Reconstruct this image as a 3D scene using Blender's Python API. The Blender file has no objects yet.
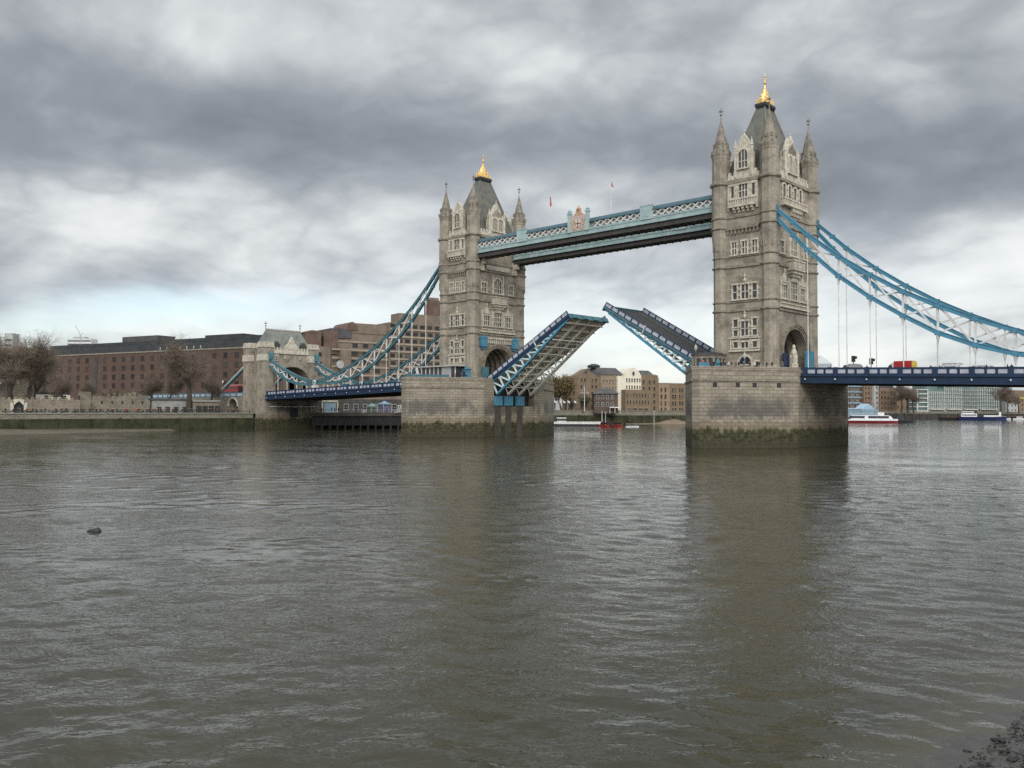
import bpy, bmesh, math, random
import numpy as np
from mathutils import Vector, Matrix
R = math.radians
random.seed(7)
scene = bpy.context.scene
COL = scene.collection

# ------------------------------------------------------------------ camera
CAM = np.array([123.07, -162.41, 6.89]); YAW, PIT, ROL, FPX = -0.75618, 0.02975, 0.00338, 857.0
FW = np.array([math.sin(YAW)*math.cos(PIT), math.cos(YAW)*math.cos(PIT), math.sin(PIT)])
RT = np.array([math.cos(YAW), -math.sin(YAW), 0.0]); UP = np.cross(RT, FW)
cd = bpy.data.cameras.new('camera'); cam = bpy.data.objects.new('camera', cd); COL.objects.link(cam)
cd.sensor_width = 36.0; cd.lens = 36.0*FPX/1024.0; cd.clip_start = 0.1; cd.clip_end = 12000.0
c_, s_ = math.cos(ROL), math.sin(ROL)
XR = c_*RT + s_*UP; XU = -s_*RT + c_*UP
M = Matrix(((XR[0], XU[0], -FW[0], CAM[0]), (XR[1], XU[1], -FW[1], CAM[1]), (XR[2], XU[2], -FW[2], CAM[2]), (0, 0, 0, 1)))
cam.matrix_world = M
scene.camera = cam
scene.render.resolution_x, scene.render.resolution_y = 1024, 768

def at(px, depth, py=None):
    """ground position under a bearing (pixel column) at a given depth; with py also the height"""
    x = (px-512)/FPX; y = -((408.5 if py is None else py)-384)/FPX
    x, y = c_*x - s_*y, s_*x + c_*y
    d = FW + x*RT + y*UP
    P = CAM + d*depth
    return P

# ------------------------------------------------------------------ light, sky, exposure
SUN_DIR = Vector((0.66, -0.60, 0.48)).normalized()           # towards the sun (behind the clouds)
SUN_EL = math.asin(SUN_DIR.z); SUN_AZ = math.atan2(SUN_DIR.x, SUN_DIR.y)
sl = bpy.data.lights.new('sun', 'SUN'); so = bpy.data.objects.new('sun', sl); COL.objects.link(so)
sl.energy = 1.2; sl.angle = R(25); sl.color = (1.0, 0.95, 0.88)
so.rotation_euler = SUN_DIR.to_track_quat('Z', 'Y').to_euler(); so.location = (0, -200, 200)
scene.view_settings.view_transform = 'Standard'; scene.view_settings.look = 'None'
scene.view_settings.exposure = 0.0; scene.view_settings.gamma = 1.0
scene.view_settings.use_curve_mapping = False
scene.render.engine = 'CYCLES'
scene.cycles.max_bounces = 6; scene.cycles.diffuse_bounces = 3; scene.cycles.glossy_bounces = 3
scene.cycles.use_denoising = False
scene.cycles.sample_clamp_indirect = 4.0

world = bpy.data.worlds.new('World'); scene.world = world; world.use_nodes = True
WT = world.node_tree; WT.nodes.clear()

class NG:
    """tiny expression helper for node trees"""
    def __init__(s, tree): s.t = tree
    def n(s, typ, **kw):
        nd = s.t.nodes.new(typ)
        for k, v in kw.items(): setattr(nd, k, v)
        return nd
    def put(s, sock, v):
        if isinstance(v, bpy.types.NodeSocket): s.t.links.new(v, sock)
        else: sock.default_value = v
    def m(s, op, a, b=0.0, c=0.0, clamp=False):
        nd = s.n('ShaderNodeMath', operation=op); nd.use_clamp = clamp
        s.put(nd.inputs[0], a); s.put(nd.inputs[1], b); s.put(nd.inputs[2], c); return nd.outputs[0]
    def vm(s, op, a, b=(0, 0, 0)):
        nd = s.n('ShaderNodeVectorMath', operation=op); s.put(nd.inputs[0], a)
        if op == 'SCALE': s.put(nd.inputs['Scale'], b)
        else: s.put(nd.inputs[1], b)
        return nd.outputs[0] if op not in ('DOT_PRODUCT', 'LENGTH') else nd.outputs['Value']
    def comb(s, x, y, z):
        nd = s.n('ShaderNodeCombineXYZ'); s.put(nd.inputs[0], x); s.put(nd.inputs[1], y); s.put(nd.inputs[2], z); return nd.outputs[0]
    def sep(s, v):
        nd = s.n('ShaderNodeSeparateXYZ'); s.put(nd.inputs[0], v); return nd.outputs
    def noise(s, v, scale, detail=4, rough=0.5, dist=0.0, col=False):
        nd = s.n('ShaderNodeTexNoise'); s.put(nd.inputs['Vector'], v); nd.inputs['Scale'].default_value = scale
        nd.inputs['Detail'].default_value = detail; nd.inputs['Roughness'].default_value = rough
        nd.inputs['Distortion'].default_value = dist
        return nd.outputs['Color' if col else 'Fac']
    def mix(s, f, a, b, mode='MIX'):
        nd = s.n('ShaderNodeMix', data_type='RGBA', blend_type=mode); nd.clamp_result = False
        s.put(nd.inputs['Factor'], f)
        ia, ib = [i for i in nd.inputs if i.type == 'RGBA'][:2]
        s.put(ia, a if isinstance(a, bpy.types.NodeSocket) else (*a, 1)); s.put(ib, b if isinstance(b, bpy.types.NodeSocket) else (*b, 1))
        return [o for o in nd.outputs if o.type == 'RGBA'][0]
    def ss(s, v, a, b, lo=0.0, hi=1.0):
        nd = s.n('ShaderNodeMapRange', interpolation_type='SMOOTHSTEP'); s.put(nd.inputs[0], v)
        for i, q in enumerate((a, b, lo, hi)): s.put(nd.inputs[i+1], q)
        return nd.outputs[0]
    def ramp(s, f, stops):
        nd = s.n('ShaderNodeValToRGB'); s.put(nd.inputs[0], f); e = nd.color_ramp.elements
        while len(e) < len(stops): e.new(0.5)
        for k, (p, c) in enumerate(stops): e[k].position = p; e[k].color = (*c, 1)
        return nd.outputs[0]

def build_sky():
    g = NG(WT)
    d = g.n('ShaderNodeTexCoord').outputs['Generated']
    d = g.vm('NORMALIZE', d)
    x, y, z = g.sep(d)
    zc = g.m('MAXIMUM', z, 0.0)
    # a cloud layer seen from below: directions projected on a high plane
    k = g.m('DIVIDE', 1.0, g.m('ADD', zc, 0.33))
    p = g.comb(g.m('MULTIPLY', x, k), g.m('MULTIPLY', y, k), g.m('MULTIPLY', z, 0.6))
    warp = g.vm('SUBTRACT', g.noise(p, 1.1, 3, 0.5, col=True), (0.5, 0.5, 0.5))
    p2 = g.vm('ADD', p, g.vm('SCALE', warp, 0.32))
    n1 = g.noise(p2, 0.95, 6, 0.52)
    n2 = g.noise(g.vm('ADD', p2, (7.3, 2.1, 4.4)), 2.0, 8, 0.5, 0.0)
    n3 = g.noise(g.vm('ADD', p2, (1.3, 9.1, 0.4)), 5.0, 7, 0.5, 0.0)
    # bearing (0 straight along the lens, right positive) and elevation, both bent by the noise so edges stay ragged
    wz = g.sep(g.vm('SCALE', warp, 0.30))
    fwx, fwy = math.sin(YAW), math.cos(YAW)
    f_ = g.m('ADD', g.m('MULTIPLY', x, fwx), g.m('MULTIPLY', y, fwy))
    r_ = g.m('ADD', g.m('MULTIPLY', x, fwy), g.m('MULTIPLY', y, -fwx))
    az = g.m('ADD', g.m('ARCTAN2', r_, f_), wz[0])
    el = g.m('ADD', g.m('ARCSINE', z), g.m('MULTIPLY', wz[1], 0.55))
    def blob(px, py, sx, sy, amp):
        a0 = math.atan((px-512)/FPX); e0 = math.atan((384-py)/FPX*math.cos(a0)) + PIT
        u = g.m('DIVIDE', g.m('SUBTRACT', az, a0), sx/FPX); v = g.m('DIVIDE', g.m('SUBTRACT', el, e0), sy/FPX)
        q = g.m('ADD', g.m('MULTIPLY', u, u), g.m('MULTIPLY', v, v))
        return g.m('MULTIPLY', g.m('EXPONENT', g.m('MULTIPLY', q, -1.0)), amp)
    total = None
    for b in SKY_BLOBS:
        o = blob(*b); total = o if total is None else g.m('ADD', total, o)
    v = g.m('ADD', total, g.m('MULTIPLY', g.m('SUBTRACT', n1, 0.5), SKY_N[0]))
    v = g.m('ADD', v, g.m('MULTIPLY', g.m('SUBTRACT', n2, 0.5), SKY_N[1]))
    v = g.m('ADD', v, g.m('MULTIPLY', g.m('SUBTRACT', n3, 0.5), SKY_N[2]))
    n4 = g.noise(g.vm('ADD', p2, (3.1, 5.7, 8.2)), 1.7, 6, 0.5, 0.0)
    n5 = g.noise(g.vm('ADD', p2, (6.2, 0.7, 2.2)), 4.0, 6, 0.5, 0.0)
    puff = g.m('ADD', g.m('ABSOLUTE', g.m('SUBTRACT', n4, 0.5)), g.m('MULTIPLY', g.m('ABSOLUTE', g.m('SUBTRACT', n5, 0.5)), 0.75))   # billows with crisp rims
    v = g.m('ADD', v, g.m('MULTIPLY', g.m('SUBTRACT', puff, 0.15), SKY_PUFF))
    v = g.m('ADD', v, SKY_BASE)
    colr = g.ramp(v, SKY_RAMP)
    up = g.ss(z, 0.42, 0.9, 1.0, SKY_ZENITH)          # overcast: the zenith is the brightest part
    colr = g.vm('SCALE', colr, up)
    sd = g.vm('DOT_PRODUCT', d, tuple(SUN_DIR))       # unseen glow added round the hidden sun, behind the camera, lighting faces and undersides
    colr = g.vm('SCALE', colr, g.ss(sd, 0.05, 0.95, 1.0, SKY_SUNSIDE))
    colr = g.vm('SCALE', colr, g.ss(z, -0.02, 0.0, 0.25, 1.0))
    sky = g.n('ShaderNodeTexSky', sky_type='NISHITA'); sky.sun_disc = False
    sky.sun_elevation = SUN_EL; sky.sun_rotation = SUN_AZ
    bg1 = g.n('ShaderNodeBackground'); g.put(bg1.inputs[0], sky.outputs[0]); bg1.inputs[1].default_value = 0.15
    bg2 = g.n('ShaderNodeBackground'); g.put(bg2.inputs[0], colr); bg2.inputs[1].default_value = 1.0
    gap = g.m('ADD', blob(150, 322, 190, 24, 0.62), blob(660, 350, 240, 60, 0.25))
    cover = g.m('SUBTRACT', 0.97, gap, clamp=True)
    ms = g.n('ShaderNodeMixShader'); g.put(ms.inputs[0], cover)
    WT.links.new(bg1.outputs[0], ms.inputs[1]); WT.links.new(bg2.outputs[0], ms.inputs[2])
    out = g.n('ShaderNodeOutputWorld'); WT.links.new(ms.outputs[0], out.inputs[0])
# x, y, half widths (all as bearings), amount: negative = thick grey cloud, positive = thin bright cloud
SKY_BLOBS = [(90, 120, 290, 52, -0.30), (420, 140, 190, 42, -0.17), (610, 95, 200, 55, -0.05), (850, 175, 230, 75, -0.19),
             (330, 40, 200, 40, 0.17), (40, 20, 120, 30, 0.05), (720, 40, 260, 50, 0.03), (200, 225, 210, 28, 0.14), (560, 275, 150, 35, -0.06),
             (100, 275, 160, 32, -0.05), (985, 258, 130, 42, 0.30), (60, 228, 120, 24, 0.10), (430, 212, 150, 24, 0.06), (640, 300, 210, 42, 0.08), (640, 180, 160, 45, -0.06), (950, 150, 160, 45, -0.08), (680, 350, 520, 76, 0.37), (160, 325, 260, 22, 0.26), (420, 300, 200, 40, 0.12),
             (870, 275, 70, 40, -0.08)]
SKY_N = (0.52, 0.62, 0.40); SKY_PUFF = 1.35; SKY_BASE = 0.55
SKY_RAMP = [(0.0, (0.22, 0.238, 0.262)), (0.26, (0.305, 0.327, 0.358)), (0.46, (0.44, 0.466, 0.497)), (0.62, (0.61, 0.64, 0.66)), (0.78, (0.80, 0.825, 0.83)), (1.0, (0.94, 0.955, 0.945))]
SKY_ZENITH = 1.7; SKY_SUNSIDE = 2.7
build_sky()

# ------------------------------------------------------------------ helpers
class MB:
    def __init__(s): s.v = []; s.f = []; s.m = []
    def face(s, pts, mi=0):
        b = len(s.v); s.v += [tuple(p) for p in pts]; s.f.append(tuple(range(b, b+len(pts)))); s.m.append(mi)
    def hexa(s, q, mi=0):
        """q: 8 points, bottom ring then top ring"""
        b = len(s.v); s.v += [tuple(p) for p in q]
        for f in ((0, 3, 2, 1), (4, 5, 6, 7), (0, 1, 5, 4), (1, 2, 6, 5), (2, 3, 7, 6), (3, 0, 4, 7)):
            s.f.append(tuple(b+i for i in f)); s.m.append(mi)
    def box(s, x0, x1, y0, y1, z0, z1, mi=0):
        s.hexa([(x0, y0, z0), (x1, y0, z0), (x1, y1, z0), (x0, y1, z0), (x0, y0, z1), (x1, y0, z1), (x1, y1, z1), (x0, y1, z1)], mi)
    def bar(s, p0, p1, w, h, mi=0, up=(0, 0, 1)):
        p0, p1 = Vector(p0), Vector(p1); d = (p1-p0).normalized(); u = Vector(up)
        if abs(d.dot(u)) > 0.98: u = Vector((0, 1, 0))
        sd = d.cross(u).normalized()*(w/2); u2 = sd.cross(d).normalized()*(h/2)
        s.hexa([p0-sd-u2, p0+sd-u2, p1+sd-u2, p1-sd-u2, p0-sd+u2, p0+sd+u2, p1+sd+u2, p1-sd+u2], mi)
    def tube(s, p0, p1, r0, r1=None, n=6, mi=0, caps=True):
        r1 = r0 if r1 is None else r1
        p0, p1 = Vector(p0), Vector(p1); d = (p1-p0).normalized()
        a = d.orthogonal().normalized(); b_ = d.cross(a); b = len(s.v)
        for p, r in ((p0, r0), (p1, r1)):
            for i in range(n):
                t = 2*math.pi*i/n; s.v.append(tuple(p+(a*math.cos(t)+b_*math.sin(t))*r))
        for i in range(n):
            j = (i+1) % n; s.f.append((b+i, b+j, b+n+j, b+n+i)); s.m.append(mi)
        if caps: s.f += [tuple(b+n-1-i for i in range(n)), tuple(b+n+i for i in range(n))]; s.m += [mi, mi]
    def path(s, pts, w, h, mi=0):
        for a, b in zip(pts[:-1], pts[1:]): s.bar(a, b, w, h, mi)
    def lathe(s, cx, cy, prof, n=8, rot=0.0, mi=0, sx=1.0, sy=1.0):
        b = len(s.v)
        for r, z in prof:
            for i in range(n):
                t = 2*math.pi*i/n+rot; s.v.append((cx+r*sx*math.cos(t), cy+r*sy*math.sin(t), z))
        for k in range(len(prof)-1):
            for i in range(n):
                j = (i+1) % n; s.f.append((b+k*n+i, b+k*n+j, b+(k+1)*n+j, b+(k+1)*n+i)); s.m.append(mi)
        s.f.append(tuple(b+n-1-i for i in range(n))); s.m.append(mi)
        e = b+(len(prof)-1)*n; s.f.append(tuple(e+i for i in range(n))); s.m.append(mi)
    def prism(s, poly, z0, z1, mi=0):
        n = len(poly); b = len(s.v)
        s.v += [(x, y, z0) for x, y in poly]+[(x, y, z1) for x, y in poly]
        s.f += [tuple(b+n-1-i for i in range(n)), tuple(b+n+i for i in range(n))]; s.m += [mi, mi]
        for i in range(n):
            j = (i+1) % n; s.f.append((b+i, b+j, b+n+j, b+n+i)); s.m.append(mi)
    def extr(s, poly, vec, mi=0):
        """3-D polygon extruded along vec"""
        n = len(poly); b = len(s.v); vec = Vector(vec)
        s.v += [tuple(p) for p in poly]+[tuple(Vector(p)+vec) for p in poly]
        s.f += [tuple(b+n-1-i for i in range(n)), tuple(b+n+i for i in range(n))]; s.m += [mi, mi]
        for i in range(n):
            j = (i+1) % n; s.f.append((b+i, b+j, b+n+j, b+n+i)); s.m.append(mi)
    def build(s, name, mats, parent=None, smooth=False, label=None, loc=None):
        me = bpy.data.meshes.new(name)
        o = bpy.data.objects.new(name, me)
        org = Vector(parent['_o']) if parent is not None else Vector(loc or (0, 0, 0))
        v = [(x-org.x, y-org.y, z-org.z) for x, y, z in s.v] if org.length else s.v
        me.from_pydata(v, [], s.f)
        if not isinstance(mats, (list, tuple)): mats = [mats]
        for q in mats: me.materials.append(q)
        if len(mats) > 1: me.polygons.foreach_set('material_index', s.m)
        if smooth: me.polygons.foreach_set('use_smooth', [True]*len(s.f))
        me.validate(); me.update()
        bm = bmesh.new(); bm.from_mesh(me); bmesh.ops.recalc_face_normals(bm, faces=bm.faces); bm.to_mesh(me); bm.free()
        COL.objects.link(o)
        if parent is not None: o.parent = parent; o['_o'] = tuple(org)
        else: o.location = org; o['_o'] = tuple(org)
        if label: o['label'] = label
        return o

def tag(o, label, cat, group=None):
    o['label'] = label; o['category'] = cat
    if group: o['group'] = group
    return o
def thing(name, label, cat, loc=(0, 0, 0), group=None):
    o = bpy.data.objects.new(name, None); COL.objects.link(o); o.location = loc; o['_o'] = tuple(loc)
    o.empty_display_size = 0.5
    return tag(o, label, cat, group)
def struct(o, kind='structure'):
    o['kind'] = kind; return o
def dup(root, loc, rotz=0.0, label=None, scale=None):
    def cp(o, par):
        c = o.copy(); COL.objects.link(c); c.parent = par
        for ch in o.children: cp(ch, c)
        return c
    r = cp(root, None); r.location = loc; r.rotation_euler = (0, 0, rotz)
    if scale: r.scale = (scale,)*3 if not isinstance(scale, tuple) else scale
    if label: r['label'] = label
    return r

# ------------------------------------------------------------------ materials
MATS = {}
def mat(name, col, rough=0.7, col2=None, nscale=0.5, bump=0.0, bscale=4.0, metal=0.0, spec=0.4, streak=0.0):
    if name in MATS: return MATS[name]
    m = bpy.data.materials.new(name); m.use_nodes = True; t = m.node_tree; g = NG(t)
    bs = t.nodes['Principled BSDF']; bs.inputs['Roughness'].default_value = rough; bs.inputs['Metallic'].default_value = metal
    bs.inputs['Specular IOR Level'].default_value = spec
    pos = g.n('ShaderNodeNewGeometry').outputs['Position']
    c2 = col2 or tuple(x*0.7 for x in col)
    f = g.noise(pos, nscale, 6, 0.6)
    f = g.ss(f, 0.32, 0.68)
    c = g.mix(f, col, c2)
    if streak:
        x, y, z = g.sep(pos)
        sv = g.comb(g.m('MULTIPLY', g.m('ADD', x, y), 1.0), g.m('MULTIPLY', z, 0.09), 0.0)
        c = g.mix(g.m('MULTIPLY', g.ss(g.noise(sv, 1.6, 4, 0.6), 0.5, 0.75), streak), c, tuple(q*0.35 for q in col))
    g.put(bs.inputs['Base Color'], c)
    if bump:
        b = g.n('ShaderNodeBump'); b.inputs['Strength'].default_value = 0.6; b.inputs['Distance'].default_value = bump
        g.put(b.inputs['Height'], g.noise(pos, bscale, 4, 0.6)); g.put(bs.inputs['Normal'], b.outputs[0])
    MATS[name] = m; return m

def ashlar(name, c1, c2, mortar, bw, bh, ux=1.0, uy=1.0, stain=0.4, msize=0.03, bump=0.03, tide=None, rough=0.85):
    """coursed masonry; u runs along x*ux + y*uy, courses follow z; tide: water stains of a river pier"""
    m = bpy.data.materials.new(name); m.use_nodes = True; t = m.node_tree; g = NG(t)
    bs = t.nodes['Principled BSDF']; bs.inputs['Roughness'].default_value = rough; bs.inputs['Specular IOR Level'].default_value = 0.25
    pos = g.n('ShaderNodeNewGeometry').outputs['Position']; x, y, z = g.sep(pos)
    u = g.m('ADD', g.m('MULTIPLY', x, ux), g.m('MULTIPLY', y, uy))
    uv = g.comb(u, z, 0.0)
    br = g.n('ShaderNodeTexBrick'); g.put(br.inputs['Vector'], uv)
    br.inputs['Scale'].default_value = 1.0; br.inputs['Brick Width'].default_value = bw; br.inputs['Row Height'].default_value = bh
    br.inputs['Mortar Size'].default_value = msize; br.inputs['Mortar Smooth'].default_value = 0.2; br.inputs['Bias'].default_value = 0.0
    br.inputs['Color1'].default_value = (*c1, 1); br.inputs['Color2'].default_value = (*c2, 1); br.inputs['Mortar'].default_value = (*mortar, 1)
    c = br.outputs['Color']
    n1 = g.noise(pos, 0.35, 6, 0.62); n2 = g.noise(pos, 2.2, 5, 0.6)
    c = g.mix(g.m('MULTIPLY', g.ss(n1, 0.38, 0.72), stain), c, tuple(q*0.45 for q in c1))
    c = g.mix(g.m('MULTIPLY', g.ss(n2, 0.45, 0.8), 0.35), c, tuple(min(1, q*1.35) for q in c2))
    sv = g.comb(g.m('MULTIPLY', u, 1.0), g.m('MULTIPLY', z, 0.07), 3.0)
    st = g.ss(g.noise(sv, 1.1, 5, 0.65), 0.52, 0.78)
    c = g.mix(g.m('MULTIPLY', st, stain*0.8), c, tuple(q*0.5 for q in c1))
    if tide:
        nz = g.m('MULTIPLY', g.m('SUBTRACT', g.noise(g.comb(u, g.m('MULTIPLY', z, 0.6), 0), 0.35, 6, 0.65), 0.5), 3.2)
        nz = g.m('ADD', nz, g.m('MULTIPLY', g.m('SUBTRACT', g.noise(g.comb(g.m('MULTIPLY', u, 1.0), g.m('MULTIPLY', z, 0.06), 5.0), 1.4, 4, 0.6), 0.5), 2.6))
        zz = g.m('ADD', z, nz)
        # grey soot cloud above the tide line
        soot = g.m('MULTIPLY', g.m('MULTIPLY', g.ss(zz, 5.0, 6.2), g.ss(zz, 10.5, 8.0)), g.ss(g.noise(g.comb(u, g.m('MULTIPLY', z, 0.5), 0), 0.13, 4, 0.6), 0.40, 0.56))
        c = g.mix(g.m('MULTIPLY', soot, 0.7), c, (0.075, 0.073, 0.068))
        c = g.mix(g.m('MULTIPLY', g.ss(zz, 5.1, 4.6), 0.55), c, (0.16, 0.125, 0.075))
        moss = g.mix(g.ss(g.noise(pos, 1.3, 5, 0.6), 0.35, 0.65), (0.030, 0.032, 0.015), (0.085, 0.074, 0.040))
        c = g.mix(g.ss(zz, 4.0, 3.1), c, moss)
        c = g.mix(g.m('MULTIPLY', g.ss(zz, 1.6, 0.9), 0.7), c, (0.06, 0.052, 0.034))
    g.put(bs.inputs['Base Color'], c)
    b = g.n('ShaderNodeBump'); b.inputs['Strength'].default_value = 0.8; b.inputs['Distance'].default_value = bump
    g.put(b.inputs['Height'], g.m('ADD', g.m('MULTIPLY', br.outputs['Fac'], -1.0), g.m('MULTIPLY', n2, 0.9))); g.put(bs.inputs['Normal'], b.outputs[0])
    MATS[name] = m; return m

STONE = ashlar('grey_stone', (0.285, 0.247, 0.192), (0.36, 0.315, 0.255), (0.235, 0.203, 0.158), 1.1, 0.42, stain=0.85, msize=0.02, bump=0.012)
TURRET = ashlar('turret_stone', (0.295, 0.257, 0.202), (0.36, 0.317, 0.257), (0.26, 0.225, 0.175), 0.9, 0.42, ux=1.2, uy=0.8, stain=0.85, msize=0.015, bump=0.008)
PIERST = ashlar('pier_granite', (0.255, 0.22, 0.168), (0.345, 0.30, 0.235), (0.155, 0.135, 0.104), 1.7, 0.66, ux=0.25, uy=1.2, stain=0.4, msize=0.035, bump=0.05, tide=True)
LIGHT = mat('portland_stone', (0.60, 0.55, 0.45), 0.8, (0.37, 0.33, 0.26), 1.2, 0.02, 3.0, streak=0.35)
TRIM = mat('trim_stone', (0.29, 0.25, 0.195), 0.85, (0.16, 0.14, 0.11), 0.9, 0.02, 3.0)
SPIRE = mat('spire_stone', (0.27, 0.235, 0.185), 0.85, (0.14, 0.125, 0.10), 0.8, 0.03, 3.0)
SLATE = mat('roof_slate', (0.155, 0.152, 0.128), 0.7, (0.10, 0.10, 0.086), 0.5, 0.02, 6.0, streak=0.3)
GLASS = mat('window_glass', (0.035, 0.037, 0.04), 0.12, (0.06, 0.062, 0.065), 0.6, spec=0.5)
GOLD = mat('gilding', (0.86, 0.62, 0.26), 0.42, (0.62, 0.40, 0.13), 3.0, metal=0.55)
DARK = mat('dark_iron', (0.03, 0.03, 0.032), 0.6)
TEALP = mat('teal_paint', (0.07, 0.25, 0.36), 0.5, (0.075, 0.20, 0.28), 0.7, streak=0.2)
TEALD = mat('teal_paint_dark', (0.05, 0.135, 0.165), 0.55, (0.075, 0.18, 0.21), 0.5, streak=0.25)  # darker teal; on the left chains their shade is put into this colour
NAVY = mat('navy_paint', (0.015, 0.035, 0.082), 0.5, (0.011, 0.026, 0.056), 0.6, streak=0.3)
PALE = mat('pale_blue_paint', (0.40, 0.50, 0.49), 0.5, (0.31, 0.41, 0.41), 0.6, streak=0.25)
WTEAL = mat('walkway_teal_paint', (0.075, 0.145, 0.175), 0.5, (0.055, 0.11, 0.13), 0.5, streak=0.3)
WHITE = mat('white_paint', (0.72, 0.71, 0.68), 0.5, (0.52, 0.51, 0.48), 0.8)
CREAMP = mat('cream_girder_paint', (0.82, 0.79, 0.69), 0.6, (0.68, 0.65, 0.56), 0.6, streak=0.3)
ASPH = mat('asphalt', (0.05, 0.05, 0.052), 0.9, (0.035, 0.035, 0.036), 0.8)
SOFFIT = mat('soffit_paint', (0.075, 0.072, 0.065), 0.8, (0.05, 0.047, 0.043), 0.6)
PANELW = mat('parapet_panel_paint', (0.46, 0.48, 0.53), 0.5, (0.33, 0.35, 0.40), 0.9)
RED = mat('red_paint', (0.50, 0.025, 0.022), 0.35, (0.36, 0.018, 0.018), 0.9)
YELLOW = mat('yellow_paint', (0.78, 0.55, 0.08), 0.45)
VANW = mat('vehicle_white', (0.75, 0.75, 0.74), 0.3, (0.62, 0.62, 0.61), 0.8)
RUBBER = mat('black_rubber', (0.015, 0.015, 0.015), 0.8)
# ------------------------------------------------------------------ the two river piers
S_ = 41.15
def pier(s, label):
    t = thing('bridge_pier', label, 'bridge pier', (s*S_, 0, 0), 'granite river piers of the bascule bridge')
    X0 = s*S_
    NW, NE = -27.2, 28.8
    # plan, with a notch for the bascule on the side that faces the other pier (-s)
    def P(x, y): return (X0+x, y)
    q = [(12, -11.4), (12, 11.4), (0.8, NE), (-0.8, NE), (-12, 11.4)]
    notch = [(-12, 7.7), (-9.6, 7.7), (-9.6, -7.7), (-12, -7.7)]
    poly = q+notch+[(-12, -11.4), (-0.8, NW), (0.8, NW)]
    poly = [P(-s*(-x) if s > 0 else -x, y) for x, y in poly]
    mb = MB(); mb.prism(poly, -4.0, 14.2)
    mb.build('wall', PIERST, t)
    # footing step, coping band and parapet along the water sides
    full = [(12, -11.4), (12, 11.4), (0.8, NE), (-0.8, NE), (-12, 11.4), (-12, -11.4), (-0.8, NW), (0.8, NW)]
    full = [(x*s, y) for x, y in full]
    def ring(mb, off, th, z0, z1, segs):
        for a, b in segs:
            (xa, ya), (xb, yb) = full[a], full[b]
            d = Vector((xb-xa, yb-ya)).normalized(); n = Vector((d.y, -d.x))*(1 if s > 0 else -1)
            ea = Vector((xa, ya)); eb = Vector((xb, yb))
            p = [ea+n*off-d*(off*0.5), eb+n*off+d*(off*0.5), eb-n*(th-off), ea-n*(th-off)]
            mb.prism([(X0+v.x, v.y) for v in p], z0, z1)
    mb = MB(); ring(mb, 0.12, 0.6, 14.205, 14.85, [(1, 2), (2, 3), (3, 4), (5, 6), (6, 7), (7, 0)])
    for x, y0, y1 in ((12, -11.4, -9.9), (12, 9.9, 11.4), (-12, -11.4, -8.0), (-12, 8.0, 11.4)):
        xa, xb = sorted((X0+s*(x*1.0), X0+s*(x-math.copysign(0.6, x)))); mb.box(xa, xb, y0, y1, 14.205, 14.85)
    mb.build('parapet', PIERST, t)
    mb = MB(); ring(mb, 0.22, 0.3, 12.2, 12.5, [(1, 2), (2, 3), (3, 4), (5, 6), (6, 7), (7, 0)]); mb.build('coping_band', TRIM, t)
    # wall in the bascule notch with three dark chutes and the teal girder ends
    xs = lambda a, b: sorted((X0-s*a, X0-s*b))
    xa, xb = xs(9.6, 11.75); mb = MB(); mb.box(xa, xb, -7.69, 7.69, -4, 7.7); mb.build('chamber_wall', PIERST, t)
    for y in (-6.05, -2.15, 2.2):
        xa, xb = xs(11.74, 11.82); mb = MB(); mb.box(xa, xb, y-1.1, y+1.1, -1.0, 7.8); mb.build('chute', mat('wet_dark_stone', (0.085, 0.073, 0.055), 0.7, (0.05, 0.044, 0.034), 0.8), t)
        xa, xb = xs(11.5, 12.1); mb = MB(); mb.box(xa, xb, y-1.45, y+1.45, 7.85, 10.3)
        for k in (-0.9, 0, 0.9):
            xc, xd = xs(12.1, 12.25); mb.box(xc, xd, y+k-0.12, y+k+0.12, 7.95, 10.2)
        mb.build('girder_seat', TEALP, t)
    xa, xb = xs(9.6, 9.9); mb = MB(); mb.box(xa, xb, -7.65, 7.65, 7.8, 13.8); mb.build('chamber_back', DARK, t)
    # scupper holes with iron mouths on the upstream cutwater
    mb = MB()
    for k in (0.2, 0.45, 0.62, 0.85):
        a, b = Vector((12*s, -11.4)), Vector((0.8*s, NW)); p = a.lerp(b, k); d = (b-a).normalized(); n = Vector((d.y, -d.x))*(-s)
        if n.y > 0: n = -n
        p = p+n*0.05; q = [p-d*0.4, p+d*0.4, p+d*0.4-n*0.35, p-d*0.4-n*0.35]
        mb.prism([(X0+v.x, v.y) for v in q], 11.1, 11.95)
    mb.build('drain_hole', DARK, t)
    return t
pier(1, 'granite river pier carrying the nearer, larger looking tower at the right')
pier(-1, 'granite river pier carrying the farther tower, with teal girder seats in its side')

# ------------------------------------------------------------------ towers
GZ = 13.9
class Face:
    """a tower face: u along the face, z up, d outwards"""
    def __init__(s, kind, X0):
        s.k = kind; s.X0 = X0
    def P(s, u, z, d):
        if s.k == 'W': return (s.X0+u, -9.45-d, z)
        if s.k == 'E': return (s.X0+u, 9.45+d, z)
        if s.k == 'S': return (s.X0+5.95+d, u, z)
        return (s.X0-5.95-d, u, z)
    def box(s, mb, u0, u1, z0, z1, d0, d1, mi=0):
        a = s.P(u0, z0, d0); b = s.P(u1, z1, d1)
        mb.box(min(a[0], b[0]), max(a[0], b[0]), min(a[1], b[1]), max(a[1], b[1]), z0, z1, mi)
    def extr(s, mb, uz, d0, d1, mi=0):
        a = [s.P(u, z, d0) for u, z in uz]; e = Vector(s.P(0, 0, d1))-Vector(s.P(0, 0, d0)); mb.extr(a, e, mi)

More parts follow.
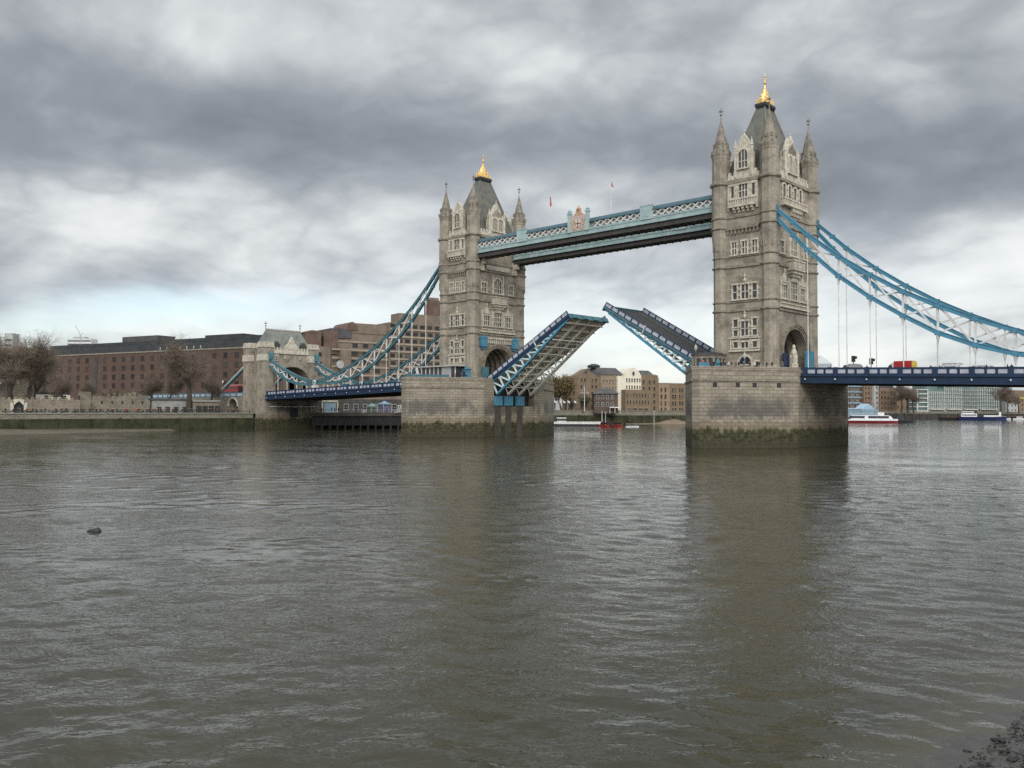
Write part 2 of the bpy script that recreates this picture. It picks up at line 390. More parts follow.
def window(t, F, u0, u1, z0, z1, lights=2, trans=1, sur=0.32, arch=0.0, d=0.0, quoin=True, name='window'):
    mb = MB(); w = u1-u0
    ft = 0.10
    # surround with alternating quoin blocks, head and sill
    n = max(2, int((z1-z0)/0.55)); h = (z1-z0)/n
    for k in range(n):
        e = sur*(1.25 if k % 2 else 0.8) if quoin else sur
        F.box(mb, u0-e, u0, z0+k*h, z0+(k+1)*h, d-0.02, d+0.26); F.box(mb, u1, u1+e, z0+k*h, z0+(k+1)*h, d-0.02, d+0.26)
    F.box(mb, u0-sur*1.4, u1+sur*1.4, z0-0.28, z0, d-0.02, d+0.42)
    if arch:
        pts = [(u0-sur, z1)]+[(u0+w/2-(w/2+sur)*math.cos(q*math.pi/10), z1+(arch+sur)*math.sin(q*math.pi/10)) for q in range(11)]+[(u1+sur, z1)]
        inn = [(u0+w/2+(w/2)*math.cos(q*math.pi/10), z1+arch*math.sin(q*math.pi/10)) for q in range(11)]
        for q in range(10):
            a = pts[q+1]; b = pts[q+2]; c = inn[10-q-1]; e = inn[10-q]
            F.extr(mb, [a, b, c, e], d-0.02, d+0.26)
    else:
        F.box(mb, u0-sur*1.1, u1+sur*1.1, z1, z1+0.34, d-0.02, d+0.34)
    for k in range(1, lights):
        u = u0+w*k/lights; F.box(mb, u-ft, u+ft, z0, z1+(arch*0.8 if arch else 0), d+0.02, d+0.17)
    for k in range(1, trans+1):
        z = z0+(z1-z0)*k/(trans+1); F.box(mb, u0, u1, z-ft*0.9, z+ft*0.9, d+0.02, d+0.15)
    fr = mb.build(name, LIGHT, t)
    mp = MB()
    if arch:
        F.extr(mp, [(u0, z0), (u1, z0)]+[(u0+w/2+(w/2)*math.cos(q*math.pi/10), z1+arch*math.sin(q*math.pi/10)) for q in range(11)], d-0.03, d+0.03)
    else: F.box(mp, u0, u1, z0, z1, d-0.03, d+0.03)
    mp.build('pane', GLASS, fr)
    return fr

def finial_bm(mb, x, y, z, h, r=0.16):
    mb.lathe(x, y, [(r*0.5, z), (r*0.5, z+h*0.42), (r*1.6, z+h*0.5), (r*0.45, z+h*0.58), (r*0.4, z+h), (0.02, z+h*1.03)], 6)
    mb.box(x-r*2.6, x+r*2.6, y-r*0.45, y+r*0.45, z+h*0.72, z+h*0.8); mb.box(x-r*0.45, x+r*0.45, y-r*2.6, y+r*2.6, z+h*0.72, z+h*0.8)

def arch_pts(a, spring, rise, n=18):
    return [(-a*math.cos(math.pi*k/n), spring+rise*math.sin(math.pi*k/n)) for k in range(n+1)]

def tower(s, label, outer):
    X0 = s*S_
    t = thing('bridge_tower', label, 'bridge tower', (X0, 0, GZ), 'gothic stone towers of the bascule bridge')
    W, E, Sf, Nf = (Face(k, X0) for k in 'WESN')
    # shaft: solid above the road arch, two legs and a vault below
    a, spr, rise = 5.2, 18.2, 4.9
    mb = MB()
    mb.box(X0-5.95, X0+5.95, -9.45, 9.45, 24.0, 53.2)
    mb.box(X0-5.95, X0+5.95, -9.45, -a, GZ, 24.0); mb.box(X0-5.95, X0+5.95, a, 9.45, GZ, 24.0)
    ap = arch_pts(a, spr, rise)
    for (y0, z0), (y1, z1) in zip(ap[:-1], ap[1:]):
        mb.hexa([(X0-5.95, y0, z0), (X0+5.95, y0, z0), (X0+5.95, y1, z1), (X0-5.95, y1, z1), (X0-5.95, y0, 24.0), (X0+5.95, y0, 24.0), (X0+5.95, y1, 24.0), (X0-5.95, y1, 24.0)])
    mb.build('tower_shaft', STONE, t)
    mb = MB()                                                          # ribs of the vault inside
    for x in (-4, -2, 0, 2, 4):
        for (y0, z0), (y1, z1) in zip(ap[:-1], ap[1:]): mb.bar((X0+x, y0, z0-0.1), (X0+x, y1, z1-0.1), 0.35, 0.35, up=(1, 0, 0))
        for y in (-a+0.12, a-0.12): mb.box(X0+x-0.2, X0+x+0.2, y-0.14, y+0.14, GZ, spr)
    mb.build('vault_rib', SOFFIT, t)
    for F in (Sf, Nf):                                                 # recessed orders round the arch
        for k, (ra, dd) in enumerate(((0.0, 0.10), (0.35, 0.30), (0.75, 0.48), (1.15, 0.66))):
            if k == 0: continue
            mb = MB(); pts = arch_pts(a+ra-0.2, spr, rise+ra-0.2)
            pts = [(-(a+ra-0.2), GZ+1.2)]+pts+[((a+ra-0.2), GZ+1.2)]
            for p, q in zip(pts[:-1], pts[1:]):
                mb.bar(F.P(p[0], p[1], dd*0.5), F.P(q[0], q[1], dd*0.5), 0.40 if F.k in 'SN' else 0.4, dd, up=(1, 0, 0))
            mb.build('arch_moulding', TRIM, t)
    # corner turrets
    for sx in (-1, 1):
        for sy in (-1, 1):
            cx, cy = X0+sx*5.23, sy*8.71
            mb = MB()
            prof = [(1.72, GZ), (1.72, 15.2), (1.58, 15.5), (1.56, 37.3), (1.60, 38.2), (1.86, 41.3), (1.88, 51.6), (2.15, 52.1), (2.15, 52.45), (1.80, 52.6), (1.78, 57.2), (1.86, 57.4), (1.86, 57.7), (2.06, 58.3), (2.06, 58.5)]
            mb.lathe(cx, cy, prof, 8, math.pi/8)
            for k in range(8):                                         # blind arcading slots below the flare
                th = math.pi/4*k
                mb.box(cx+1.62*math.cos(th)-0.12, cx+1.62*math.cos(th)+0.12, cy+1.62*math.sin(th)-0.12, cy+1.62*math.sin(th)+0.12, 38.6, 40.6)
            tu = mb.build('turret', TURRET, t)
            mb = MB(); mb.lathe(cx, cy, [(1.95, 58.5), (1.66, 59.0), (1.3, 60.6), (1.25, 60.62), (0.72, 63.0), (0.66, 63.02), (0.13, 65.3)], 8, math.pi/8)
            for k in range(8):
                th = math.pi/4*k; mb.box(cx+1.82*math.cos(th)-0.17, cx+1.82*math.cos(th)+0.17, cy+1.82*math.sin(th)-0.17, cy+1.82*math.sin(th)+0.17, 58.45, 59.05)
                x, y = cx+1.45*math.cos(th), cy+1.45*math.sin(th); mb.box(x-0.16, x+0.16, y-0.16, y+0.16, 59.6, 60.5)
            mb.build('spire', SPIRE, tu)
            mb = MB(); finial_bm(mb, cx, cy, 65.2, 2.7, 0.17); mb.build('finial', SPIRE, tu)
    # string courses
    for z, h, pr in ((15.0, 0.35, 0.2), (26.5, 0.38, 0.3), (28.25, 0.32, 0.22), (35.2, 0.38, 0.3), (37.2, 0.32, 0.22), (43.1, 0.36, 0.28), (45.1, 0.32, 0.22), (52.0, 0.5, 0.42)):
        mb = MB()
        seg = [(W, -3.6, 3.6), (E, -3.6, 3.6), (Sf, -7.1, 7.1), (Nf, -7.1, 7.1)]
        for F, u0, u1 in seg:
            if z == 15.0 and F.k in 'SN': continue
            F.box(mb, u0, u1, z-h/2, z+h/2, -0.1, pr); F.box(mb, u0, u1, z+h/2, z+h/2+0.12, -0.1, pr*0.5)
        for sx in (-1, 1):
            for sy in (-1, 1):
                r = 1.57 if z < 38 else 1.88
                mb.lathe(X0+sx*5.23, sy*8.71, [(r, z-h*0.8), (r+pr*0.95, z-h*0.2), (r+pr*0.95, z+h*0.45), (r, z+h*0.7)], 8, math.pi/8)
        mb.build('string_course', TRIM, t)
    # battlements
    mb = MB()
    for F, w in ((W, 3.35), (E, 3.35), (Sf, 6.8), (Nf, 6.8)):
        F.box(mb, -w, w, 52.6, 53.5, -0.45, 0.02)
        n = int(w*2/1.0); st = 2*w/n
        for k in range(n): F.box(mb, -w+k*st+0.12, -w+k*st+0.62, 53.5, 54.15, -0.4, 0.0)
    mb.build('battlement', LIGHT, t)
    # west face (and plain copies of its main windows on no other face: the far sides stay ashlar)
    for u0, u1 in ((-2.1, -1.2), (2.0, 2.9)):
        window(t, W, u0, u1, 23.3, 24.75, 1, 0, 0.28); window(t, W, u0, u1, 21.5, 22.6, 1, 0, 0.28); window(t, W, u0, u1, 19.15, 20.3, 1, 0, 0.28)
    window(t, W, -0.45, 1.05, 21.5, 24.3, 2, 1, 0.3); window(t, W, -0.45, 1.05, 19.1, 20.2, 2, 0, 0.3)
    mb = MB()
    W.box(mb, -3.1, 3.6, 18.4, 18.75, 0, 0.4); W.box(mb, -3.1, 3.6, 20.95, 21.2, 0, 0.36)
    for u in (-2.75, -0.85, 1.45, 3.3): W.box(mb, u-0.14, u+0.14, 18.75, 20.95, 0, 0.2)
    mb.build('window_band', LIGHT, t); mb = MB()
    mb.lathe(X0+0.3, -9.6, [(0.15, 24.9), (0.35, 25.3), (0.12, 25.7), (0.28, 26.0), (0.03, 26.4)], 6)
    mb.build('carved_finial', LIGHT, t)
    for u0, u1 in ((-2.2, -1.35), (-0.35, 1.1), (2.0, 2.9)):
        window(t, W, u0, u1, 28.75, 31.55, 2 if u1-u0 > 1.2 else 1, 1, 0.34)
    mb = MB(); mb.lathe(X0+0.38, -9.65, [(0.3, 31.9), (0.45, 32.3), (0.14, 32.8), (0.34, 33.2), (0.1, 33.6), (0.03, 34.1)], 6); mb.build('carved_finial', LIGHT, t)
    for u0, u1 in ((-2.35, -1.4), (-0.12, 0.85), (2.05, 3.0)): window(t, W, u0, u1, 37.6, 40.05, 2, 1, 0.34)
    mb = MB(); W.box(mb, -3.5, 3.5, 42.55, 43.0, 0, 0.5)
    for k in range(9): W.box(mb, -3.35+k*0.8, -3.35+k*0.8+0.34, 41.75, 42.55, 0, 0.4)
    mb.build('corbel_table', TRIM, t)
    window(t, W, -0.8, 1.0, 48.8, 51.35, 3, 1, 0.3); window(t, W, -2.5, -1.9, 48.9, 51.2, 1, 0, 0.36); window(t, W, 2.0, 2.6, 48.9, 51.2, 1, 0, 0.36)
    mb = MB()
    for u in (-3.05, -1.3, 1.5, 3.05): W.box(mb, u-0.2, u+0.2, 46.4, 51.6, 0, 0.32)
    W.box(mb, -3.1, 3.1, 51.35, 51.7, 0, 0.36)
    mb.build('pilaster', LIGHT, t)
    mb = MB()
    W.box(mb, -2.9, 2.95, 46.9, 47.3, 0, 0.95); W.box(mb, -2.9, 2.95, 48.3, 48.55, 0, 0.95); W.box(mb, -2.8, 2.85, 47.3, 48.3, 0, 0.7)
    for k in range(12): W.box(mb, -2.8+k*0.5, -2.8+k*0.5+0.22, 47.3, 48.3, 0.7, 0.9)
    for k in range(5):
        u = -1.9+k*0.95; W.extr(mb, [(u, 46.9), (u+0.45, 46.9), (u+0.45, 45.9), (u, 45.9)], 0, 0.35); W.box(mb, u, u+0.45, 46.4, 46.9, 0.35, 0.75)
    mb.build('balcony', LIGHT, t)
    # door with a round head at the foot of the west face
    mb = MB(); W.extr(mb, [(-0.95, GZ)]+[(0.4-1.35*math.cos(math.pi*k/10), 16.0+1.5*math.sin(math.pi*k/10)) for k in range(11)]+[(1.75, GZ)], 0, 0.06)
    dr = mb.build('door', DARK, t)
    mb = MB()
    pts = [(-1.1, GZ)]+[(0.4-1.5*math.cos(math.pi*k/10), 16.0+1.65*math.sin(math.pi*k/10)) for k in range(11)]+[(1.9, GZ)]
    for p, q in zip(pts[:-1], pts[1:]): mb.bar(W.P(p[0], p[1], 0.2), W.P(q[0], q[1], 0.2), 0.4, 0.34, up=(0, 1, 0))
    W.box(mb, -1.1, 1.9, 15.6, 15.9, 0.05, 0.3)
    mb.build('door_surround', LIGHT, dr)
    window(t, W, 2.45, 3.2, 14.4, 16.3, 1, 0, 0.25)
    # road faces
    for F in ((Sf,)):
        sg = 1
        window(t, F, -1.7, 1.1, 28.8, 32.4, 4, 2, 0.3); window(t, F, -5.5, -3.4, 28.8, 31.4, 3, 1, 0.3); window(t, F, 2.5, 4.4, 28.8, 31.4, 3, 1, 0.3)
        mb = MB()
        for u in (-4.45, 3.45):                                         # gabled canopies over the side lights
            F.extr(mb, [(u-1.25, 31.9), (u+1.25, 31.9), (u, 34.0)], 0, 0.3); mb.lathe(*F.P(u, 0, 0.2)[:2], [(0.12, 33.7), (0.25, 34.2), (0.03, 34.8)], 6)
        for u in (-6.1, -2.4, 1.85, 5.1): F.box(mb, u-0.2, u+0.2, 28.4, 32.0, 0, 0.34); F.extr(mb, [(u-0.28, 32.0), (u+0.28, 32.0), (u, 33.0)], 0, 0.3)
        mb.build('carved_canopy', LIGHT, t)
        mb = MB(); F.box(mb, -6.6, 6.3, 26.95, 27.25, 0, 0.5); F.box(mb, -6.5, 6.2, 27.75, 28.0, 0, 0.45)
        for k in range(16): F.box(mb, -6.4+k*0.8, -6.4+k*0.8+0.5, 27.25, 27.75, 0.02, 0.28)
        mb.build('frieze', LIGHT, t)
        # oriel balcony between second and third storeys
        mb = MB()
        for k, (z0, z1, w, dd) in enumerate(((32.7, 33.3, 1.2, 0.4), (33.3, 33.9, 1.7, 0.75), (33.9, 34.5, 2.2, 1.1), (34.5, 34.8, 2.6, 1.45))): F.box(mb, -0.3-w, -0.3+w, z0, z1, 0, dd)
        F.box(mb, -2.7, 2.1, 34.8, 36.3, 0, 1.25); F.box(mb, -2.9, 2.3, 36.3, 36.55, 0, 1.5)
        for k in range(8): F.box(mb, -2.6+k*0.6, -2.6+k*0.6+0.3, 34.95, 36.2, 1.25, 1.42)
        mb.build('oriel_balcony', LIGHT, t)
        window(t, F, -1.75, 1.0, 37.6, 40.0, 4, 1, 0.36, arch=1.4); window(t, F, -6.3, -4.7, 37.6, 39.9, 2, 1, 0.32); window(t, F, 4.0, 5.4, 37.6, 40.0, 2, 1, 0.32)
        for u in (-2.5, 1.4):
            mb = MB(); F.box(mb, u, u+0.35, 37.2, 41.6, 0, 0.4); F.extr(mb, [(u-0.05, 41.6), (u+0.4, 41.6), (u+0.18, 42.6)], 0, 0.35); mb.build('pilaster', LIGHT, t)
        if outer:
            for u0 in (-4.9, -2.5, -0.1, 2.3): window(t, F, u0, u0+1.1, 48.6, 51.0, 1, 0, 0.4, arch=0.35)
            mb = MB(); F.box(mb, -5.6, 4.6, 47.0, 47.35, 0, 1.0); F.box(mb, -5.6, 4.6, 48.2, 48.45, 0, 1.0); F.box(mb, -5.5, 4.5, 47.35, 48.2, 0, 0.75)
            for k in range(18): F.box(mb, -5.4+k*0.56, -5.4+k*0.56+0.26, 47.35, 48.2, 0.75, 0.93)
            mb.build('balcony', LIGHT, t)
            mb = MB()
            for k in range(6):
                u = -1.6+k*0.75; F.box(mb, u, u+0.4, 46.2, 47.0, 0, 0.8); F.box(mb, u, u+0.4, 45.5, 46.2, 0, 0.42)
            mb.build('corbel', LIGHT, t)
        else:
            for y in (-6.6, 5.8):                                       # white stone brackets under the walkways
                mb = MB(); F.box(mb, y-0.55, y+0.55, 43.0, 46.4, 0, 0.9); F.box(mb, y-0.55, y+0.55, 44.6, 46.6, 0.9, 1.7); mb.build('walkway_bracket', LIGHT, t)
            mb = MB(); F.box(mb, -4.8, 4.2, 43.55, 44.75, 0, 0.3); mb.build('stone_band', LIGHT, t)
            mb = MB(); F.box(mb, -5.4, 5.0, 25.3, 25.75, 0, 0.6)
            for k in range(13): F.box(mb, -5.1+k*0.78, -5.1+k*0.78+0.4, 24.2, 25.3, 0, 0.42)
            mb.build('corbel_table', LIGHT, t)
            for y in (-6.0, 5.8):
                mb = MB(); F.box(mb, y-1.1, y+1.1, 23.2, 25.4, 0.02, 1.0); F.extr(mb, [(y-1.25, 25.4), (y+1.25, 25.4), (y, 26.1)], 0.02, 1.1); F.box(mb, y-0.7, y+0.7, 22.6, 23.2, 0.02, 0.6); mb.build('teal_lantern', TEALP, t)
    # blue security gates at the foot of the arch
    mb = MB(); Sf.box(mb, 2.9, 6.7, GZ, 18.9 if outer else 17.6, 0.8, 1.1)
    for k in range(8): Sf.box(mb, 3.0+k*0.5, 3.08+k*0.5, GZ, 18.8 if outer else 17.5, 1.1, 1.16)
    mb.build('gate_panel', TEALP if outer else TEALD, t)
    mb = MB(); Sf.box(mb, -6.9, -4.6, GZ, 17.9, 0.8, 1.1); mb.build('gate_panel', NAVY if outer else TEALD, t)
    if outer:
        mb = MB()                                                      # canopied stone jamb with a niche figure
        mb.lathe(X0+8.0, -4.6, [(0.85, GZ), (0.85, 15.6), (0.95, 15.8), (0.6, 16.0), (0.66, 16.9), (0.48, 17.5), (0.62, 18.0), (0.5, 18.5), (0.3, 18.8), (0.34, 19.2), (0.16, 19.6)], 8)
        for k in range(5): mb.lathe(X0+8.0+0.6*math.cos(k*1.256), -4.6+0.6*math.sin(k*1.256), [(0.12, 16.0), (0.16, 17.3), (0.02, 18.0)], 5)
        mb.build('niche_canopy', LIGHT, t)
    # steep slate roof, platform, gilded crown
    mb = MB(); b = [(-4.7, -7.9), (4.7, -7.9), (4.7, 7.9), (-4.7, 7.9)]; tp = [(-0.75, -1.75), (0.75, -1.75), (0.75, 1.75), (-0.75, 1.75)]
    md = [(-2.75, -4.9), (2.75, -4.9), (2.75, 4.9), (-2.75, 4.9)]
    for (q0, z0), (q1, z1) in (((b, 53.2), (md, 61.0)), ((md, 61.0), (tp, 68.9))):
        for i in range(4):
            j = (i+1) % 4; mb.face([(X0+q0[i][0], q0[i][1], z0), (X0+q0[j][0], q0[j][1], z0), (X0+q1[j][0], q1[j][1], z1), (X0+q1[i][0], q1[i][1], z1)])
    for i in range(4): mb.bar((X0+b[i][0], b[i][1], 53.2), (X0+md[i][0], md[i][1], 61.0), 0.28, 0.28); mb.bar((X0+md[i][0], md[i][1], 61.0), (X0+tp[i][0], tp[i][1], 68.9), 0.28, 0.28)
    mb.face([(X0+x, y, 68.9) for x, y in tp])
    rf = mb.build('roof', SLATE, t)
    mb = MB(); mb.box(X0-0.95, X0+0.95, -1.95, 1.95, 68.5, 68.9, 0); mb.box(X0-1.2, X0+1.2, -2.2, 2.2, 68.9, 69.5, 0)
    for k in range(5): mb.box(X0-1.1, X0+1.1, -1.9+k*0.95-0.15, -1.9+k*0.95+0.15, 68.55, 68.9, 0)
    mb.build('roof_platform', DARK, rf)
    mb = MB(); Z = 69.5
    mb.box(X0-0.95, X0+0.95, -1.85, 1.85, Z, Z+0.35)
    for k in range(5):
        y = -1.7+k*0.85
        for x in (-0.8, 0.8): mb.lathe(X0+x, y, [(0.2, Z+0.3), (0.24, Z+0.7), (0.09, Z+1.0), (0.15, Z+1.25), (0.02, Z+1.6)], 6)
    for k in range(1):
        x = 0.0
        for y in (-1.7, 1.7): mb.lathe(X0+x, y, [(0.28, Z+0.3), (0.34, Z+0.9), (0.12, Z+1.3), (0.22, Z+1.6), (0.02, Z+2.1)], 6)
    mb.lathe(X0, 0, [(0.95, Z+0.3), (0.9, Z+1.4), (0.68, Z+2.4), (0.46, Z+3.0), (0.42, Z+3.2), (0.2, Z+3.5), (0.14, Z+4.3), (0.34, Z+4.55), (0.12, Z+4.8), (0.1, Z+5.7), (0.22, Z+5.9), (0.05, Z+6.1), (0.04, Z+6.8)], 8, sx=0.9, sy=1.5)
    mb.box(X0-0.06, X0+0.06, -0.45, 0.45, Z+5.3, Z+5.45)
    mb.build('gilded_crown', GOLD, rf)
    # dormers
    for F, hw, eav, apx in ((W, 1.85, 59.0, 61.4), (E, 1.85, 59.0, 61.4), (Sf, 3.0, 58.3, 61.6), (Nf, 3.0, 58.3, 61.6)):
        mb = MB()
        c = 0.1 if F.k == 'W' else (-0.6 if F.k in 'SN' else 0)
        prof = [(c-hw, 52.9), (c-hw, eav-1.2), (c-hw*0.86, eav-1.2), (c-hw*0.86, eav), (c-hw*0.5, eav+0.55), (c-hw*0.42, eav+1.3), (c, apx), (c+hw*0.42, eav+1.3), (c+hw*0.5, eav+0.55), (c+hw*0.86, eav), (c+hw*0.86, eav-1.2), (c+hw, eav-1.2), (c+hw, 52.9)]
        F.extr(mb, prof, -1.2, 0.05)
        for e in (-1, 1):
            u = c+e*hw*0.95; mb.lathe(*F.P(u, 0, -0.1)[:2], [(0.34, 52.9), (0.34, eav-0.3), (0.45, eav-0.1), (0.3, eav+0.1), (0.05, eav+1.6)], 6)
        mb.lathe(*F.P(c, 0, -0.4)[:2], [(0.25, apx-0.5), (0.3, apx-0.1), (0.1, apx+0.3), (0.2, apx+0.5), (0.03, apx+0.9)], 6)
        dm = mb.build('dormer', LIGHT, t)
        mb = MB(); q = [(c-hw*0.9, 53.2), (c-hw*0.9, eav-0.6), (c, apx-0.7), (c+hw*0.9, eav-0.6), (c+hw*0.9, 53.2)]
        F.extr(mb, q, -6.0 if F.k in 'SN' else -4.5, -1.2); mb.build('dormer_roof', SLATE, dm)
        if F.k == 'W': window(dm, F, c-0.95, c+0.95, 54.6, 57.3, 3, 1, 0.25, arch=0.9, d=0.05, quoin=False, name='dormer_window')
        if F.k == 'S':
            for u in (c-1.1, c+1.1): window(dm, F, u-0.7, u+0.7, 54.1, 56.7, 3, 0, 0.25, arch=0.7, d=0.05, quoin=False, name='dormer_window')
            mb = MB()
            for k in range(7):
                u = c-1.5+k*0.5; F.box(mb, u-0.08, u+0.08, 58.0, 58.0+2.2*(1-abs(u-c)/2.3), 0.05, 0.22)
            mb.build('tracery', TRIM, dm)
    return t
tower(1, 'nearer, larger looking stone bridge tower at the right, with bright blue chains leaving it', True)
tower(-1, 'farther, smaller looking stone bridge tower at the left, half open road before its arch', False)

# ------------------------------------------------------------------ high level walkways
def walkway(sy, label, emblem):
    y0, y1 = sorted((sy*8.75, sy*4.95)); yo = -8.75 if sy < 0 else 4.95
    ya, yb = y0, y1
    t = thing('high_walkway', label, 'footbridge', (0, (y0+y1)/2, 46.8), 'high level walkways between the towers')
    L = 34.5
    mb = MB(); mb.box(-L, L, y0+0.2, y1-0.2, 46.0, 47.2)
    for k in range(35): mb.box(-L+k*2, -L+k*2+0.25, y0+0.3, y1-0.3, 45.85, 46.0)
    mb.build('floor', SOFFIT, t)
    mb = MB()
    for y, d in ((y0, -1), (y1, 1)):
        mb.box(-L, L, *sorted((y, y-d*0.3)), 47.25, 48.3); mb.box(-L, L, *sorted((y+d*0.25, y-d*0.3)), 47.05, 47.25)
        for k in range(34): mb.box(-L+0.9+k*2.03, -L+1.0+k*2.03, *sorted((y, y+d*0.08)), 47.25, 48.05)
    mb.build('bottom_flange', mat('walkway_pale_teal', (0.36, 0.455, 0.45), 0.5, (0.26, 0.345, 0.345), 0.6, streak=0.25), t)
    mb = MB()
    for y, d in ((y0, -1), (y1, 1)):
        mb.box(-L, L, *sorted((y+d*0.1, y-d*0.2)), 48.3, 48.5); mb.box(-L, L, *sorted((y+d*0.12, y-d*0.2)), 48.05, 48.22)
    mb.build('pale_band', PALE, t)
    mb = MB(); mb.box(-L, L, y0-0.1, y1+0.1, 49.8, 50.1); mb.hexa([(-L, y0, 50.1), (L, y0, 50.1), (L, y1, 50.1), (-L, y1, 50.1), (-L, y0+0.3, 50.75), (L, y0+0.3, 50.75), (L, y1-0.3, 50.75), (-L, y1-0.3, 50.75)])
    mb.build('roof', WTEAL, t)
    mb = MB()
    for y, d in ((y0, -1), (y1, 1)): mb.box(-L, L, *sorted((y-d*0.45, y-d*0.5)), 48.5, 49.8)
    mb.build('glazing', mat('walkway_glazing', (0.34, 0.33, 0.30), 0.3, (0.22, 0.215, 0.2), 0.7), t)
    n = 38; st = 2*L/n
    for y, d in ((y0, -1), (y1, 1)):
        mb = MB()
        for k in range(n):
            xa, xb = -L+k*st, -L+(k+1)*st
            if d < 0 and emblem and (xb > -3.6 and xa < 1.9):
                if mb.f: mb.build('lattice', WHITE, t); mb = MB()
                continue
            mb.bar((xa, y-d*0.08, 48.5), (xb, y-d*0.08, 49.8), 0.27, 0.10, up=(0, 1, 0)); mb.bar((xa, y-d*0.2, 49.8), (xb, y-d*0.2, 48.5), 0.27, 0.10, up=(0, 1, 0))
        mb.build('lattice', WHITE, t)
    for x in (-18.7, 17.9):
        mb = MB(); yy = y0
        mb.box(x-1.55, x+1.55, y0-0.22, y0+0.2, 48.0, 50.9); mb.box(x-1.65, x+1.65, y0-0.3, y0+0.2, 50.9, 51.15); mb.box(x-1.0, x+1.0, y0-0.28, y0-0.22, 48.6, 50.4); mb.box(x-0.25, x+0.25, y0-0.32, y0-0.28, 48.9, 50.1)
        mb.build('panel', PALE, t)
    if emblem:
        c = -0.85
        e = MB(); e.box(c-2.3, c+2.3, y0-0.2, y0+0.2, 48.2, 51.7)
        em = e.build('coat_of_arms', mat('arms_ground', (0.55, 0.42, 0.36), 0.6, (0.42, 0.36, 0.33), 2.0), t)
        for x in (c-2.65, c+2.65):
            m_ = MB(); m_.box(x-0.4, x+0.4, y0-0.4, y0+0.3, 48.0, 52.3); m_.box(x-0.55, x+0.55, y0-0.5, y0+0.4, 52.3, 52.6); m_.lathe(x, y0, [(0.3, 52.6), (0.5, 53.0), (0.3, 53.4), (0.05, 53.6)], 8); m_.build('post', PALE, t)
        m_ = MB()                                                     # shield, supporters, helm and crest in relief
        m_.extr([(c-0.7, y0-0.2, 50.6), (c+0.7, y0-0.2, 50.6), (c+0.65, y0-0.2, 49.5), (c, y0-0.2, 48.8), (c-0.65, y0-0.2, 49.5)], (0, -0.15, 0)); m_.build('shield', WHITE, em)
        m_ = MB(); m_.box(c-0.12, c+0.12, y0-0.42, y0-0.34, 48.95, 50.6); m_.box(c-0.68, c+0.68, y0-0.42, y0-0.34, 49.75, 50.0); m_.build('cross', mat('faded_red', (0.42, 0.14, 0.11), 0.6), em)
        for sg in (-1, 1):
            m_ = MB(); m_.path([(c+sg*1.0, y0-0.3, 48.6), (c+sg*1.45, y0-0.3, 49.4), (c+sg*1.05, y0-0.3, 50.3), (c+sg*1.35, y0-0.3, 50.9)], 0.25, 0.36); m_.bar((c+sg*1.3, y0-0.3, 49.8), (c+sg*1.95, y0-0.3, 50.7), 0.2, 0.3); m_.build('supporter', mat('carved_buff', (0.55, 0.44, 0.28), 0.7), em)
        m_ = MB(); m_.extr([(c-1.9, y0-0.2, 51.7), (c+1.9, y0-0.2, 51.7), (c+0.9, y0-0.2, 52.2), (c+0.55, y0-0.2, 53.0), (c-0.55, y0-0.2, 53.0), (c-0.9, y0-0.2, 52.2)], (0, 0.4, 0)); m_.lathe(c, y0, [(0.5, 53.0), (0.6, 53.3), (0.3, 53.7), (0.25, 53.9), (0.04, 54.2)], 8); m_.build('crest', mat('crest_gilding', (0.52, 0.37, 0.24), 0.6, (0.42, 0.22, 0.14), 2.5), em)
    return t
walkway(-1, 'high walkway with white lattice and coat of arms, nearer of the two', True)
walkway(1, 'downstream high walkway seen below and behind the one with the coat of arms', False)

# flags on the upstream walkway
def flag(x, ztop, zf0, zf1, lean, mats, label):
    t = thing('flagpole', label, 'flagpole', (x, -8.2, 51.2), 'flagpoles on the high walkway')
    mb = MB(); mb.tube((x, -8.2, 51.2), (x, -8.2, ztop), 0.09, 0.06, 6); mb.lathe(x, -8.2, [(0.08, ztop), (0.14, ztop+0.12), (0.03, ztop+0.25)], 6); mb.build('pole', WHITE, t)
    # cloth hanging limp against the pole: rows of folds
    mb = MB(); nr, nc = 14, 5
    g = [[None]*nc for _ in range(nr)]
    for i in range(nr):
        f = i/(nr-1); z = zf1+(zf0-zf1)*f
        for j in range(nc):
            k = j/(nc-1); w = (0.25+0.75*math.sin(math.pi*min(1, f*0.75+0.12)))*lean
            g[i][j] = (x+0.08+k*w, -8.2+0.16*math.sin(j*2.4+i*0.5)*k, z-0.5*k*k)
    for i in range(nr-1):
        for j in range(nc-1): mb.face([g[i][j], g[i+1][j], g[i+1][j+1], g[i][j+1]], (0, 1, 0, 2)[(i+j*2+i//3) % 4] if len(mats) > 2 else (1 if (6 <= i <= 7 or j == 1) else 0))
    o = mb.build('flag', mats, t)
    return t
flag(-10.2, 58.9, 55.6, 57.9, 0.55, [RED, mat('flag_blue', (0.03, 0.05, 0.25), 0.8), WHITE], 'white flagpole with limp red, white and blue flag, left of the coat of arms')
flag(8.0, 59.3, 56.3, 58.6, 0.5, [WHITE, RED], 'white flagpole with limp white flag marked in red, right of the coat of arms')

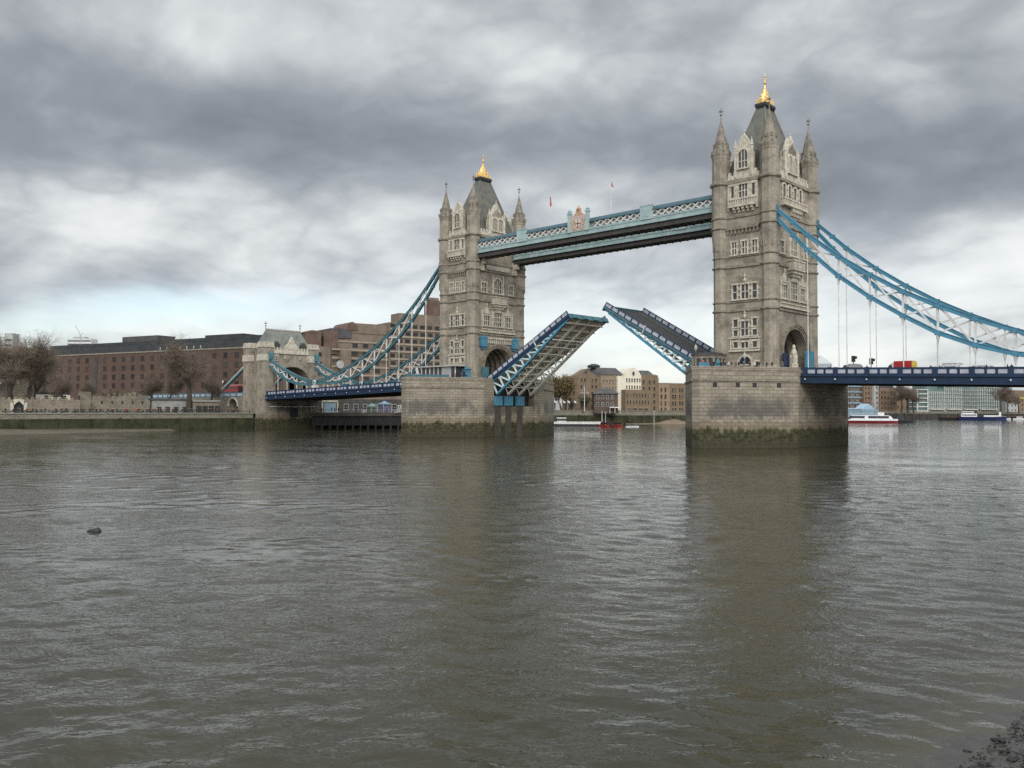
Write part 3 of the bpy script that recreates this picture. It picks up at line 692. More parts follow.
# ------------------------------------------------------------------ bascules
def bascule(s, root, L, label, beam=-2.15):
    ang = R(29.6); cx, sn = math.cos(ang), math.sin(ang)
    t = thing('bascule', label, 'drawbridge leaf', (s*abs(root[0]), 0, root[1]-4.5), 'raised leaves of the drawbridge')
    # local: a = distance from the root up the slope, n = height above the parapet-top line, y across
    def P(a, n, y): return (s*(abs(root[0])-(a*cx-n*sn)), y, root[1]+a*sn+n*cx)
    def hexb(mb, a0, a1, n0, n1, y0, y1, mi=0, na=None, nb=None):
        n0b, n1b = (n0, n1) if na is None else (na, nb)
        mb.hexa([P(a0, n0, y0), P(a1, n0b, y0), P(a1, n0b, y1), P(a0, n0, y1), P(a0, n1, y0), P(a1, n1b, y0), P(a1, n1b, y1), P(a0, n1, y1)], mi)
    W = 7.5
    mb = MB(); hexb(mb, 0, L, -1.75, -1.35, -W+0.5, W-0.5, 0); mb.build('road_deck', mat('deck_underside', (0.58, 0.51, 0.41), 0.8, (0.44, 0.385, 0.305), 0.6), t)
    mb = MB(); hexb(mb, 0.2, L-0.1, -1.345, -1.32, -W+2.6, W-2.6); mb.build('road_surface', ASPH, t)
    for sg in (-1, 1):
        mb = MB(); y0, y1 = sorted((sg*(W-0.1), sg*(W-2.5))); hexb(mb, 0.2, L-0.1, -1.345, -1.2, y0, y1); mb.build('footway', mat('footway_paving', (0.085, 0.083, 0.08), 0.9, (0.06, 0.058, 0.055), 0.8), t)
    for sg in (-1, 1):
        yo = sg*W; y0, y1 = sorted((yo, yo-sg*0.25))
        mb = MB(); hexb(mb, 0, L, beam, -1.1, y0, y1)                  # navy edge beam
        mb.build('edge_beam', NAVY if s < 0 else TEALD, t)
        mb = MB(); hexb(mb, 0, L, -0.14, 0.0, y0, y1); hexb(mb, 0, L, -1.1, -0.95, y0, y1)
        n = 15; st = L/n
        for k in range(n+1): hexb(mb, max(0, k*st-0.17), min(L, k*st+0.17), -0.95, -0.14, y0, y1)
        pr = mb.build('parapet', NAVY, t)
        for k in range(n):
            mb = MB(); hexb(mb, k*st+0.18, (k+1)*st-0.18, -0.93, -0.15, (y0+y1)/2-0.05, (y0+y1)/2+0.05); mb.build('parapet_panel', PANELW, pr)
    # main girders: bottom chord, web members
    tip = -2.1; DEP = -5.5 if s < 0 else -4.9
    for i, y in enumerate((-6.9, -2.9, 1.2, 5.6)):
        outer = y < -5
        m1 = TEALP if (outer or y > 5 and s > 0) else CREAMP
        def nb(a): return DEP+(tip+0.15-DEP)*(a/(L-1.5))**1.1
        N = 10; mb = MB()
        A = [0.6+(L-2.1)*k/N for k in range(N+1)]
        for k in range(N):
            a0, a1 = A[k], A[k+1]; hexb(mb, a0, a1, nb(a0)-0.25, nb(a0)+0.25, y-0.32, y+0.32, 0, nb(a1)-0.25, nb(a1)+0.25)
        hexb(mb, 0.2, L-0.4, -2.0, -1.76, y-0.3, y+0.3)
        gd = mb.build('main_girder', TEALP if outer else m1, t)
        mb = MB()
        for k in range(N):
            a0, a1 = A[k], A[k+1]
            if nb(a0) > -2.5: continue
            wb = 0.34 if outer else 0.2
            mb.bar(P(a0, nb(a0), y), P(a0, -1.8, y), wb, wb, up=(0, 1, 0))
            mb.bar(P(a1, nb(a1), y), P(a0, -1.8, y), wb, wb*1.1, up=(0, 1, 0))
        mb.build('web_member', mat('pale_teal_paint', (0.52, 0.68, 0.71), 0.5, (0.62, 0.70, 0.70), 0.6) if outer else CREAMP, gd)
    mb = MB()
    for k in range(1, 11):
        a = 0.6+(L-2.1)*k/10-0.3; nn = DEP+0.3+2.4*(k/10)
        hexb(mb, a-0.12, a+0.12, -2.35, -1.76, -W+0.4, W-0.5)
        if k < 9: mb.bar(P(a, nn+0.1, -6.7), P(a, nn+0.1, 5.4), 0.16, 0.22, up=(0, 0, 1))
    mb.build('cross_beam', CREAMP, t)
    mb = MB(); hexb(mb, L, L+0.25, -2.2, -0.9, -W+0.1, W-0.1)
    for k in range(4): hexb(mb, L+0.25, L+0.5, -2.1, -1.1, -6.6+k*3.9, -4.6+k*3.9)
    mb.build('nose_plate', TEALD, t)
    mb = MB()
    p = P(L*0.67, -1.4, -W-0.35); q = P(L*0.67, -1.4, -W-0.02)
    mb.bar(P(L*0.6, -2.2, -W-0.15), P(L*0.6, 0.05, -W-0.15), 0.14, 0.3, up=(0, 1, 0)); mb.build('white_marker_post', WHITE, t)
    return t
bascule(-1, (-31.9, 15.2), 30.3, 'raised leaf of the drawbridge at the left tower, showing its cream girders underneath', -1.75)
bascule(1, (33.0, 16.0), 30.9, 'raised leaf of the drawbridge at the right tower, showing its dark road surface', -1.5)

# ------------------------------------------------------------------ suspended side spans
def dz(x): return 14.8-0.0268*(abs(x)-54.0)                            # parapet top
def side_span(s, label):
    t = thing('side_span', label, 'bridge deck', (s*94, 0, 10), 'suspended side spans')
    x0, x1 = 53.2, 133.6
    def seg(mb, a, b, y0, y1, o0, o1, mi=0):
        xa, xb = s*a, s*b
        mb.hexa([(xa, y0, dz(a)+o0), (xb, y0, dz(b)+o0), (xb, y1, dz(b)+o0), (xa, y1, dz(a)+o0), (xa, y0, dz(a)+o1), (xb, y0, dz(b)+o1), (xb, y1, dz(b)+o1), (xa, y1, dz(a)+o1)], mi)
    mb = MB(); seg(mb, x0, x1, -10.1, 10.1, -1.75, -1.4); seg(mb, x0-1.1, x0, -9.3, 9.3, -1.6, -1.4)
    for k in range(15): a = x0+2+k*5.6; seg(mb, a, a+0.4, -9.9, 9.9, -2.85, -1.75)
    mb.build('deck_slab', SOFFIT, t)
    mb = MB(); seg(mb, x0-1.1, x1, -5.4, 5.4, -1.39, -1.36); mb.build('road_surface', ASPH, t)
    for sg in (-1, 1):
        mb = MB(); y0, y1 = sorted((sg*5.45, sg*10.05)); seg(mb, x0, x1, y0, y1, -1.395, -1.24); mb.build('footway', mat('footway_paving', (0.085, 0.083, 0.08), 0.9), t)
    for sg in (-1, 1):
        y0, y1 = sorted((sg*10.1, sg*10.5))
        mb = MB(); seg(mb, x0, x1, y0, y1, -2.72, -1.5); ya, yb = sorted((sg*10.1, sg*10.75)); seg(mb, x0, x1, ya, yb, -2.86, -2.72); seg(mb, x0, x1, ya, yb, -1.62, -1.5)
        for k in range(15):
            a = 54.1+k*5.6; seg(mb, a-0.12, a+0.12, *sorted((sg*10.5, sg*10.62)), -2.7, -1.62)
        fg = mb.build('fascia_girder', NAVY, t)
        mb = MB()
        for k in range(15):
            a = 54.1+k*5.6; mb.lathe(s*a, sg*10.66, [(0.02, dz(a)-2.28), (0.16, dz(a)-2.2), (0.16, dz(a)-2.05), (0.02, dz(a)-1.97)], 8)
        mb.build('boss', WHITE, fg)
        mb = MB(); yc, yd = sorted((sg*10.22, sg*10.42))
        seg(mb, x0, x1, yc, yd, -0.34, 0.0); seg(mb, x0, x1, yc, yd, -1.5, -1.05)
        nb = 14
        panels = []
        for k in range(nb+1):
            a = 54.1+k*5.6; seg(mb, max(x0, a-0.42), min(x1, a+0.42), *sorted((sg*10.2, sg*10.52)), -1.5, 0.06)
            for q in (1, 2, 3):
                b_ = a+0.42+(q-1)*1.587
                if q > 1 and b_+0.25 < x1: seg(mb, b_-0.2, b_+0.2, yc, yd, -1.1, -0.3)
                e0, e1 = b_+(0.2 if q > 1 else 0.0), b_+1.587-(0.2 if q < 3 else 0.0)
                if e1 < x1:
                    mp = MB(); seg(mp, e0, e1, (yc+yd)/2-0.05, (yc+yd)/2+0.05, -1.05, -0.34); panels.append(mp)
        pr = mb.build('parapet', NAVY, t)
        for mp in panels: mp.build('parapet_panel', PANELW, pr)
    return t
side_span(1, 'navy side span with pale parapet panels running off to the right edge')
side_span(-1, 'navy side span with pale parapet panels between the far tower and the shore arch')

# ------------------------------------------------------------------ suspension chains
TOPC = [(47.9, 45.5), (51.2, 42.4), (54.0, 39.7), (59.8, 34.95), (65.4, 31.0), (71.0, 27.5), (76.6, 24.55), (82.3, 21.95), (88.1, 19.7), (93.9, 17.75), (99.7, 16.35), (106.5, 15.35)]
BOTC = [(48.1, 43.6), (51.2, 40.0), (54.0, 36.85), (59.8, 31.35), (65.4, 27.0), (71.0, 23.3), (76.6, 20.0), (82.3, 17.65), (88.1, 16.0), (93.9, 15.05), (99.7, 14.85), (106.5, 15.2)]
TOPS = [(106.5, 15.35), (111.3, 15.95), (117.0, 17.35), (122.8, 19.2), (128.3, 21.2), (134.4, 23.7), (137.0, 24.8)]
BOTS = [(106.5, 15.15), (111.3, 14.65), (117.0, 15.1), (122.8, 16.4), (128.3, 18.6), (134.4, 21.8), (137.0, 23.6)]
def chain(s, sy, label):
    y = sy*9.0
    t = thing('suspension_chain', label, 'suspension chain', (s*106.5, y, 15.2), 'blue suspension chains of the side spans')
    paint = TEALP if s > 0 else TEALD  # left chains: same paint, darkened to carry their shade
    def P(q, dy=0): return (s*q[0], y+dy, q[1])
    def chord(name, pts, w, h):
        mb = MB(); mb.path([P(q) for q in pts], w, h)
        for q in pts[1:-1]: mb.bar((s*(q[0]-0.5), y, q[1]+0.6*0), (s*(q[0]+0.5), y, q[1]), w+0.14, h*0.98)
        # two thin flange plates that catch the light
        mb.path([(s*a, y, z+h*0.52) for a, z in pts], w+0.22, 0.08); mb.path([(s*a, y, z-h*0.52) for a, z in pts], w+0.22, 0.08)
        return mb.build(name, paint, t)
    chord('top_chord', TOPC, 0.5, 0.72); chord('bottom_chord', BOTC, 0.5, 0.72)
    chord('short_top_chord', TOPS, 0.5, 0.7); chord('short_bottom_chord', BOTS, 0.5, 0.7)
    for T_, B_, i0 in ((TOPC, BOTC, 2), (TOPS, BOTS, 1)):
        n = len(T_)
        for i in range(i0, n-1):
            if T_ is TOPC and i == n-1: continue
            mb = MB(); mb.bar(P(T_[i]), P(B_[i]), 0.3, 0.3, up=(0, 1, 0)); mb.build('strut', WHITE, t)
        for i in range(i0, n-2):
            mb = MB(); mb.bar(P(T_[i], -0.1), P(B_[i+1], -0.1), 0.28, 0.2, up=(0, 1, 0)); mb.bar(P(B_[i], 0.1), P(T_[i+1], 0.1), 0.28, 0.2, up=(0, 1, 0)); mb.build('brace', WHITE, t)
    hg = [q for q in BOTC[2:-1]]+[q for q in BOTS[1:-1]]
    for q in hg:
        zb = dz(q[0])-1.3
        if q[1]-0.5 <= zb+0.3: continue
        mb = MB(); zt = q[1]-0.36; h = zt-zb
        if h > 1.6: mb.lathe(s*q[0], y, [(0.09, zb), (0.09, zt-1.4), (0.16, zt-1.1), (0.34, zt-0.15), (0.34, zt)], 6)
        else: mb.lathe(s*q[0], y, [(0.1, zb), (0.12, zt-0.4*h), (0.26, zt)], 6)
        mb.build('hanger', WHITE, t)
    mb = MB()                                                          # the pin at the low point, with its white ring
    mb.tube((s*106.5, y-0.6, 15.2), (s*106.5, y+0.6, 15.2), 0.75, 0.75, 16, 1); mb.tube((s*106.5, y-0.64, 15.2), (s*106.5, y+0.64, 15.2), 0.45, 0.45, 16, 0)
    mb.build('pin', [paint, WHITE], t)
    mb = MB(); mb.box(*sorted((s*105.6, s*107.4)), y-0.75, y+0.75, dz(106.5)-1.3, 14.3); mb.build('pin_pedestal', WHITE, t)
    mb = MB(); mb.box(*sorted((s*46.9, s*48.3)), y-0.5, y+0.5, 43.0, 46.2); mb.lathe(s*47.6, y, [(0.3, 46.2), (0.4, 46.5), (0.12, 46.8), (0.03, 47.6)], 6); mb.build('saddle', TEALD, t)
    return t
chain(1, -1, 'bright blue chain right of the near tower, nearer one of that pair')
chain(1, 1, 'bright blue chain right of the near tower, farther one of that pair')
chain(-1, -1, 'blue green chain left of the far tower, nearer one, white ring in full view')
chain(-1, 1, 'blue green chain left of the far tower, partly hidden behind the nearer chain')
# ------------------------------------------------------------------ water
def water():
    m = bpy.data.materials.new('river_water'); m.use_nodes = True; t = m.node_tree; g = NG(t)
    bs = t.nodes['Principled BSDF']
    pos = g.n('ShaderNodeNewGeometry').outputs['Position']; x, y, z = g.sep(pos)
    c = g.mix(g.ss(g.noise(pos, 0.02, 3, 0.5), 0.35, 0.65), WATER_C[0], WATER_C[1])
    # thinner, sandier water over the shelving shore
    c = g.mix(g.ss(g.m('ADD', g.m('SUBTRACT', x, g.m('MULTIPLY', g.m('ADD', y, 142.0), 0.035)), g.noise(pos, 1.5, 3, 0.6)), 115.5, 118.6, 0.0, 0.7), c, (0.105, 0.092, 0.062))
    g.put(bs.inputs['Base Color'], c); bs.inputs['Roughness'].default_value = WATER_R; bs.inputs['IOR'].default_value = 1.333
    a = R(28)
    def rot(ax, ay, ang): 
        ca, sa = math.cos(ang), math.sin(ang)
        return g.comb(g.m('ADD', g.m('MULTIPLY', x, ca*ax), g.m('MULTIPLY', y, sa*ax)), g.m('ADD', g.m('MULTIPLY', x, -sa*ay), g.m('MULTIPLY', y, ca*ay)), 0.0)
    h1 = g.noise(rot(1.0, 1.5, a), 1.1, 3, 0.5, 0.5)
    h2 = g.noise(rot(1.0, 1.4, a+0.5), 3.0, 2, 0.5, 0.5)
    h1 = g.m('MULTIPLY', g.m('ABSOLUTE', g.m('SUBTRACT', h1, 0.5)), -2.0); h2 = g.m('MULTIPLY', g.m('ABSOLUTE', g.m('SUBTRACT', h2, 0.5)), -2.0)   # peaked crests
    patch = g.ss(g.noise(rot(1.0, 2.2, a), 0.045, 4, 0.6), 0.35, 0.65, 0.3, 1.3)     # gust patches
    h = g.m('ADD', g.m('MULTIPLY', h1, 0.16), g.m('MULTIPLY', h2, 0.05))
    b = g.n('ShaderNodeBump'); b.inputs['Distance'].default_value = WATER_B; b.inputs['Strength'].default_value = 1.0
    g.put(b.inputs['Height'], g.m('MULTIPLY', h, patch)); g.put(bs.inputs['Normal'], b.outputs[0])
    # real waves: a fan of rings, fine near the shore where the camera stands and coarser far away
    rng = np.random.default_rng(5)
    cx, cy = 124.0, -163.0
    nr, na = 1600, 680
    r = 5.0*np.exp(np.linspace(0, math.log(4200/5.0), nr)); dr = np.gradient(r)
    th = np.linspace(math.radians(-20), math.radians(205), na) # direction angle measured from +X
    RR, TT = np.meshgrid(r, th, indexing='ij'); X = cx+RR*np.cos(TT); Y = cy+RR*np.sin(TT)
    sp = np.maximum(dr[:, None], RR*(th[1]-th[0])*0.75)
    Z = np.zeros_like(X)
    for k in range(46):
        lam = 0.5*(3.8/0.5)**(k/45.0)*rng.uniform(0.9, 1.1); ang = math.radians(124)+rng.normal(0, 0.6)
        amp = 0.0019*lam**0.9*rng.uniform(0.6, 1.3); ph = rng.uniform(0, 6.28)
        fade = np.clip((lam/sp-3.0)/3.0, 0, 1)
        q = 2*math.pi/lam*(X*math.cos(ang)+Y*math.sin(ang))+ph+1.3*np.sin(0.11*X*math.cos(ang+1.5)+0.07*Y*math.sin(ang+1.4)+ph)
        Z += amp*fade*(np.sin(q)+0.25*np.sin(2*q+0.6))
    Z *= WAVE
    nv = nr*na; co = np.stack([X, Y, Z], -1).reshape(-1, 3).astype(np.float32)
    i = np.arange(nr-1)[:, None]*na; j = np.arange(na-1)[None, :]
    a0 = (i+j).ravel(); f = np.stack([a0, a0+na, a0+na+1, a0+1], -1).astype(np.int32)
    me = bpy.data.meshes.new('river_water'); me.vertices.add(nv); me.vertices.foreach_set('co', co.ravel())
    me.loops.add(f.size); me.loops.foreach_set('vertex_index', f.ravel())
    me.polygons.add(len(f)); me.polygons.foreach_set('loop_start', np.arange(0, f.size, 4, dtype=np.int32))
    me.polygons.foreach_set('use_smooth', np.ones(len(f), dtype=bool))
    me.update(calc_edges=True); me.validate()
    me.materials.append(m); o = bpy.data.objects.new('river_water', me); COL.objects.link(o); struct(o)
    if me.polygons[0].normal.z < 0: me.flip_normals()
WATER_C = ((0.035, 0.033, 0.0185), (0.043, 0.039, 0.023)); WATER_R = 0.03; WATER_B = 0.24; WAVE = 1.4
water()

# ------------------------------------------------------------------ banks
MUD = mat('foreshore_mud', (0.125, 0.10, 0.068), 0.7, (0.085, 0.07, 0.048), 0.35, 0.05, 2.0)
PAVE = mat('wharf_paving', (0.30, 0.28, 0.25), 0.9, (0.22, 0.21, 0.19), 0.4)
QUAY = ashlar('quay_stone', (0.20, 0.185, 0.14), (0.26, 0.235, 0.185), (0.14, 0.13, 0.1), 1.4, 0.5, ux=0.5, uy=1.0, stain=0.5)
ALGAE = mat('river_wall_weed', (0.020, 0.025, 0.010), 0.9, (0.055, 0.054, 0.026), 0.35, 0.06, 1.5, streak=0.4)
BEACH = mat('wet_beach', (0.085, 0.078, 0.066), 0.4, (0.055, 0.051, 0.043), 2.2, 0.04, 9.0)
edge = [(-140.5, -600), (-140.5, -60), (-140.5, 12), (-139.5, 40), (-134, 75)]
for px, dp in ((553, 410), (640, 428), (690, 448), (780, 540), (845, 690), (935, 735), (1024, 800), (1140, 900)):
    p = at(px, dp); edge.append((p[0], p[1]))
edge_far = edge+[(2500, 1500)]
mb = MB()
poly = edge_far+[(9000, 9000), (-9000, 9000), (-9000, -600)]
mb.face([(x, y, 5.2) for x, y in poly])
struct(mb.build('north_bank', PAVE))
def ribbon(name, pts, z0, z1, th, mats, label, cat, cope=True, weed=0.62):
    """river wall along a line; lower part weedy"""
    o_ = thing(name, label, cat, (pts[0][0], pts[0][1], 0))
    mb = MB(); mw = MB(); mc = MB()
    for (xa, ya), (xb, yb) in zip(pts[:-1], pts[1:]):
        d = Vector((xb-xa, yb-ya)).normalized(); n = Vector((d.y, -d.x)); 
        def q(o0, o1, a=0.0): 
            e = d*a
            return [(xa+n.x*o0-e.x, ya+n.y*o0-e.y), (xb+n.x*o0+e.x, yb+n.y*o0+e.y), (xb+n.x*o1+e.x, yb+n.y*o1+e.y), (xa+n.x*o1-e.x, ya+n.y*o1-e.y)]
        zm = z0+(z1-z0)*weed
        mb.prism(q(-th, 0.0), zm, z1); mw.prism(q(-th, 0.12), z0-2, zm)
        L = math.hypot(xb-xa, yb-ya)
        for k in range(int(L/9)):
            a = (k+0.5)*9; p = Vector((xa, ya))+d*a
            mw.prism([(p.x+n.x*0.12-d.x*0.25, p.y+n.y*0.12-d.y*0.25), (p.x+n.x*0.12+d.x*0.25, p.y+n.y*0.12+d.y*0.25), (p.x+n.x*0.5+d.x*0.25, p.y+n.y*0.5+d.y*0.25), (p.x+n.x*0.5-d.x*0.25, p.y+n.y*0.5-d.y*0.25)], z0-2, zm+random.uniform(-0.6, 0.4))
        if cope: mc.prism(q(-th, 0.22), z1, z1+0.3)
    mb.build('wall', mats[0], o_); mw.build('weedy_base', mats[1], o_); mc.build('coping', mats[2], o_)
    return o_
ribbon('river_wall', [(-140, -600), (-140, -60), (-140, -11.2)], 0, 5.2, 0.8, (QUAY, ALGAE, PAVE), 'long stone river wall with dark weed along the wharf left of the bridge', 'river wall', weed=0.72)
qe = [at(px, dp) for px, dp in ((553, 406), (640, 424), (690, 444), (780, 536))]
ribbon('river_wall', [(-132.6, 76)]+[(p[0], p[1]) for p in qe], 0, 6.4, 0.8, (QUAY, ALGAE, QUAY), 'stone river wall with green weed below the brown brick flats, seen through the gap', 'river wall', weed=0.66)
qe2 = [at(px, dp) for px, dp in ((780, 536), (845, 686), (935, 731), (1024, 796), (1140, 896))]
ribbon('river_wall', [(p[0], p[1]) for p in qe2], 0, 6.2, 0.8, (QUAY, mat('dark_quay', (0.06, 0.055, 0.048), 0.9, (0.035, 0.032, 0.028), 0.4), PAVE), 'far dark river wall under the warehouses and green glass flats on the right', 'river wall', weed=0.75)
# sloping foreshore strips
mb = MB()
rows = [(-139.8, 1.25), (-134, 0.85), (-126, 0.35), (-117, -0.5)]
ys = [-600+i*14 for i in range(41)]
def fz(x, y, z): return z+0.12*math.sin(x*0.7+y*0.21)+0.1*math.sin(y*0.083+x)
for a, b in zip(ys[:-1], ys[1:]):
    for (x0, z0), (x1, z1) in zip(rows[:-1], rows[1:]):
        k0 = max(0.0, min(1.0, (-a-14)/80)); k1 = max(0.0, min(1.0, (-b-14)/80))
        def X(x, k): return -139.8+(x+139.8)*k
        h = lambda x, y, z, k_: fz(x, y, z)*k_**0.6-0.3*(1-k_)
        mb.face([(X(x0, k0), a, h(x0, a, z0, k0)), (X(x0, k1), b, h(x0, b, z0, k1)), (X(x1, k1), b, h(x1, b, z1, k1)), (X(x1, k0), a, h(x1, a, z1, k0))])
struct(mb.build('foreshore', MUD, smooth=True))
mb = MB()
for px0, px1, d0, d1 in ((600, 640, 418, 426), (640, 690, 426, 446)):
    a, b = at(px0, d0), at(px1, d1); n = Vector((0.55, -0.83))
    for k in range(6):
        f0, f1 = k/6, (k+1)/6; p = a+(b-a)*f0; q = a+(b-a)*f1
        w0, w1 = 3+11*max(0, (px0+(px1-px0)*f0-600)/90), 3+11*max(0, (px0+(px1-px0)*f1-600)/90)
        hh = lambda px: 0.4+2.6*math.exp(-((px-672)/11.0)**2)
        h0, h1 = hh(px0+(px1-px0)*f0), hh(px0+(px1-px0)*f1)
        mb.face([(p[0], p[1], h0), (q[0], q[1], h1), (q[0]+n.x*w1*0.5, q[1]+n.y*w1*0.5, h1*0.55), (p[0]+n.x*w0*0.5, p[1]+n.y*w0*0.5, h0*0.55)])
        mb.face([(p[0]+n.x*w0*0.5, p[1]+n.y*w0*0.5, h0*0.55), (q[0]+n.x*w1*0.5, q[1]+n.y*w1*0.5, h1*0.55), (q[0]+n.x*w1, q[1]+n.y*w1, -0.4), (p[0]+n.x*w0, p[1]+n.y*w0, -0.4)])
struct(mb.build('sand_bank', mat('sand', (0.22, 0.165, 0.11), 0.9, (0.14, 0.11, 0.075), 0.4), smooth=True))
# near shore: beach, promenade the photographer stands on
mb = MB()
nx, ny = 44, 150
def bz(x, y):
    s = x-117.75-0.035*(y+142)
    return 0.062*s+0.008*math.sin(x*3.1+y*1.3)+0.007*math.sin(y*2.7-x*1.9)+0.006*math.sin(x*7+y*5)
gx = [113.5+9.3*i/nx for i in range(nx+1)]; gy = [-230+i*1.0 for i in range(ny+1)]
b0 = 0
for y in gy:
    for x in gx: mb.v.append((x, y, bz(x, y)))
for j in range(ny):
    for i in range(nx):
        a = j*(nx+1)+i; mb.f.append((a, a+1, a+nx+2, a+nx+1)); mb.m.append(0)
struct(mb.build('near_beach', BEACH, smooth=True))
mb = MB(); rr = random.Random(12)
for k in range(3600):                                                 # fine shingle, too much of it to count
    y = rr.uniform(-150, -134); x = 117.95+0.035*(y+142)+abs(rr.gauss(0, 1.0)); r0 = rr.uniform(0.012, 0.035); z = bz(x, y); a0 = rr.uniform(0, 6)
    mb.lathe(x, y, [(r0*0.7, z-0.005), (r0, z+r0*0.3), (r0*0.5, z+r0*0.65)], 5, a0, k % 3)
sh = mb.build('shingle', [mat('shingle_dark', (0.03, 0.029, 0.027), 0.5), mat('shingle_grey', (0.075, 0.072, 0.066), 0.55), mat('shingle_brown', (0.06, 0.048, 0.035), 0.55)]); sh['kind'] = 'stuff'
mb = MB(); mb.box(122.62, 900, -900, 52, -3, 5.3); mb.box(122.62, 900, 52, 700, -3, 5.2)
def slabs():
    m = bpy.data.materials.new('promenade_slabs'); m.use_nodes = True; t = m.node_tree; g = NG(t); bs = t.nodes['Principled BSDF']
    pos = g.n('ShaderNodeNewGeometry').outputs['Position']
    br = g.n('ShaderNodeTexBrick'); g.put(br.inputs['Vector'], pos); br.inputs['Scale'].default_value = 1.0; br.inputs['Brick Width'].default_value = 0.9; br.inputs['Row Height'].default_value = 0.6; br.inputs['Mortar Size'].default_value = 0.008
    br.inputs['Color1'].default_value = (0.27, 0.25, 0.22, 1); br.inputs['Color2'].default_value = (0.33, 0.31, 0.28, 1); br.inputs['Mortar'].default_value = (0.12, 0.11, 0.1, 1)
    g.put(bs.inputs['Base Color'], g.mix(g.m('MULTIPLY', g.ss(g.noise(pos, 0.8, 6, 0.6), 0.4, 0.7), 0.5), br.outputs['Color'], (0.17, 0.16, 0.145))); bs.inputs['Roughness'].default_value = 0.85
    return m
struct(mb.build('south_bank', slabs()))
ribbon('river_wall', [(122.6, 300), (122.6, -10.5)], 0, 5.4, 0.5, (QUAY, ALGAE, PAVE), 'stone river wall of the near shore, outside the frame', 'river wall') if False else None
# stones on the beach
def stone_bm(x, y, r, fl, seed):
    rr = random.Random(seed); bm = bmesh.new(); bmesh.ops.create_icosphere(bm, subdivisions=2, radius=1)
    for v in bm.verts:
        n = 1+0.22*math.sin(v.co.x*3+seed)+0.18*math.sin(v.co.y*4.1+seed*2)+0.1*rr.uniform(-1, 1); v.co *= n
    me = bpy.data.meshes.new('beach_stone'); bm.to_mesh(me); bm.free(); me.materials.append(mat('wet_stone', (0.045, 0.043, 0.039), 0.4, (0.02, 0.02, 0.018), 4.0, 0.02, 14.0))
    return me
smesh = [stone_bm(0, 0, 1, 1, k) for k in range(5)]
rr = random.Random(3)
for k in range(80):
    if k < 12: x, y = [(118.5, -139.4), (118.35, -140.3), (118.15, -141.2), (118.6, -140.9), (118.05, -142.3), (118.3, -142.9), (118.7, -142.0), (118.55, -143.2), (117.75, -143.3), (118.2, -143.9), (118.9, -143.0), (118.8, -141.5)][k]; r = rr.uniform(0.045, 0.095)
    else: y = rr.uniform(-147, -137.5); x = 118.3+0.035*(y+142)+abs(rr.gauss(0, 0.8))+0.1; r = rr.uniform(0.02, 0.07)
    o = bpy.data.objects.new('beach_stone', rr.choice(smesh)); COL.objects.link(o)
    o.location = (x, y, bz(x, y)+r*0.15); o.scale = (r*1.5, r, r*0.6); o.rotation_euler = (0, 0, rr.uniform(0, 6))
    tag(o, 'dark wet stone scattered on the beach in the near corner', 'stone', 'stones on the near beach')
# the lump floating on the river
bm = bmesh.new(); bmesh.ops.create_icosphere(bm, subdivisions=3, radius=1)
for v in bm.verts:
    v.co.x *= 0.40*(1.0-0.25*v.co.x); v.co.y *= 0.22; v.co.z *= 0.15*(1+0.45*math.exp(-((v.co.x-0.12)/0.12)**2))
me = bpy.data.meshes.new('driftwood'); bm.to_mesh(me); bm.free(); me.materials.append(mat('wet_wood', (0.018, 0.016, 0.014), 0.5, (0.03, 0.027, 0.022), 3.0))
o = bpy.data.objects.new('driftwood', me); COL.objects.link(o); o.location = (73.3, -143.4, 0.03); o.rotation_euler = (0, 0, 0.75)
tag(o, 'small dark lump drifting alone on the open water at the left', 'driftwood')

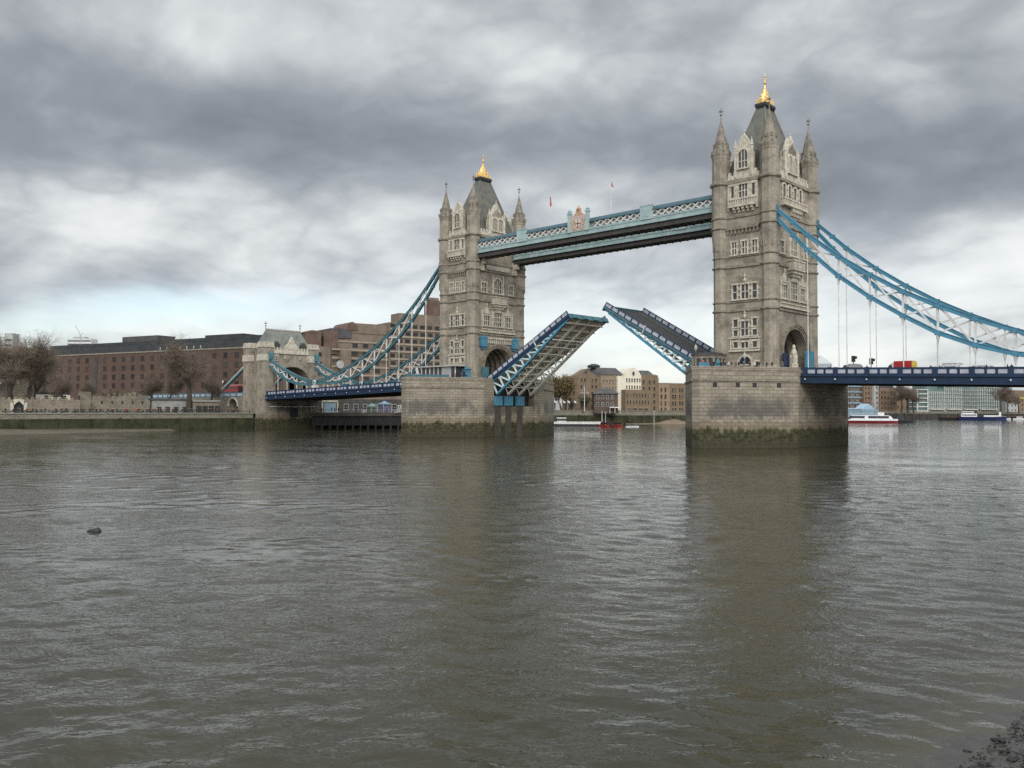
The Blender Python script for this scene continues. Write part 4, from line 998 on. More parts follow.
# ------------------------------------------------------------------ shore arch (north abutment) and its approach
def abutment():
    t = thing('abutment_tower', 'stone gatehouse with grey hipped roof at the shore end of the left span', 'gatehouse', (-140, 0, 5.2))
    x0, x1 = -146.0, -134.2
    a, spr, rise = 6.4, 16.4, 4.9
    mb = MB()
    mb.box(x0, x1, -9.6, -a, -2, 26.5); mb.box(x0, x1, a, 9.4, -2, 26.5); mb.box(x0, x1, -a, a, 22.6, 26.5); mb.box(x0, x1, -a, a, -2, 10.2)
    ap = arch_pts(a, spr, rise)
    for (y0, z0), (y1, z1) in zip(ap[:-1], ap[1:]):
        mb.hexa([(x0, y0, z0), (x1, y0, z0), (x1, y1, z1), (x0, y1, z1), (x0, y0, 22.6), (x1, y0, 22.6), (x1, y1, 22.6), (x0, y1, 22.6)])
    mb.build('wall', STONE, t)
    mb = MB()
    for p, q in zip(ap[:-1], ap[1:]): mb.bar((x1+0.15, p[0]*1.05, p[1]+0.2), (x1+0.15, q[0]*1.05, q[1]+0.2), 0.5, 0.6, up=(1, 0, 0))
    mb.build('arch_moulding', TRIM, t)
    for cx in (x0+1.2, x1-1.2):
        for cy in (-9.5, 8.3):
            mb = MB(); mb.box(cx-1.9, cx+1.9, cy-1.9, cy+1.9, 5.6, 27.6, 0)
            tw = mb.build('corner_turret', STONE, t)
            mb = MB(); mb.box(cx-2.2, cx+2.2, cy-2.2, cy+2.2, -2, 5.6); mb.build('turret_base', PIERST, tw)
            mb = MB(); mb.box(cx-2.15, cx+2.15, cy-2.15, cy+2.15, 23.0, 25.2); mb.build('stone_band', LIGHT, tw)
            mb = MB(); mb.box(cx-2.1, cx+2.1, cy-2.1, cy+2.1, 27.6, 28.4)
            for i in (-1.5, 0, 1.5):
                for j in (-1.5, 0, 1.5): 
                    if i or j: mb.box(cx+i-0.45, cx+i+0.45, cy+j-0.45, cy+j+0.45, 28.4, 29.4)
            mb.build('crown_band', LIGHT, tw)
    mb = MB()
    for x in (x0-0.05, x1+0.05):
        e = 0.35 if x > -140 else -0.35
        xa, xb = sorted((x, x+e)); mb.box(xa, xb, -7.6, 7.6, 25.6, 26.9)
        for k in range(13): mb.box(xa, xb, -7.4+k*1.18, -7.4+k*1.18+0.6, 26.9, 27.7)
        for y in (-6.2, 6.2, -3.0, 3.0):
            mb.box(xa, xb, y-0.5 if abs(y) > 4 else y-0.25, y+0.5 if abs(y) > 4 else y+0.25, 23.0 if abs(y) > 4 else 23.8, 25.2 if abs(y) > 4 else 24.8)
    mb.build('battlement', LIGHT, t)
    mb = MB()
    for y in (-6.2, 6.2): mb.box(x1+0.38, x1+0.45, y-0.2, y+0.2, 23.3, 24.9)
    mb.build('slit_window', GLASS, t)
    mb = MB(); xm = (x0+x1)/2
    mb.face([(x0+0.8, -9.0, 26.6), (x1-0.8, -9.0, 26.6), (xm+0.3, -6.8, 33.8), (xm-0.3, -6.8, 33.8)]); mb.face([(x1-0.8, -9.0, 26.6), (x1-0.8, 9.0, 26.6), (xm+0.3, 6.8, 33.8), (xm+0.3, -6.8, 33.8)])
    mb.face([(x1-0.8, 9.0, 26.6), (x0+0.8, 9.0, 26.6), (xm-0.3, 6.8, 33.8), (xm+0.3, 6.8, 33.8)]); mb.face([(x0+0.8, 9.0, 26.6), (x0+0.8, -9.0, 26.6), (xm-0.3, -6.8, 33.8), (xm-0.3, 6.8, 33.8)])
    mb.face([(xm-0.3, -6.8, 33.8), (xm+0.3, -6.8, 33.8), (xm+0.3, 6.8, 33.8), (xm-0.3, 6.8, 33.8)])
    rf = mb.build('roof', mat('roof_slate_pale', (0.20, 0.205, 0.18), 0.8, (0.13, 0.135, 0.12), 0.5, streak=0.3), t)
    mb = MB(); mb.box(xm-0.25, xm+0.25, -6.8, 6.8, 33.8, 34.15)
    for k in range(22): mb.box(xm-0.1, xm+0.1, -6.6+k*0.62, -6.6+k*0.62+0.25, 34.15, 34.5)
    mb.build('ridge_cresting', SPIRE, rf)
    for y in (-6.8, 6.8): mb = MB(); finial_bm(mb, xm, y, 33.8, 3.2, 0.2); mb.build('finial', SPIRE, rf)
    mb = MB(); mb.extr([(x1-1.0, -2.6, 26.5), (x1-1.0, 2.6, 26.5), (x1-1.0, 2.6, 28.2), (x1-1.0, 1.3, 29.2), (x1-1.0, 0, 31.6), (x1-1.0, -1.3, 29.2), (x1-1.0, -2.6, 28.2)], (0.9, 0, 0)); mb.build('gable', LIGHT, t)
    for y in (-5.2, 5.2):
        mb = MB(); mb.box(x1-2.6, x1-0.9, y-0.9, y+0.9, 27.0, 28.6); mb.extr([(x1-2.8, y-1.2, 28.6), (x1-2.8, y+1.2, 28.6), (x1-2.8, y, 29.9)], (2.0, 0, 0)); mb.build('dormer', SOFFIT, t)
    mb = MB(); mb.box(x1-0.1, x1+1.4, -9.4, 9.4, -2, 9.2); mb.box(x1+1.4, x1+2.0, -9.6, -6.4, -2, 9.2); mb.box(x1+1.4, x1+2.0, 6.4, 9.6, -2, 9.2); mb.box(x1-0.1, x1+2.6, -10.4, 10.4, -2, 3.2); mb.build('river_base', PIERST, t)
    mb = MB(); mb.box(x1+1.35, x1+1.45, -1.6, 1.6, 4.0, 8.2); mb.build('base_opening', DARK, t)
    mb = MB(); mb.box(x0+0.2, x1, -6.3, 6.3, 10.2, 11.3); mb.build('road_surface', ASPH, t)
    mb = MB(); mb.tube((x1+2.1, -9.4, 7.6), (x1+2.1, 9.6, 7.6), 0.16, 0.16, 6); mb.build('service_pipe', WHITE, t)
    for y in (-9, 9): mb = MB(); mb.box(x1-0.2, x1+2.0, y-0.7, y+0.7, 23.4, 25.4); mb.lathe(x1+0.8, y, [(0.9, 25.4), (0.7, 25.9), (0.1, 26.3)], 8); mb.build('chain_saddle', TEALD, t)
    for y in (-9.2, 9.2):                                              # land ties behind the gatehouse
        mb = MB(); mb.bar((x0-0.2, y, 23.0), (-167.5, y, 12.2), 0.7, 1.0); mb.bar((x0-0.2, y-0.37, 23.3), (-167.5, y-0.37, 12.5), 0.1, 0.35, 1); mb.build('land_tie', [TEALD, WHITE], t)
    return t
abutment()
def approach():
    t = thing('approach_viaduct', 'stone approach road on arches with pale parapet panels, left of the gatehouse', 'viaduct', (-200, 0, 5.2))
    x0, x1 = -262.0, -146.1; mb = MB(); y0, y1 = -9.3, 9.3
    holes = [(-157.0, 3.2)]
    mb.box(x0, -160.4, y0, y1, 5.2, 11.0); mb.box(-153.6, x1, y0, y1, 5.2, 11.0)
    ap = [(-157.0-3.4*math.cos(math.pi*k/12), 7.4+2.9*math.sin(math.pi*k/12)) for k in range(13)]
    for (xa, za), (xb, zb) in zip(ap[:-1], ap[1:]): mb.hexa([(xa, y0, za), (xb, y0, zb), (xb, y1, zb), (xa, y1, za), (xa, y0, 11.0), (xb, y0, 11.0), (xb, y1, 11.0), (xa, y1, 11.0)])
    mb.build('wall', QUAY, t)
    mb = MB()
    for (xa, za), (xb, zb) in zip(ap[:-1], ap[1:]): mb.bar((xa, y0-0.1, za+0.3), (xb, y0-0.1, zb+0.3), 0.3, 0.6, up=(0, 1, 0))
    mb.build('arch_ring', LIGHT, t)
    mb = MB(); mb.box(x0, x1, y0+0.4, y1-0.4, 11.0, 11.15); mb.build('road_surface', ASPH, t)
    for y, e in ((y0, -1), (y1, 1)):
        mb = MB(); mp = MB(); ya, yb = sorted((y, y-e*0.35)); mb.box(x0, x1, ya, yb, 11.0, 11.35); mb.box(x0, x1, ya, yb, 12.35, 12.55)
        n = 26; st = (x1-x0)/n
        for k in range(n+1): mb.box(x0+k*st-0.35, x0+k*st+0.35, ya-0.06, yb+0.06, 11.0, 12.8)
        for k in range(n): mp.box(x0+k*st+0.36, x0+(k+1)*st-0.36, (ya+yb)/2-0.07, (ya+yb)/2+0.07, 11.36, 12.34)
        pr = mb.build('parapet', TEALD, t); mp.build('parapet_panel', PANELW, pr)
approach()

# ------------------------------------------------------------------ buildings
def brickm(name, c1, c2, mortar=(0.2, 0.17, 0.14), ux=0.8, uy=0.8, bw=0.9, bh=0.3):
    return ashlar(name, c1, c2, mortar, bw, bh, ux=ux, uy=uy, stain=0.35, msize=0.015, bump=0.01)
BR_RED = brickm('red_brown_brick', (0.092, 0.060, 0.045), (0.115, 0.074, 0.055), (0.1, 0.083, 0.07))
BR_BRN = brickm('brown_brick', (0.19, 0.135, 0.09), (0.23, 0.165, 0.11), (0.17, 0.13, 0.09))
BR_TAN = brickm('tan_brick', (0.26, 0.195, 0.125), (0.30, 0.225, 0.15), (0.22, 0.17, 0.115))
BR_ORG = brickm('orange_brick', (0.20, 0.125, 0.085), (0.235, 0.15, 0.10))
CONC = mat('brown_concrete', (0.22, 0.175, 0.13), 0.85, (0.155, 0.122, 0.093), 0.3, streak=0.3)
CREAM = mat('cream_render', (0.72, 0.66, 0.53), 0.8, (0.62, 0.57, 0.46), 0.4)
ROOFD = mat('dark_lead_roof', (0.028, 0.030, 0.033), 0.6, (0.045, 0.047, 0.05), 0.3)
ROOFG = mat('grey_slate_roof', (0.09, 0.085, 0.085), 0.7, (0.06, 0.057, 0.057), 0.3)
COPPER = mat('brown_copper_roof', (0.15, 0.095, 0.072), 0.6, (0.10, 0.06, 0.045), 0.3)
GREENG = mat('green_glass', (0.085, 0.15, 0.125), 0.25, (0.15, 0.21, 0.19), 0.12)
BLUEG = mat('blue_glass', (0.16, 0.24, 0.30), 0.2, (0.24, 0.33, 0.38), 0.3)
GREYC = mat('pale_concrete', (0.42, 0.42, 0.40), 0.85, (0.30, 0.30, 0.29), 0.3)
PANED = mat('dark_pane', (0.012, 0.012, 0.014), 0.35, (0.03, 0.03, 0.033), 0.4, spec=0.35)
def vary_panes():                                                     # blinds and different rooms behind the panes: each window its own tone
    t = PANED.node_tree; g = NG(t); bs = t.nodes['Principled BSDF']; r_ = g.n('ShaderNodeObjectInfo').outputs['Random']
    g.put(bs.inputs['Base Color'], g.ramp(r_, [(0.0, (0.008, 0.008, 0.010)), (0.55, (0.020, 0.020, 0.022)), (0.85, (0.04, 0.038, 0.036)), (1.0, (0.10, 0.095, 0.085))]))
    g.put(bs.inputs['Roughness'], g.m('ADD', 0.1, g.m('MULTIPLY', g.m('FRACT', g.m('MULTIPLY', r_, 7.3)), 0.5)))
vary_panes()
class Bld:
    """a building laid out on a front line a-b (ground points); u along it, d behind it"""
    def __init__(s, name, label, cat, a, b, z=5.2, group=None):
        s.a = Vector((a[0], a[1], 0)); s.b = Vector((b[0], b[1], 0)); s.L = (s.b-s.a).length; s.d = (s.b-s.a).normalized(); s.n = Vector((s.d.y, -s.d.x, 0))
        s.ang = math.atan2(s.d.y, s.d.x); s.z = z
        s.t = thing(name, label, cat, (s.a.x, s.a.y, z), group)
        s.wm = {}
    def P(s, u, o, z): p = s.a+s.d*u+s.n*o; return (p.x, p.y, z)
    def hexa(s, mb, u0, u1, o0, o1, z0, z1, mi=0):
        mb.hexa([s.P(u0, o0, z0), s.P(u1, o0, z0), s.P(u1, o1, z0), s.P(u0, o1, z0), s.P(u0, o0, z1), s.P(u1, o0, z1), s.P(u1, o1, z1), s.P(u0, o1, z1)], mi)
    def block(s, name, m, u0, u1, z0, z1, depth=16.0, o=0.0, parent=None):
        mb = MB(); s.hexa(mb, u0, u1, o-depth, o, z0, z1); return mb.build(name, m, parent or s.t)
    def win(s, u, z, w, h, frame=LIGHT, o=0.0, arch=False, parent=None, mull=1):
        """windows: one shared mesh per size, each a part of its own (dark reveal, frame, sill)"""
        key = (round(w, 2), round(h, 2), frame.name, arch, mull)
        if key not in s.wm:
            mb = MB(); mb.box(-w/2, w/2, -0.25, 0.02, 0, h, 1)
            mb.box(-w/2-0.12, -w/2, -0.1, 0.08, 0, h, 0); mb.box(w/2, w/2+0.12, -0.1, 0.08, 0, h, 0); mb.box(-w/2-0.2, w/2+0.2, -0.1, 0.2, -0.18, 0, 0); mb.box(-w/2-0.12, w/2+0.12, -0.1, 0.1, h, h+0.2, 0)
            if arch: mb.extr([(-w/2+w/2*(1-math.cos(math.pi*k/8)), -0.02, h+0.2+0.3*math.sin(math.pi*k/8)) for k in range(9)], (0, 0.1, 0), 0)
            for k in range(1, mull+1): mb.box(-w/2+w*k/(mull+1)-0.04, -w/2+w*k/(mull+1)+0.04, 0.02, 0.06, 0, h, 0)
            mb.box(-w/2, w/2, 0.02, 0.06, h*0.5-0.04, h*0.5+0.04, 0)
            o_ = mb.build('window', [frame, PANED], None); me = o_.data; bpy.data.objects.remove(o_)
            s.wm[key] = me
        w_ = bpy.data.objects.new('window', s.wm[key]); COL.objects.link(w_); w_.parent = parent or s.t
        p = s.P(u, o, z); org = Vector(s.t['_o']); w_.location = Vector(p)-org; w_.rotation_euler = (0, 0, s.ang+math.pi)
        return w_
    def gable(s, name, m, u0, u1, z0, z1, depth, o=0.0, parent=None, curved=False):
        mb = MB(); c = (u0+u1)/2
        if curved: pr = [(u0, z0)]+[(u0+(u1-u0)*k/12, z0+(z1-z0)*math.sin(math.pi*k/12)**0.8) for k in range(1, 12)]+[(u1, z0)]
        else: pr = [(u0, z0), (c, z1), (u1, z0)]
        a = [Vector(s.P(u, o, z)) for u, z in pr]; mb.extr(a, -s.n*depth); return mb.build(name, m, parent or s.t)
    def mansard(s, name, m, u0, u1, z0, z1, depth, ins=2.5, o=0.0, parent=None):
        mb = MB(); q = [(u0, o), (u1, o), (u1, o-depth), (u0, o-depth)]; r = [(u0+ins, o-ins), (u1-ins, o-ins), (u1-ins, o-depth+ins), (u0+ins, o-depth+ins)]
        for i in range(4):
            j = (i+1) % 4; mb.face([s.P(*q[i], z0), s.P(*q[j], z0), s.P(*r[j], z1), s.P(*r[i], z1)])
        mb.face([s.P(*p, z1) for p in r]); mb.face([s.P(*p, z0) for p in q]); return mb.build(name, m, parent or s.t)

def red_office():
    b = Bld('brick_office', 'long red brown brick block with dark metal roof, left background behind bare trees', 'office building', at(30, 444), at(256, 366))
    L = b.L
    b.block('wall', BR_RED, 0, L, 5.2, 33.0, 22)
    b.block('cornice', TRIM, -0.3, L+0.3, 33.0, 33.6, 22.6, 0.3)
    b.block('roof', ROOFD, 1, L-1, 33.6, 36.6, 18, -2.5); b.block('roof', ROOFD, 8, L-0.5, 37.2, 39.0, 14, -5)
    b.block('clerestory', BLUEG, 8.5, L-2, 36.6, 37.2, 13, -5.5)
    b.block('plant_room', ROOFG, L*0.40, L*0.56, 39.0, 41.6, 10, -6); b.block('plant_room', ROOFD, L*0.76, L*0.91, 39.0, 40.2, 10, -6)
    fr = mat('window_frame_brown', (0.11, 0.06, 0.045), 0.6)
    for r in range(4):
        for c in range(23):
            if c in (7, 15): continue
            b.win(5+c*(L-10)/22.0, 29.2-r*4.2, 2.4, 2.2, fr, arch=True)
    for c in (7, 15):
        mb = MB(); u = 5+c*(L-10)/22.0; b.hexa(mb, u-1.2, u+1.2, 0.02, 0.25, 12, 32); mb.build('stair_glazing', GLASS, b.t)
    for k in range(7):
        mb = MB(); u = L*0.6+k*4.5; p = b.P(u, -2.6, 0); mb.box(p[0]-0.3, p[0]+0.3, p[1]-0.3, p[1]+0.3, 34.0, 35.4); mb.build('roof_vent', GREYC, b.t)
red_office()

def hotel():
    b = Bld('concrete_hotel', 'brown stepped concrete hotel with rounded copper roofs behind the left chains', 'hotel', at(300, 352), at(446, 392))
    L = b.L
    def U(px):                                                        # where a bearing meets the front line
        r_ = at(px, 100.0)-CAM; a2 = Vector((CAM[0], CAM[1])); e = Vector((r_[0], r_[1])); d2 = Vector((b.d.x, b.d.y)); w = Vector((b.a.x, b.a.y))-a2
        return (w.y*e.x-w.x*e.y)/(d2.x*e.y-d2.y*e.x)
    b.block('wall', CONC, U(303), U(448), 5.2, 24.0, 40)
    b.block('west_wing', CONC, U(303), U(330), 24.0, 33.0, 24); b.block('west_wing_roof', COPPER, U(305), U(321), 33.0, 38.4, 20, -0.5)
    b.gable('copper_hood', COPPER, U(304), U(322), 38.4, 39.6, 20, -0.4, curved=True)
    b.block('middle_block', CONC, U(330), U(390), 24.0, 39.5, 24, -1.5); b.block('copper_bay', COPPER, U(324), U(338), 30, 40.0, 18, -0.8)
    b.block('copper_link', ROOFG, U(331), U(352), 37.0, 41.0, 16, -1.0)
    b.gable('copper_hood', COPPER, U(346), U(359), 40.6, 44.2, 16, -0.8, curved=True); b.block('upper_block', CONC, U(352), U(392), 39.5, 43.8, 18, -1.2)
    b.block('main_slab', CONC, U(388), U(450), 24, 45.0, 14, 0.6); b.block('set_back_floor', CONC, U(399), U(450), 45.0, 49.5, 8, -0.5)
    b.block('lift_tower', COPPER, U(430), U(443), 49.5, 56.6, 5, -1); b.block('lift_tower_cap', CONC, U(432), U(440), 56.6, 57.8, 4, -1.5)
    fr = mat('window_frame_dark', (0.08, 0.07, 0.06), 0.6)
    for r in range(9):
        z = 43.0-r*3.3
        mb = MB(); b.hexa(mb, U(389), U(449), 0.55, 1.0, z-1.25, z-0.45); mb.build('balcony_band', mat('pale_brown_concrete', (0.34, 0.28, 0.21), 0.85, (0.26, 0.21, 0.16), 0.4), b.t)
        for c in range(8): b.win(U(391.5+c*7.4+(r % 2)*0.6), z, 2.2, 1.25, fr, 0.62, mull=0)
    for r in range(5):
        z = 33.5-r*3.6
        mb = MB(); b.hexa(mb, U(331), U(388), -0.02 if r else -1.5, 0.35 if r else -1.2, z+1.8, z+2.5); mb.build('balcony_band', MATS['pale_brown_concrete'], b.t)
        for c in range(3): b.win(U(356+c*10.5), z if z < 22 else z, 2.3, 1.4, fr, 0.05 if z < 24 else -1.45, mull=0)
    for r in range(4):
        for c in range(2): b.win(U(309+c*9), 29-r*3.9, 2.6, 1.3, fr, 0.02, mull=0)
    mb = MB(); b.hexa(mb, U(339), U(349), -1.5, 1.5, 5.2, 32); mb.build('stair_bay', CONC, b.t)
    mb = MB(); c = b.P(U(338), 1.7, 25.6); n = b.n; 
    ring = [(Vector(c)+b.d*1.7*math.cos(q*math.pi/8)+Vector((0, 0, 1.7*math.sin(q*math.pi/8)))) for q in range(16)]; mb.extr(ring, n*0.3); mb.build('round_sign', GREYC, b.t)
hotel()

def quay_flats():
    P0 = lambda px: at(px, 424+(px-567)*0.25)
    b = Bld('brick_flats', 'brown brick quayside flats with gable, seen through the gap beside the left pier', 'block of flats', P0(567), P0(601))
    L = b.L; b.block('wall', BR_BRN, 0, L, 5.2, 23.6, 5); b.gable('gable', BR_BRN, L*0.22, L*0.9, 23.6, 27.4, 5); b.block('roof', ROOFG, L*0.7, L*1.02, 23.6, 25.8, 4, -1.0)
    mb = MB(); c = b.P(L*0.55, 0.05, 25.8); mb.extr([Vector(c)+b.d*0.9*math.cos(q*math.pi/6)+Vector((0, 0, 0.9*math.sin(q*math.pi/6))) for q in range(12)], b.n*0.1); mb.build('round_window', GLASS, b.t)
    for r in range(5):
        for c in (0.09, 0.2, 0.42, 0.52, 0.74, 0.85): b.win(L*c, 21.0-r*3.3, 1.1, 1.6, BR_TAN, mull=0)
    b = Bld('brick_flats', 'tan brick flats with long dark slate roof and cupola, left of the cream gable', 'block of flats', P0(597), P0(623))
    L = b.L; b.block('wall', BR_TAN, 0, L, 5.2, 24.8, 16, -1.5); b.mansard('roof', ROOFG, -0.5, L+1, 24.8, 28.4, 17, 3.0, -1.0)
    rf = b.block('cupola', ROOFD, L*0.02, L*0.3, 28.4, 29.2, 5, -5); b.mansard('cupola_roof', ROOFD, -L*0.03, L*0.35, 29.2, 30.4, 6, 2.0, -4.5)
    for r in range(2):
        for c in range(8): b.win(L*(0.08+c*0.118), 20.6-r*3.6, 0.8, 1.9, LIGHT, -1.48, mull=0)
    b = Bld('cream_gabled_flats', 'cream fronted flats with curved gable and round window above a brown brick base', 'block of flats', P0(617.5), P0(641.5))
    L = b.L; b.block('wall', CREAM, 0, L, 5.2, 24.2, 9); b.gable('gable', CREAM, L*0.3, L, 24.2, 28.6, 9, curved=True); b.block('front_range', BR_BRN, L*0.15, L*1.22, 5.2, 17.2, 8, 4.0)
    mb = MB(); c = b.P(L*0.66, 0.05, 25.6); mb.extr([Vector(c)+b.d*0.7*math.cos(q*math.pi/6)+Vector((0, 0, 1.2*math.sin(q*math.pi/6))) for q in range(12)], b.n*0.1); mb.build('oval_window', GLASS, b.t)
    for r in range(2):
        for c in range(6): b.win(L*(0.38+c*0.11), 21.2-r*3.7, 0.8, 1.9, CREAM, 0.02, mull=0)
    for r in range(2):
        for c in range(8): b.win(L*(0.24+c*0.125), 13.6-r*3.6, 0.8, 1.7, BR_TAN, 4.02, mull=0)
    for c in range(4): b.win(L*(0.3+c*0.24), 6.2, 2.4, 1.5, BR_TAN, 4.02, arch=True)
    b = Bld('brick_flats', 'brown brick flats with dark roof directly right of the cream gable', 'block of flats', P0(641), P0(658))
    L = b.L; b.block('wall', BR_BRN, 0, L, 5.2, 25.0, 18); b.mansard('roof', ROOFG, -0.4, L*0.75, 25.0, 27.4, 18, 2.0)
    for r in range(5):
        for c in (0.15, 0.5, 0.78): b.win(L*c, 20.5-r*3.4, 1.2, 1.8, BR_TAN, mull=0)
    for i, (p0, p1, m_, lab) in enumerate(((658, 669, BR_TAN, 'lower tan brick flats with narrow windows, left half of the low range'), (669, 700, BR_BRN, 'low brown brick flats running behind the right pier'))):
        b = Bld('brick_flats', lab, 'block of flats', P0(p0), P0(p1)); L = b.L
        b.block('wall', m_, 0, L, 5.2, 20.6, 16, 0.5-i); b.block('parapet', TRIM, 0, L, 20.6, 21.1, 16.4, 0.6-i)
        for r in range(4):
            for c in ((0.25, 0.62) if i == 0 else (0.14, 0.22, 0.36, 0.44, 0.58, 0.66, 0.84)): b.win(L*c, 16.4-r*3.5, 1.0, 2.1, BR_TAN, 0.52-i, mull=0)
    # dark pavilion on the quay
    P1 = lambda px: at(px, 412)
    b = Bld('dockmaster_house', 'dark three storey house with hipped roof standing on the quay before the tan flats', 'house', P1(594), P1(618))
    L = b.L; b.block('wall', mat('dark_weatherboard', (0.11, 0.08, 0.06), 0.8, (0.075, 0.055, 0.043), 0.6), 0, L, 5.2, 14.6, 10); b.mansard('roof', ROOFG, -0.8, L+0.8, 14.6, 17.4, 11.6, 4.2, 0.8)
    for r in range(2):
        for c in range(4): b.win(L*(0.16+c*0.2), 12.2-r*3.5, 0.9, 1.6, GREYC, mull=0)
    mb = MB(); b.hexa(mb, L*0.62, L*1.1, 0.1, 2.6, 7.8, 8.3); 
    for u in (0.64, 0.85, 1.07): b.hexa(mb, L*u-0.1, L*u+0.1, 2.2, 2.4, 5.2, 7.8)
    mb.build('porch', WHITE, b.t)
    b = Bld('glass_tower', 'blue grey glass tower block with stepped top behind the brown flats', 'tower block', at(646, 1100), at(659, 1110))
    L = b.L; b.block('wall', BLUEG, 0, L, 5.2, 48, 16); b.block('upper_floors', BLUEG, L*0.1, L*0.85, 48, 53, 12, -2); b.block('plant_room', GREYC, L*0.2, L*0.6, 53, 55.5, 8, -4)
    mb = MB()
    for k in range(12): b.hexa(mb, -0.2, L+0.2, -0.1, 0.4, 9+k*3.6, 9.9+k*3.6)
    mb.build('floor_band', GREYC, b.t)
    b = Bld('white_house', 'small pale house roof peeping over the autumn tree left of the brown flats', 'house', at(556, 560), at(568, 562))
    b.block('wall', GREYC, 0, b.L, 5.2, 22, 8); b.mansard('roof', ROOFG, -0.4, b.L+0.4, 22, 25, 9, 2.5, 0.4)
quay_flats()

def far_right():
    g = 'riverside blocks on the far bank at the right'
    def bb(px0, px1, d0, d1, name, lab, cat='block of flats'): return Bld(name, lab, cat, at(px0, d0), at(px1, d1))
    b = bb(846, 864, 706, 712, 'warehouse', 'grey brown warehouse with blue balconies, just right of the near pier', 'warehouse'); L = b.L
    b.block('wall', CONC, 0, L, 5.2, 31, 20); b.gable('gable', CONC, L*0.1, L*0.9, 31, 35, 20)
    for r in range(5):
        mb = MB(); b.hexa(mb, L*0.05, L*0.95, 0.05, 1.2, 8+r*4.6, 9.1+r*4.6); mb.build('balcony', BLUEG, b.t)
        for c in range(3): b.win(L*(0.2+c*0.3), 9.4+r*4.6, 1.8, 2.2, GREYC, mull=0)
    b = bb(864, 874, 708, 712, 'warehouse', 'tall orange brick warehouse with small windows, left of the white framed one', 'warehouse'); L = b.L
    b.block('wall', BR_ORG, 0, L, 5.2, 33.5, 20); b.block('parapet', TRIM, 0, L, 33.5, 34, 20.3, 0.2)
    for r in range(6):
        for c in range(3): b.win(L*(0.2+c*0.3), 8+r*4.2, 1.4, 1.9, BR_TAN, mull=0)
    b = bb(874, 880, 709, 712, 'stair_tower', 'narrow pale stair tower between two brick warehouses', 'tower'); b.block('wall', GREYC, 0, b.L, 5.2, 35, 14)
    for r in range(6): b.win(b.L*0.5, 8+r*4.2, 1.6, 2.4, WHITE, mull=0)
    b = bb(880, 897, 710, 716, 'warehouse', 'orange brown brick warehouse with dark roof beside the bare trees', 'warehouse'); L = b.L
    b.block('wall', BR_ORG, 0, L, 5.2, 26, 20); b.mansard('roof', ROOFD, 0, L*0.85, 26, 32, 20, 3.0)
    b.gable('gable', CREAM, L*0.65, L, 28.0, 32, 6, 0.0)
    for r in range(4):
        for c in range(5): b.win(L*(0.12+c*0.18), 8+r*4.4, 1.5, 2.0, BR_TAN, mull=0)
    b = bb(846, 877, 676, 690, 'boat_shed', 'pale blue roofed sheds and awnings along the far quay', 'shed')
    L = b.L; b.block('wall', BLUEG, 0, L, 1.5, 8.0, 8); b.gable('roof', mat('pale_blue_roof', (0.35, 0.48, 0.58), 0.5, (0.28, 0.4, 0.5), 0.4), L*0.5, L*0.95, 8.0, 12.5, 8.0); b.block('awning', MATS['pale_blue_roof'], 0, L*0.5, 8.0, 8.8, 9, 0.6)
    b = bb(895, 920, 745, 750, 'warehouse', 'low dark brick shed behind the bare trees on the far bank', 'warehouse'); L = b.L
    b.block('wall', BR_BRN, 0, L, 5.2, 17.5, 12); b.mansard('roof', ROOFD, 0, L, 17.5, 20.0, 12, 2.5)
    for c in range(5): b.win(L*(0.12+c*0.18), 9, 1.6, 2.2, BR_TAN, mull=0)
    b = bb(917, 928, 738, 742, 'white_frame_flats', 'white framed flats with open balconies, left end of the green glass range'); L = b.L
    b.block('wall', GREENG, 0.5, L-0.3, 5.2, 25, 16, -1.0)
    for r in range(6): b.block('floor_slab', WHITE, 0, L, 6.4+r*3.7, 7.1+r*3.7, 12, 0.6)
    for u in (0, L-0.7): b.block('column', WHITE, u, u+0.7, 5.2, 25.6, 1.0, 0.5)
    spec = ((928, 945, 26.5, 0, 'lower green glass flats with white uprights beside the white framed flats'), (945, 962, 33, 1, 'tall green glass flats with set back top floor, middle of the far range'), (962, 978, 29, 2, 'green glass flats behind the blue and white ship'), (978, 999, 34.5, 3, 'tall green glass flats at the right end of the far range'))
    for p0, p1, zt, i, lab in spec:
        b = bb(p0, p1, 742+i*14, 754+i*14, 'glass_flats', lab); L = b.L; b.t['group'] = g
        b.block('wall', GREENG, 0, L, 8.5, zt, 18, -0.6); b.block('upper_floors', GREENG, L*0.1, L*0.8, zt, zt+4.5, 12, -4); b.block('quay_arcade', ROOFD, 0, L, 5.2, 8.5, 12, -2)
        mb = MB()
        for r in range(int((zt-8)/3.3)): b.hexa(mb, 0, L, -0.6, 0.25, 8.6+r*3.3, 9.0+r*3.3)
        mb.build('floor_slab', GREYC, b.t)
        mb = MB(); n = 9
        for c in range(n+1): b.hexa(mb, c*(L-0.35)/n, c*(L-0.35)/n+0.35, -0.5, 0.1, 6.0, zt-2.5+(2.5 if i % 2 else 0))
        mb.build('mullion', WHITE if i != 2 else GREYC, b.t)
        b.block('quay_awning', CREAM, L*0.1, L*0.85, 8.0, 8.5, 2.5, 2.0)
    b = bb(918, 945, 980, 980, 'grey_office', 'flat grey office block rising behind the white framed flats', 'office building'); b.block('wall', GREYC, 0, b.L*0.55, 5.2, 36, 14); b.block('wall', ROOFD, b.L*0.58, b.L*0.75, 5.2, 34, 10)
    for r in range(3): b.block('window_band', GLASS, 0.5, b.L*0.54, 24+r*4, 25.6+r*4, 0.3, 0.1)
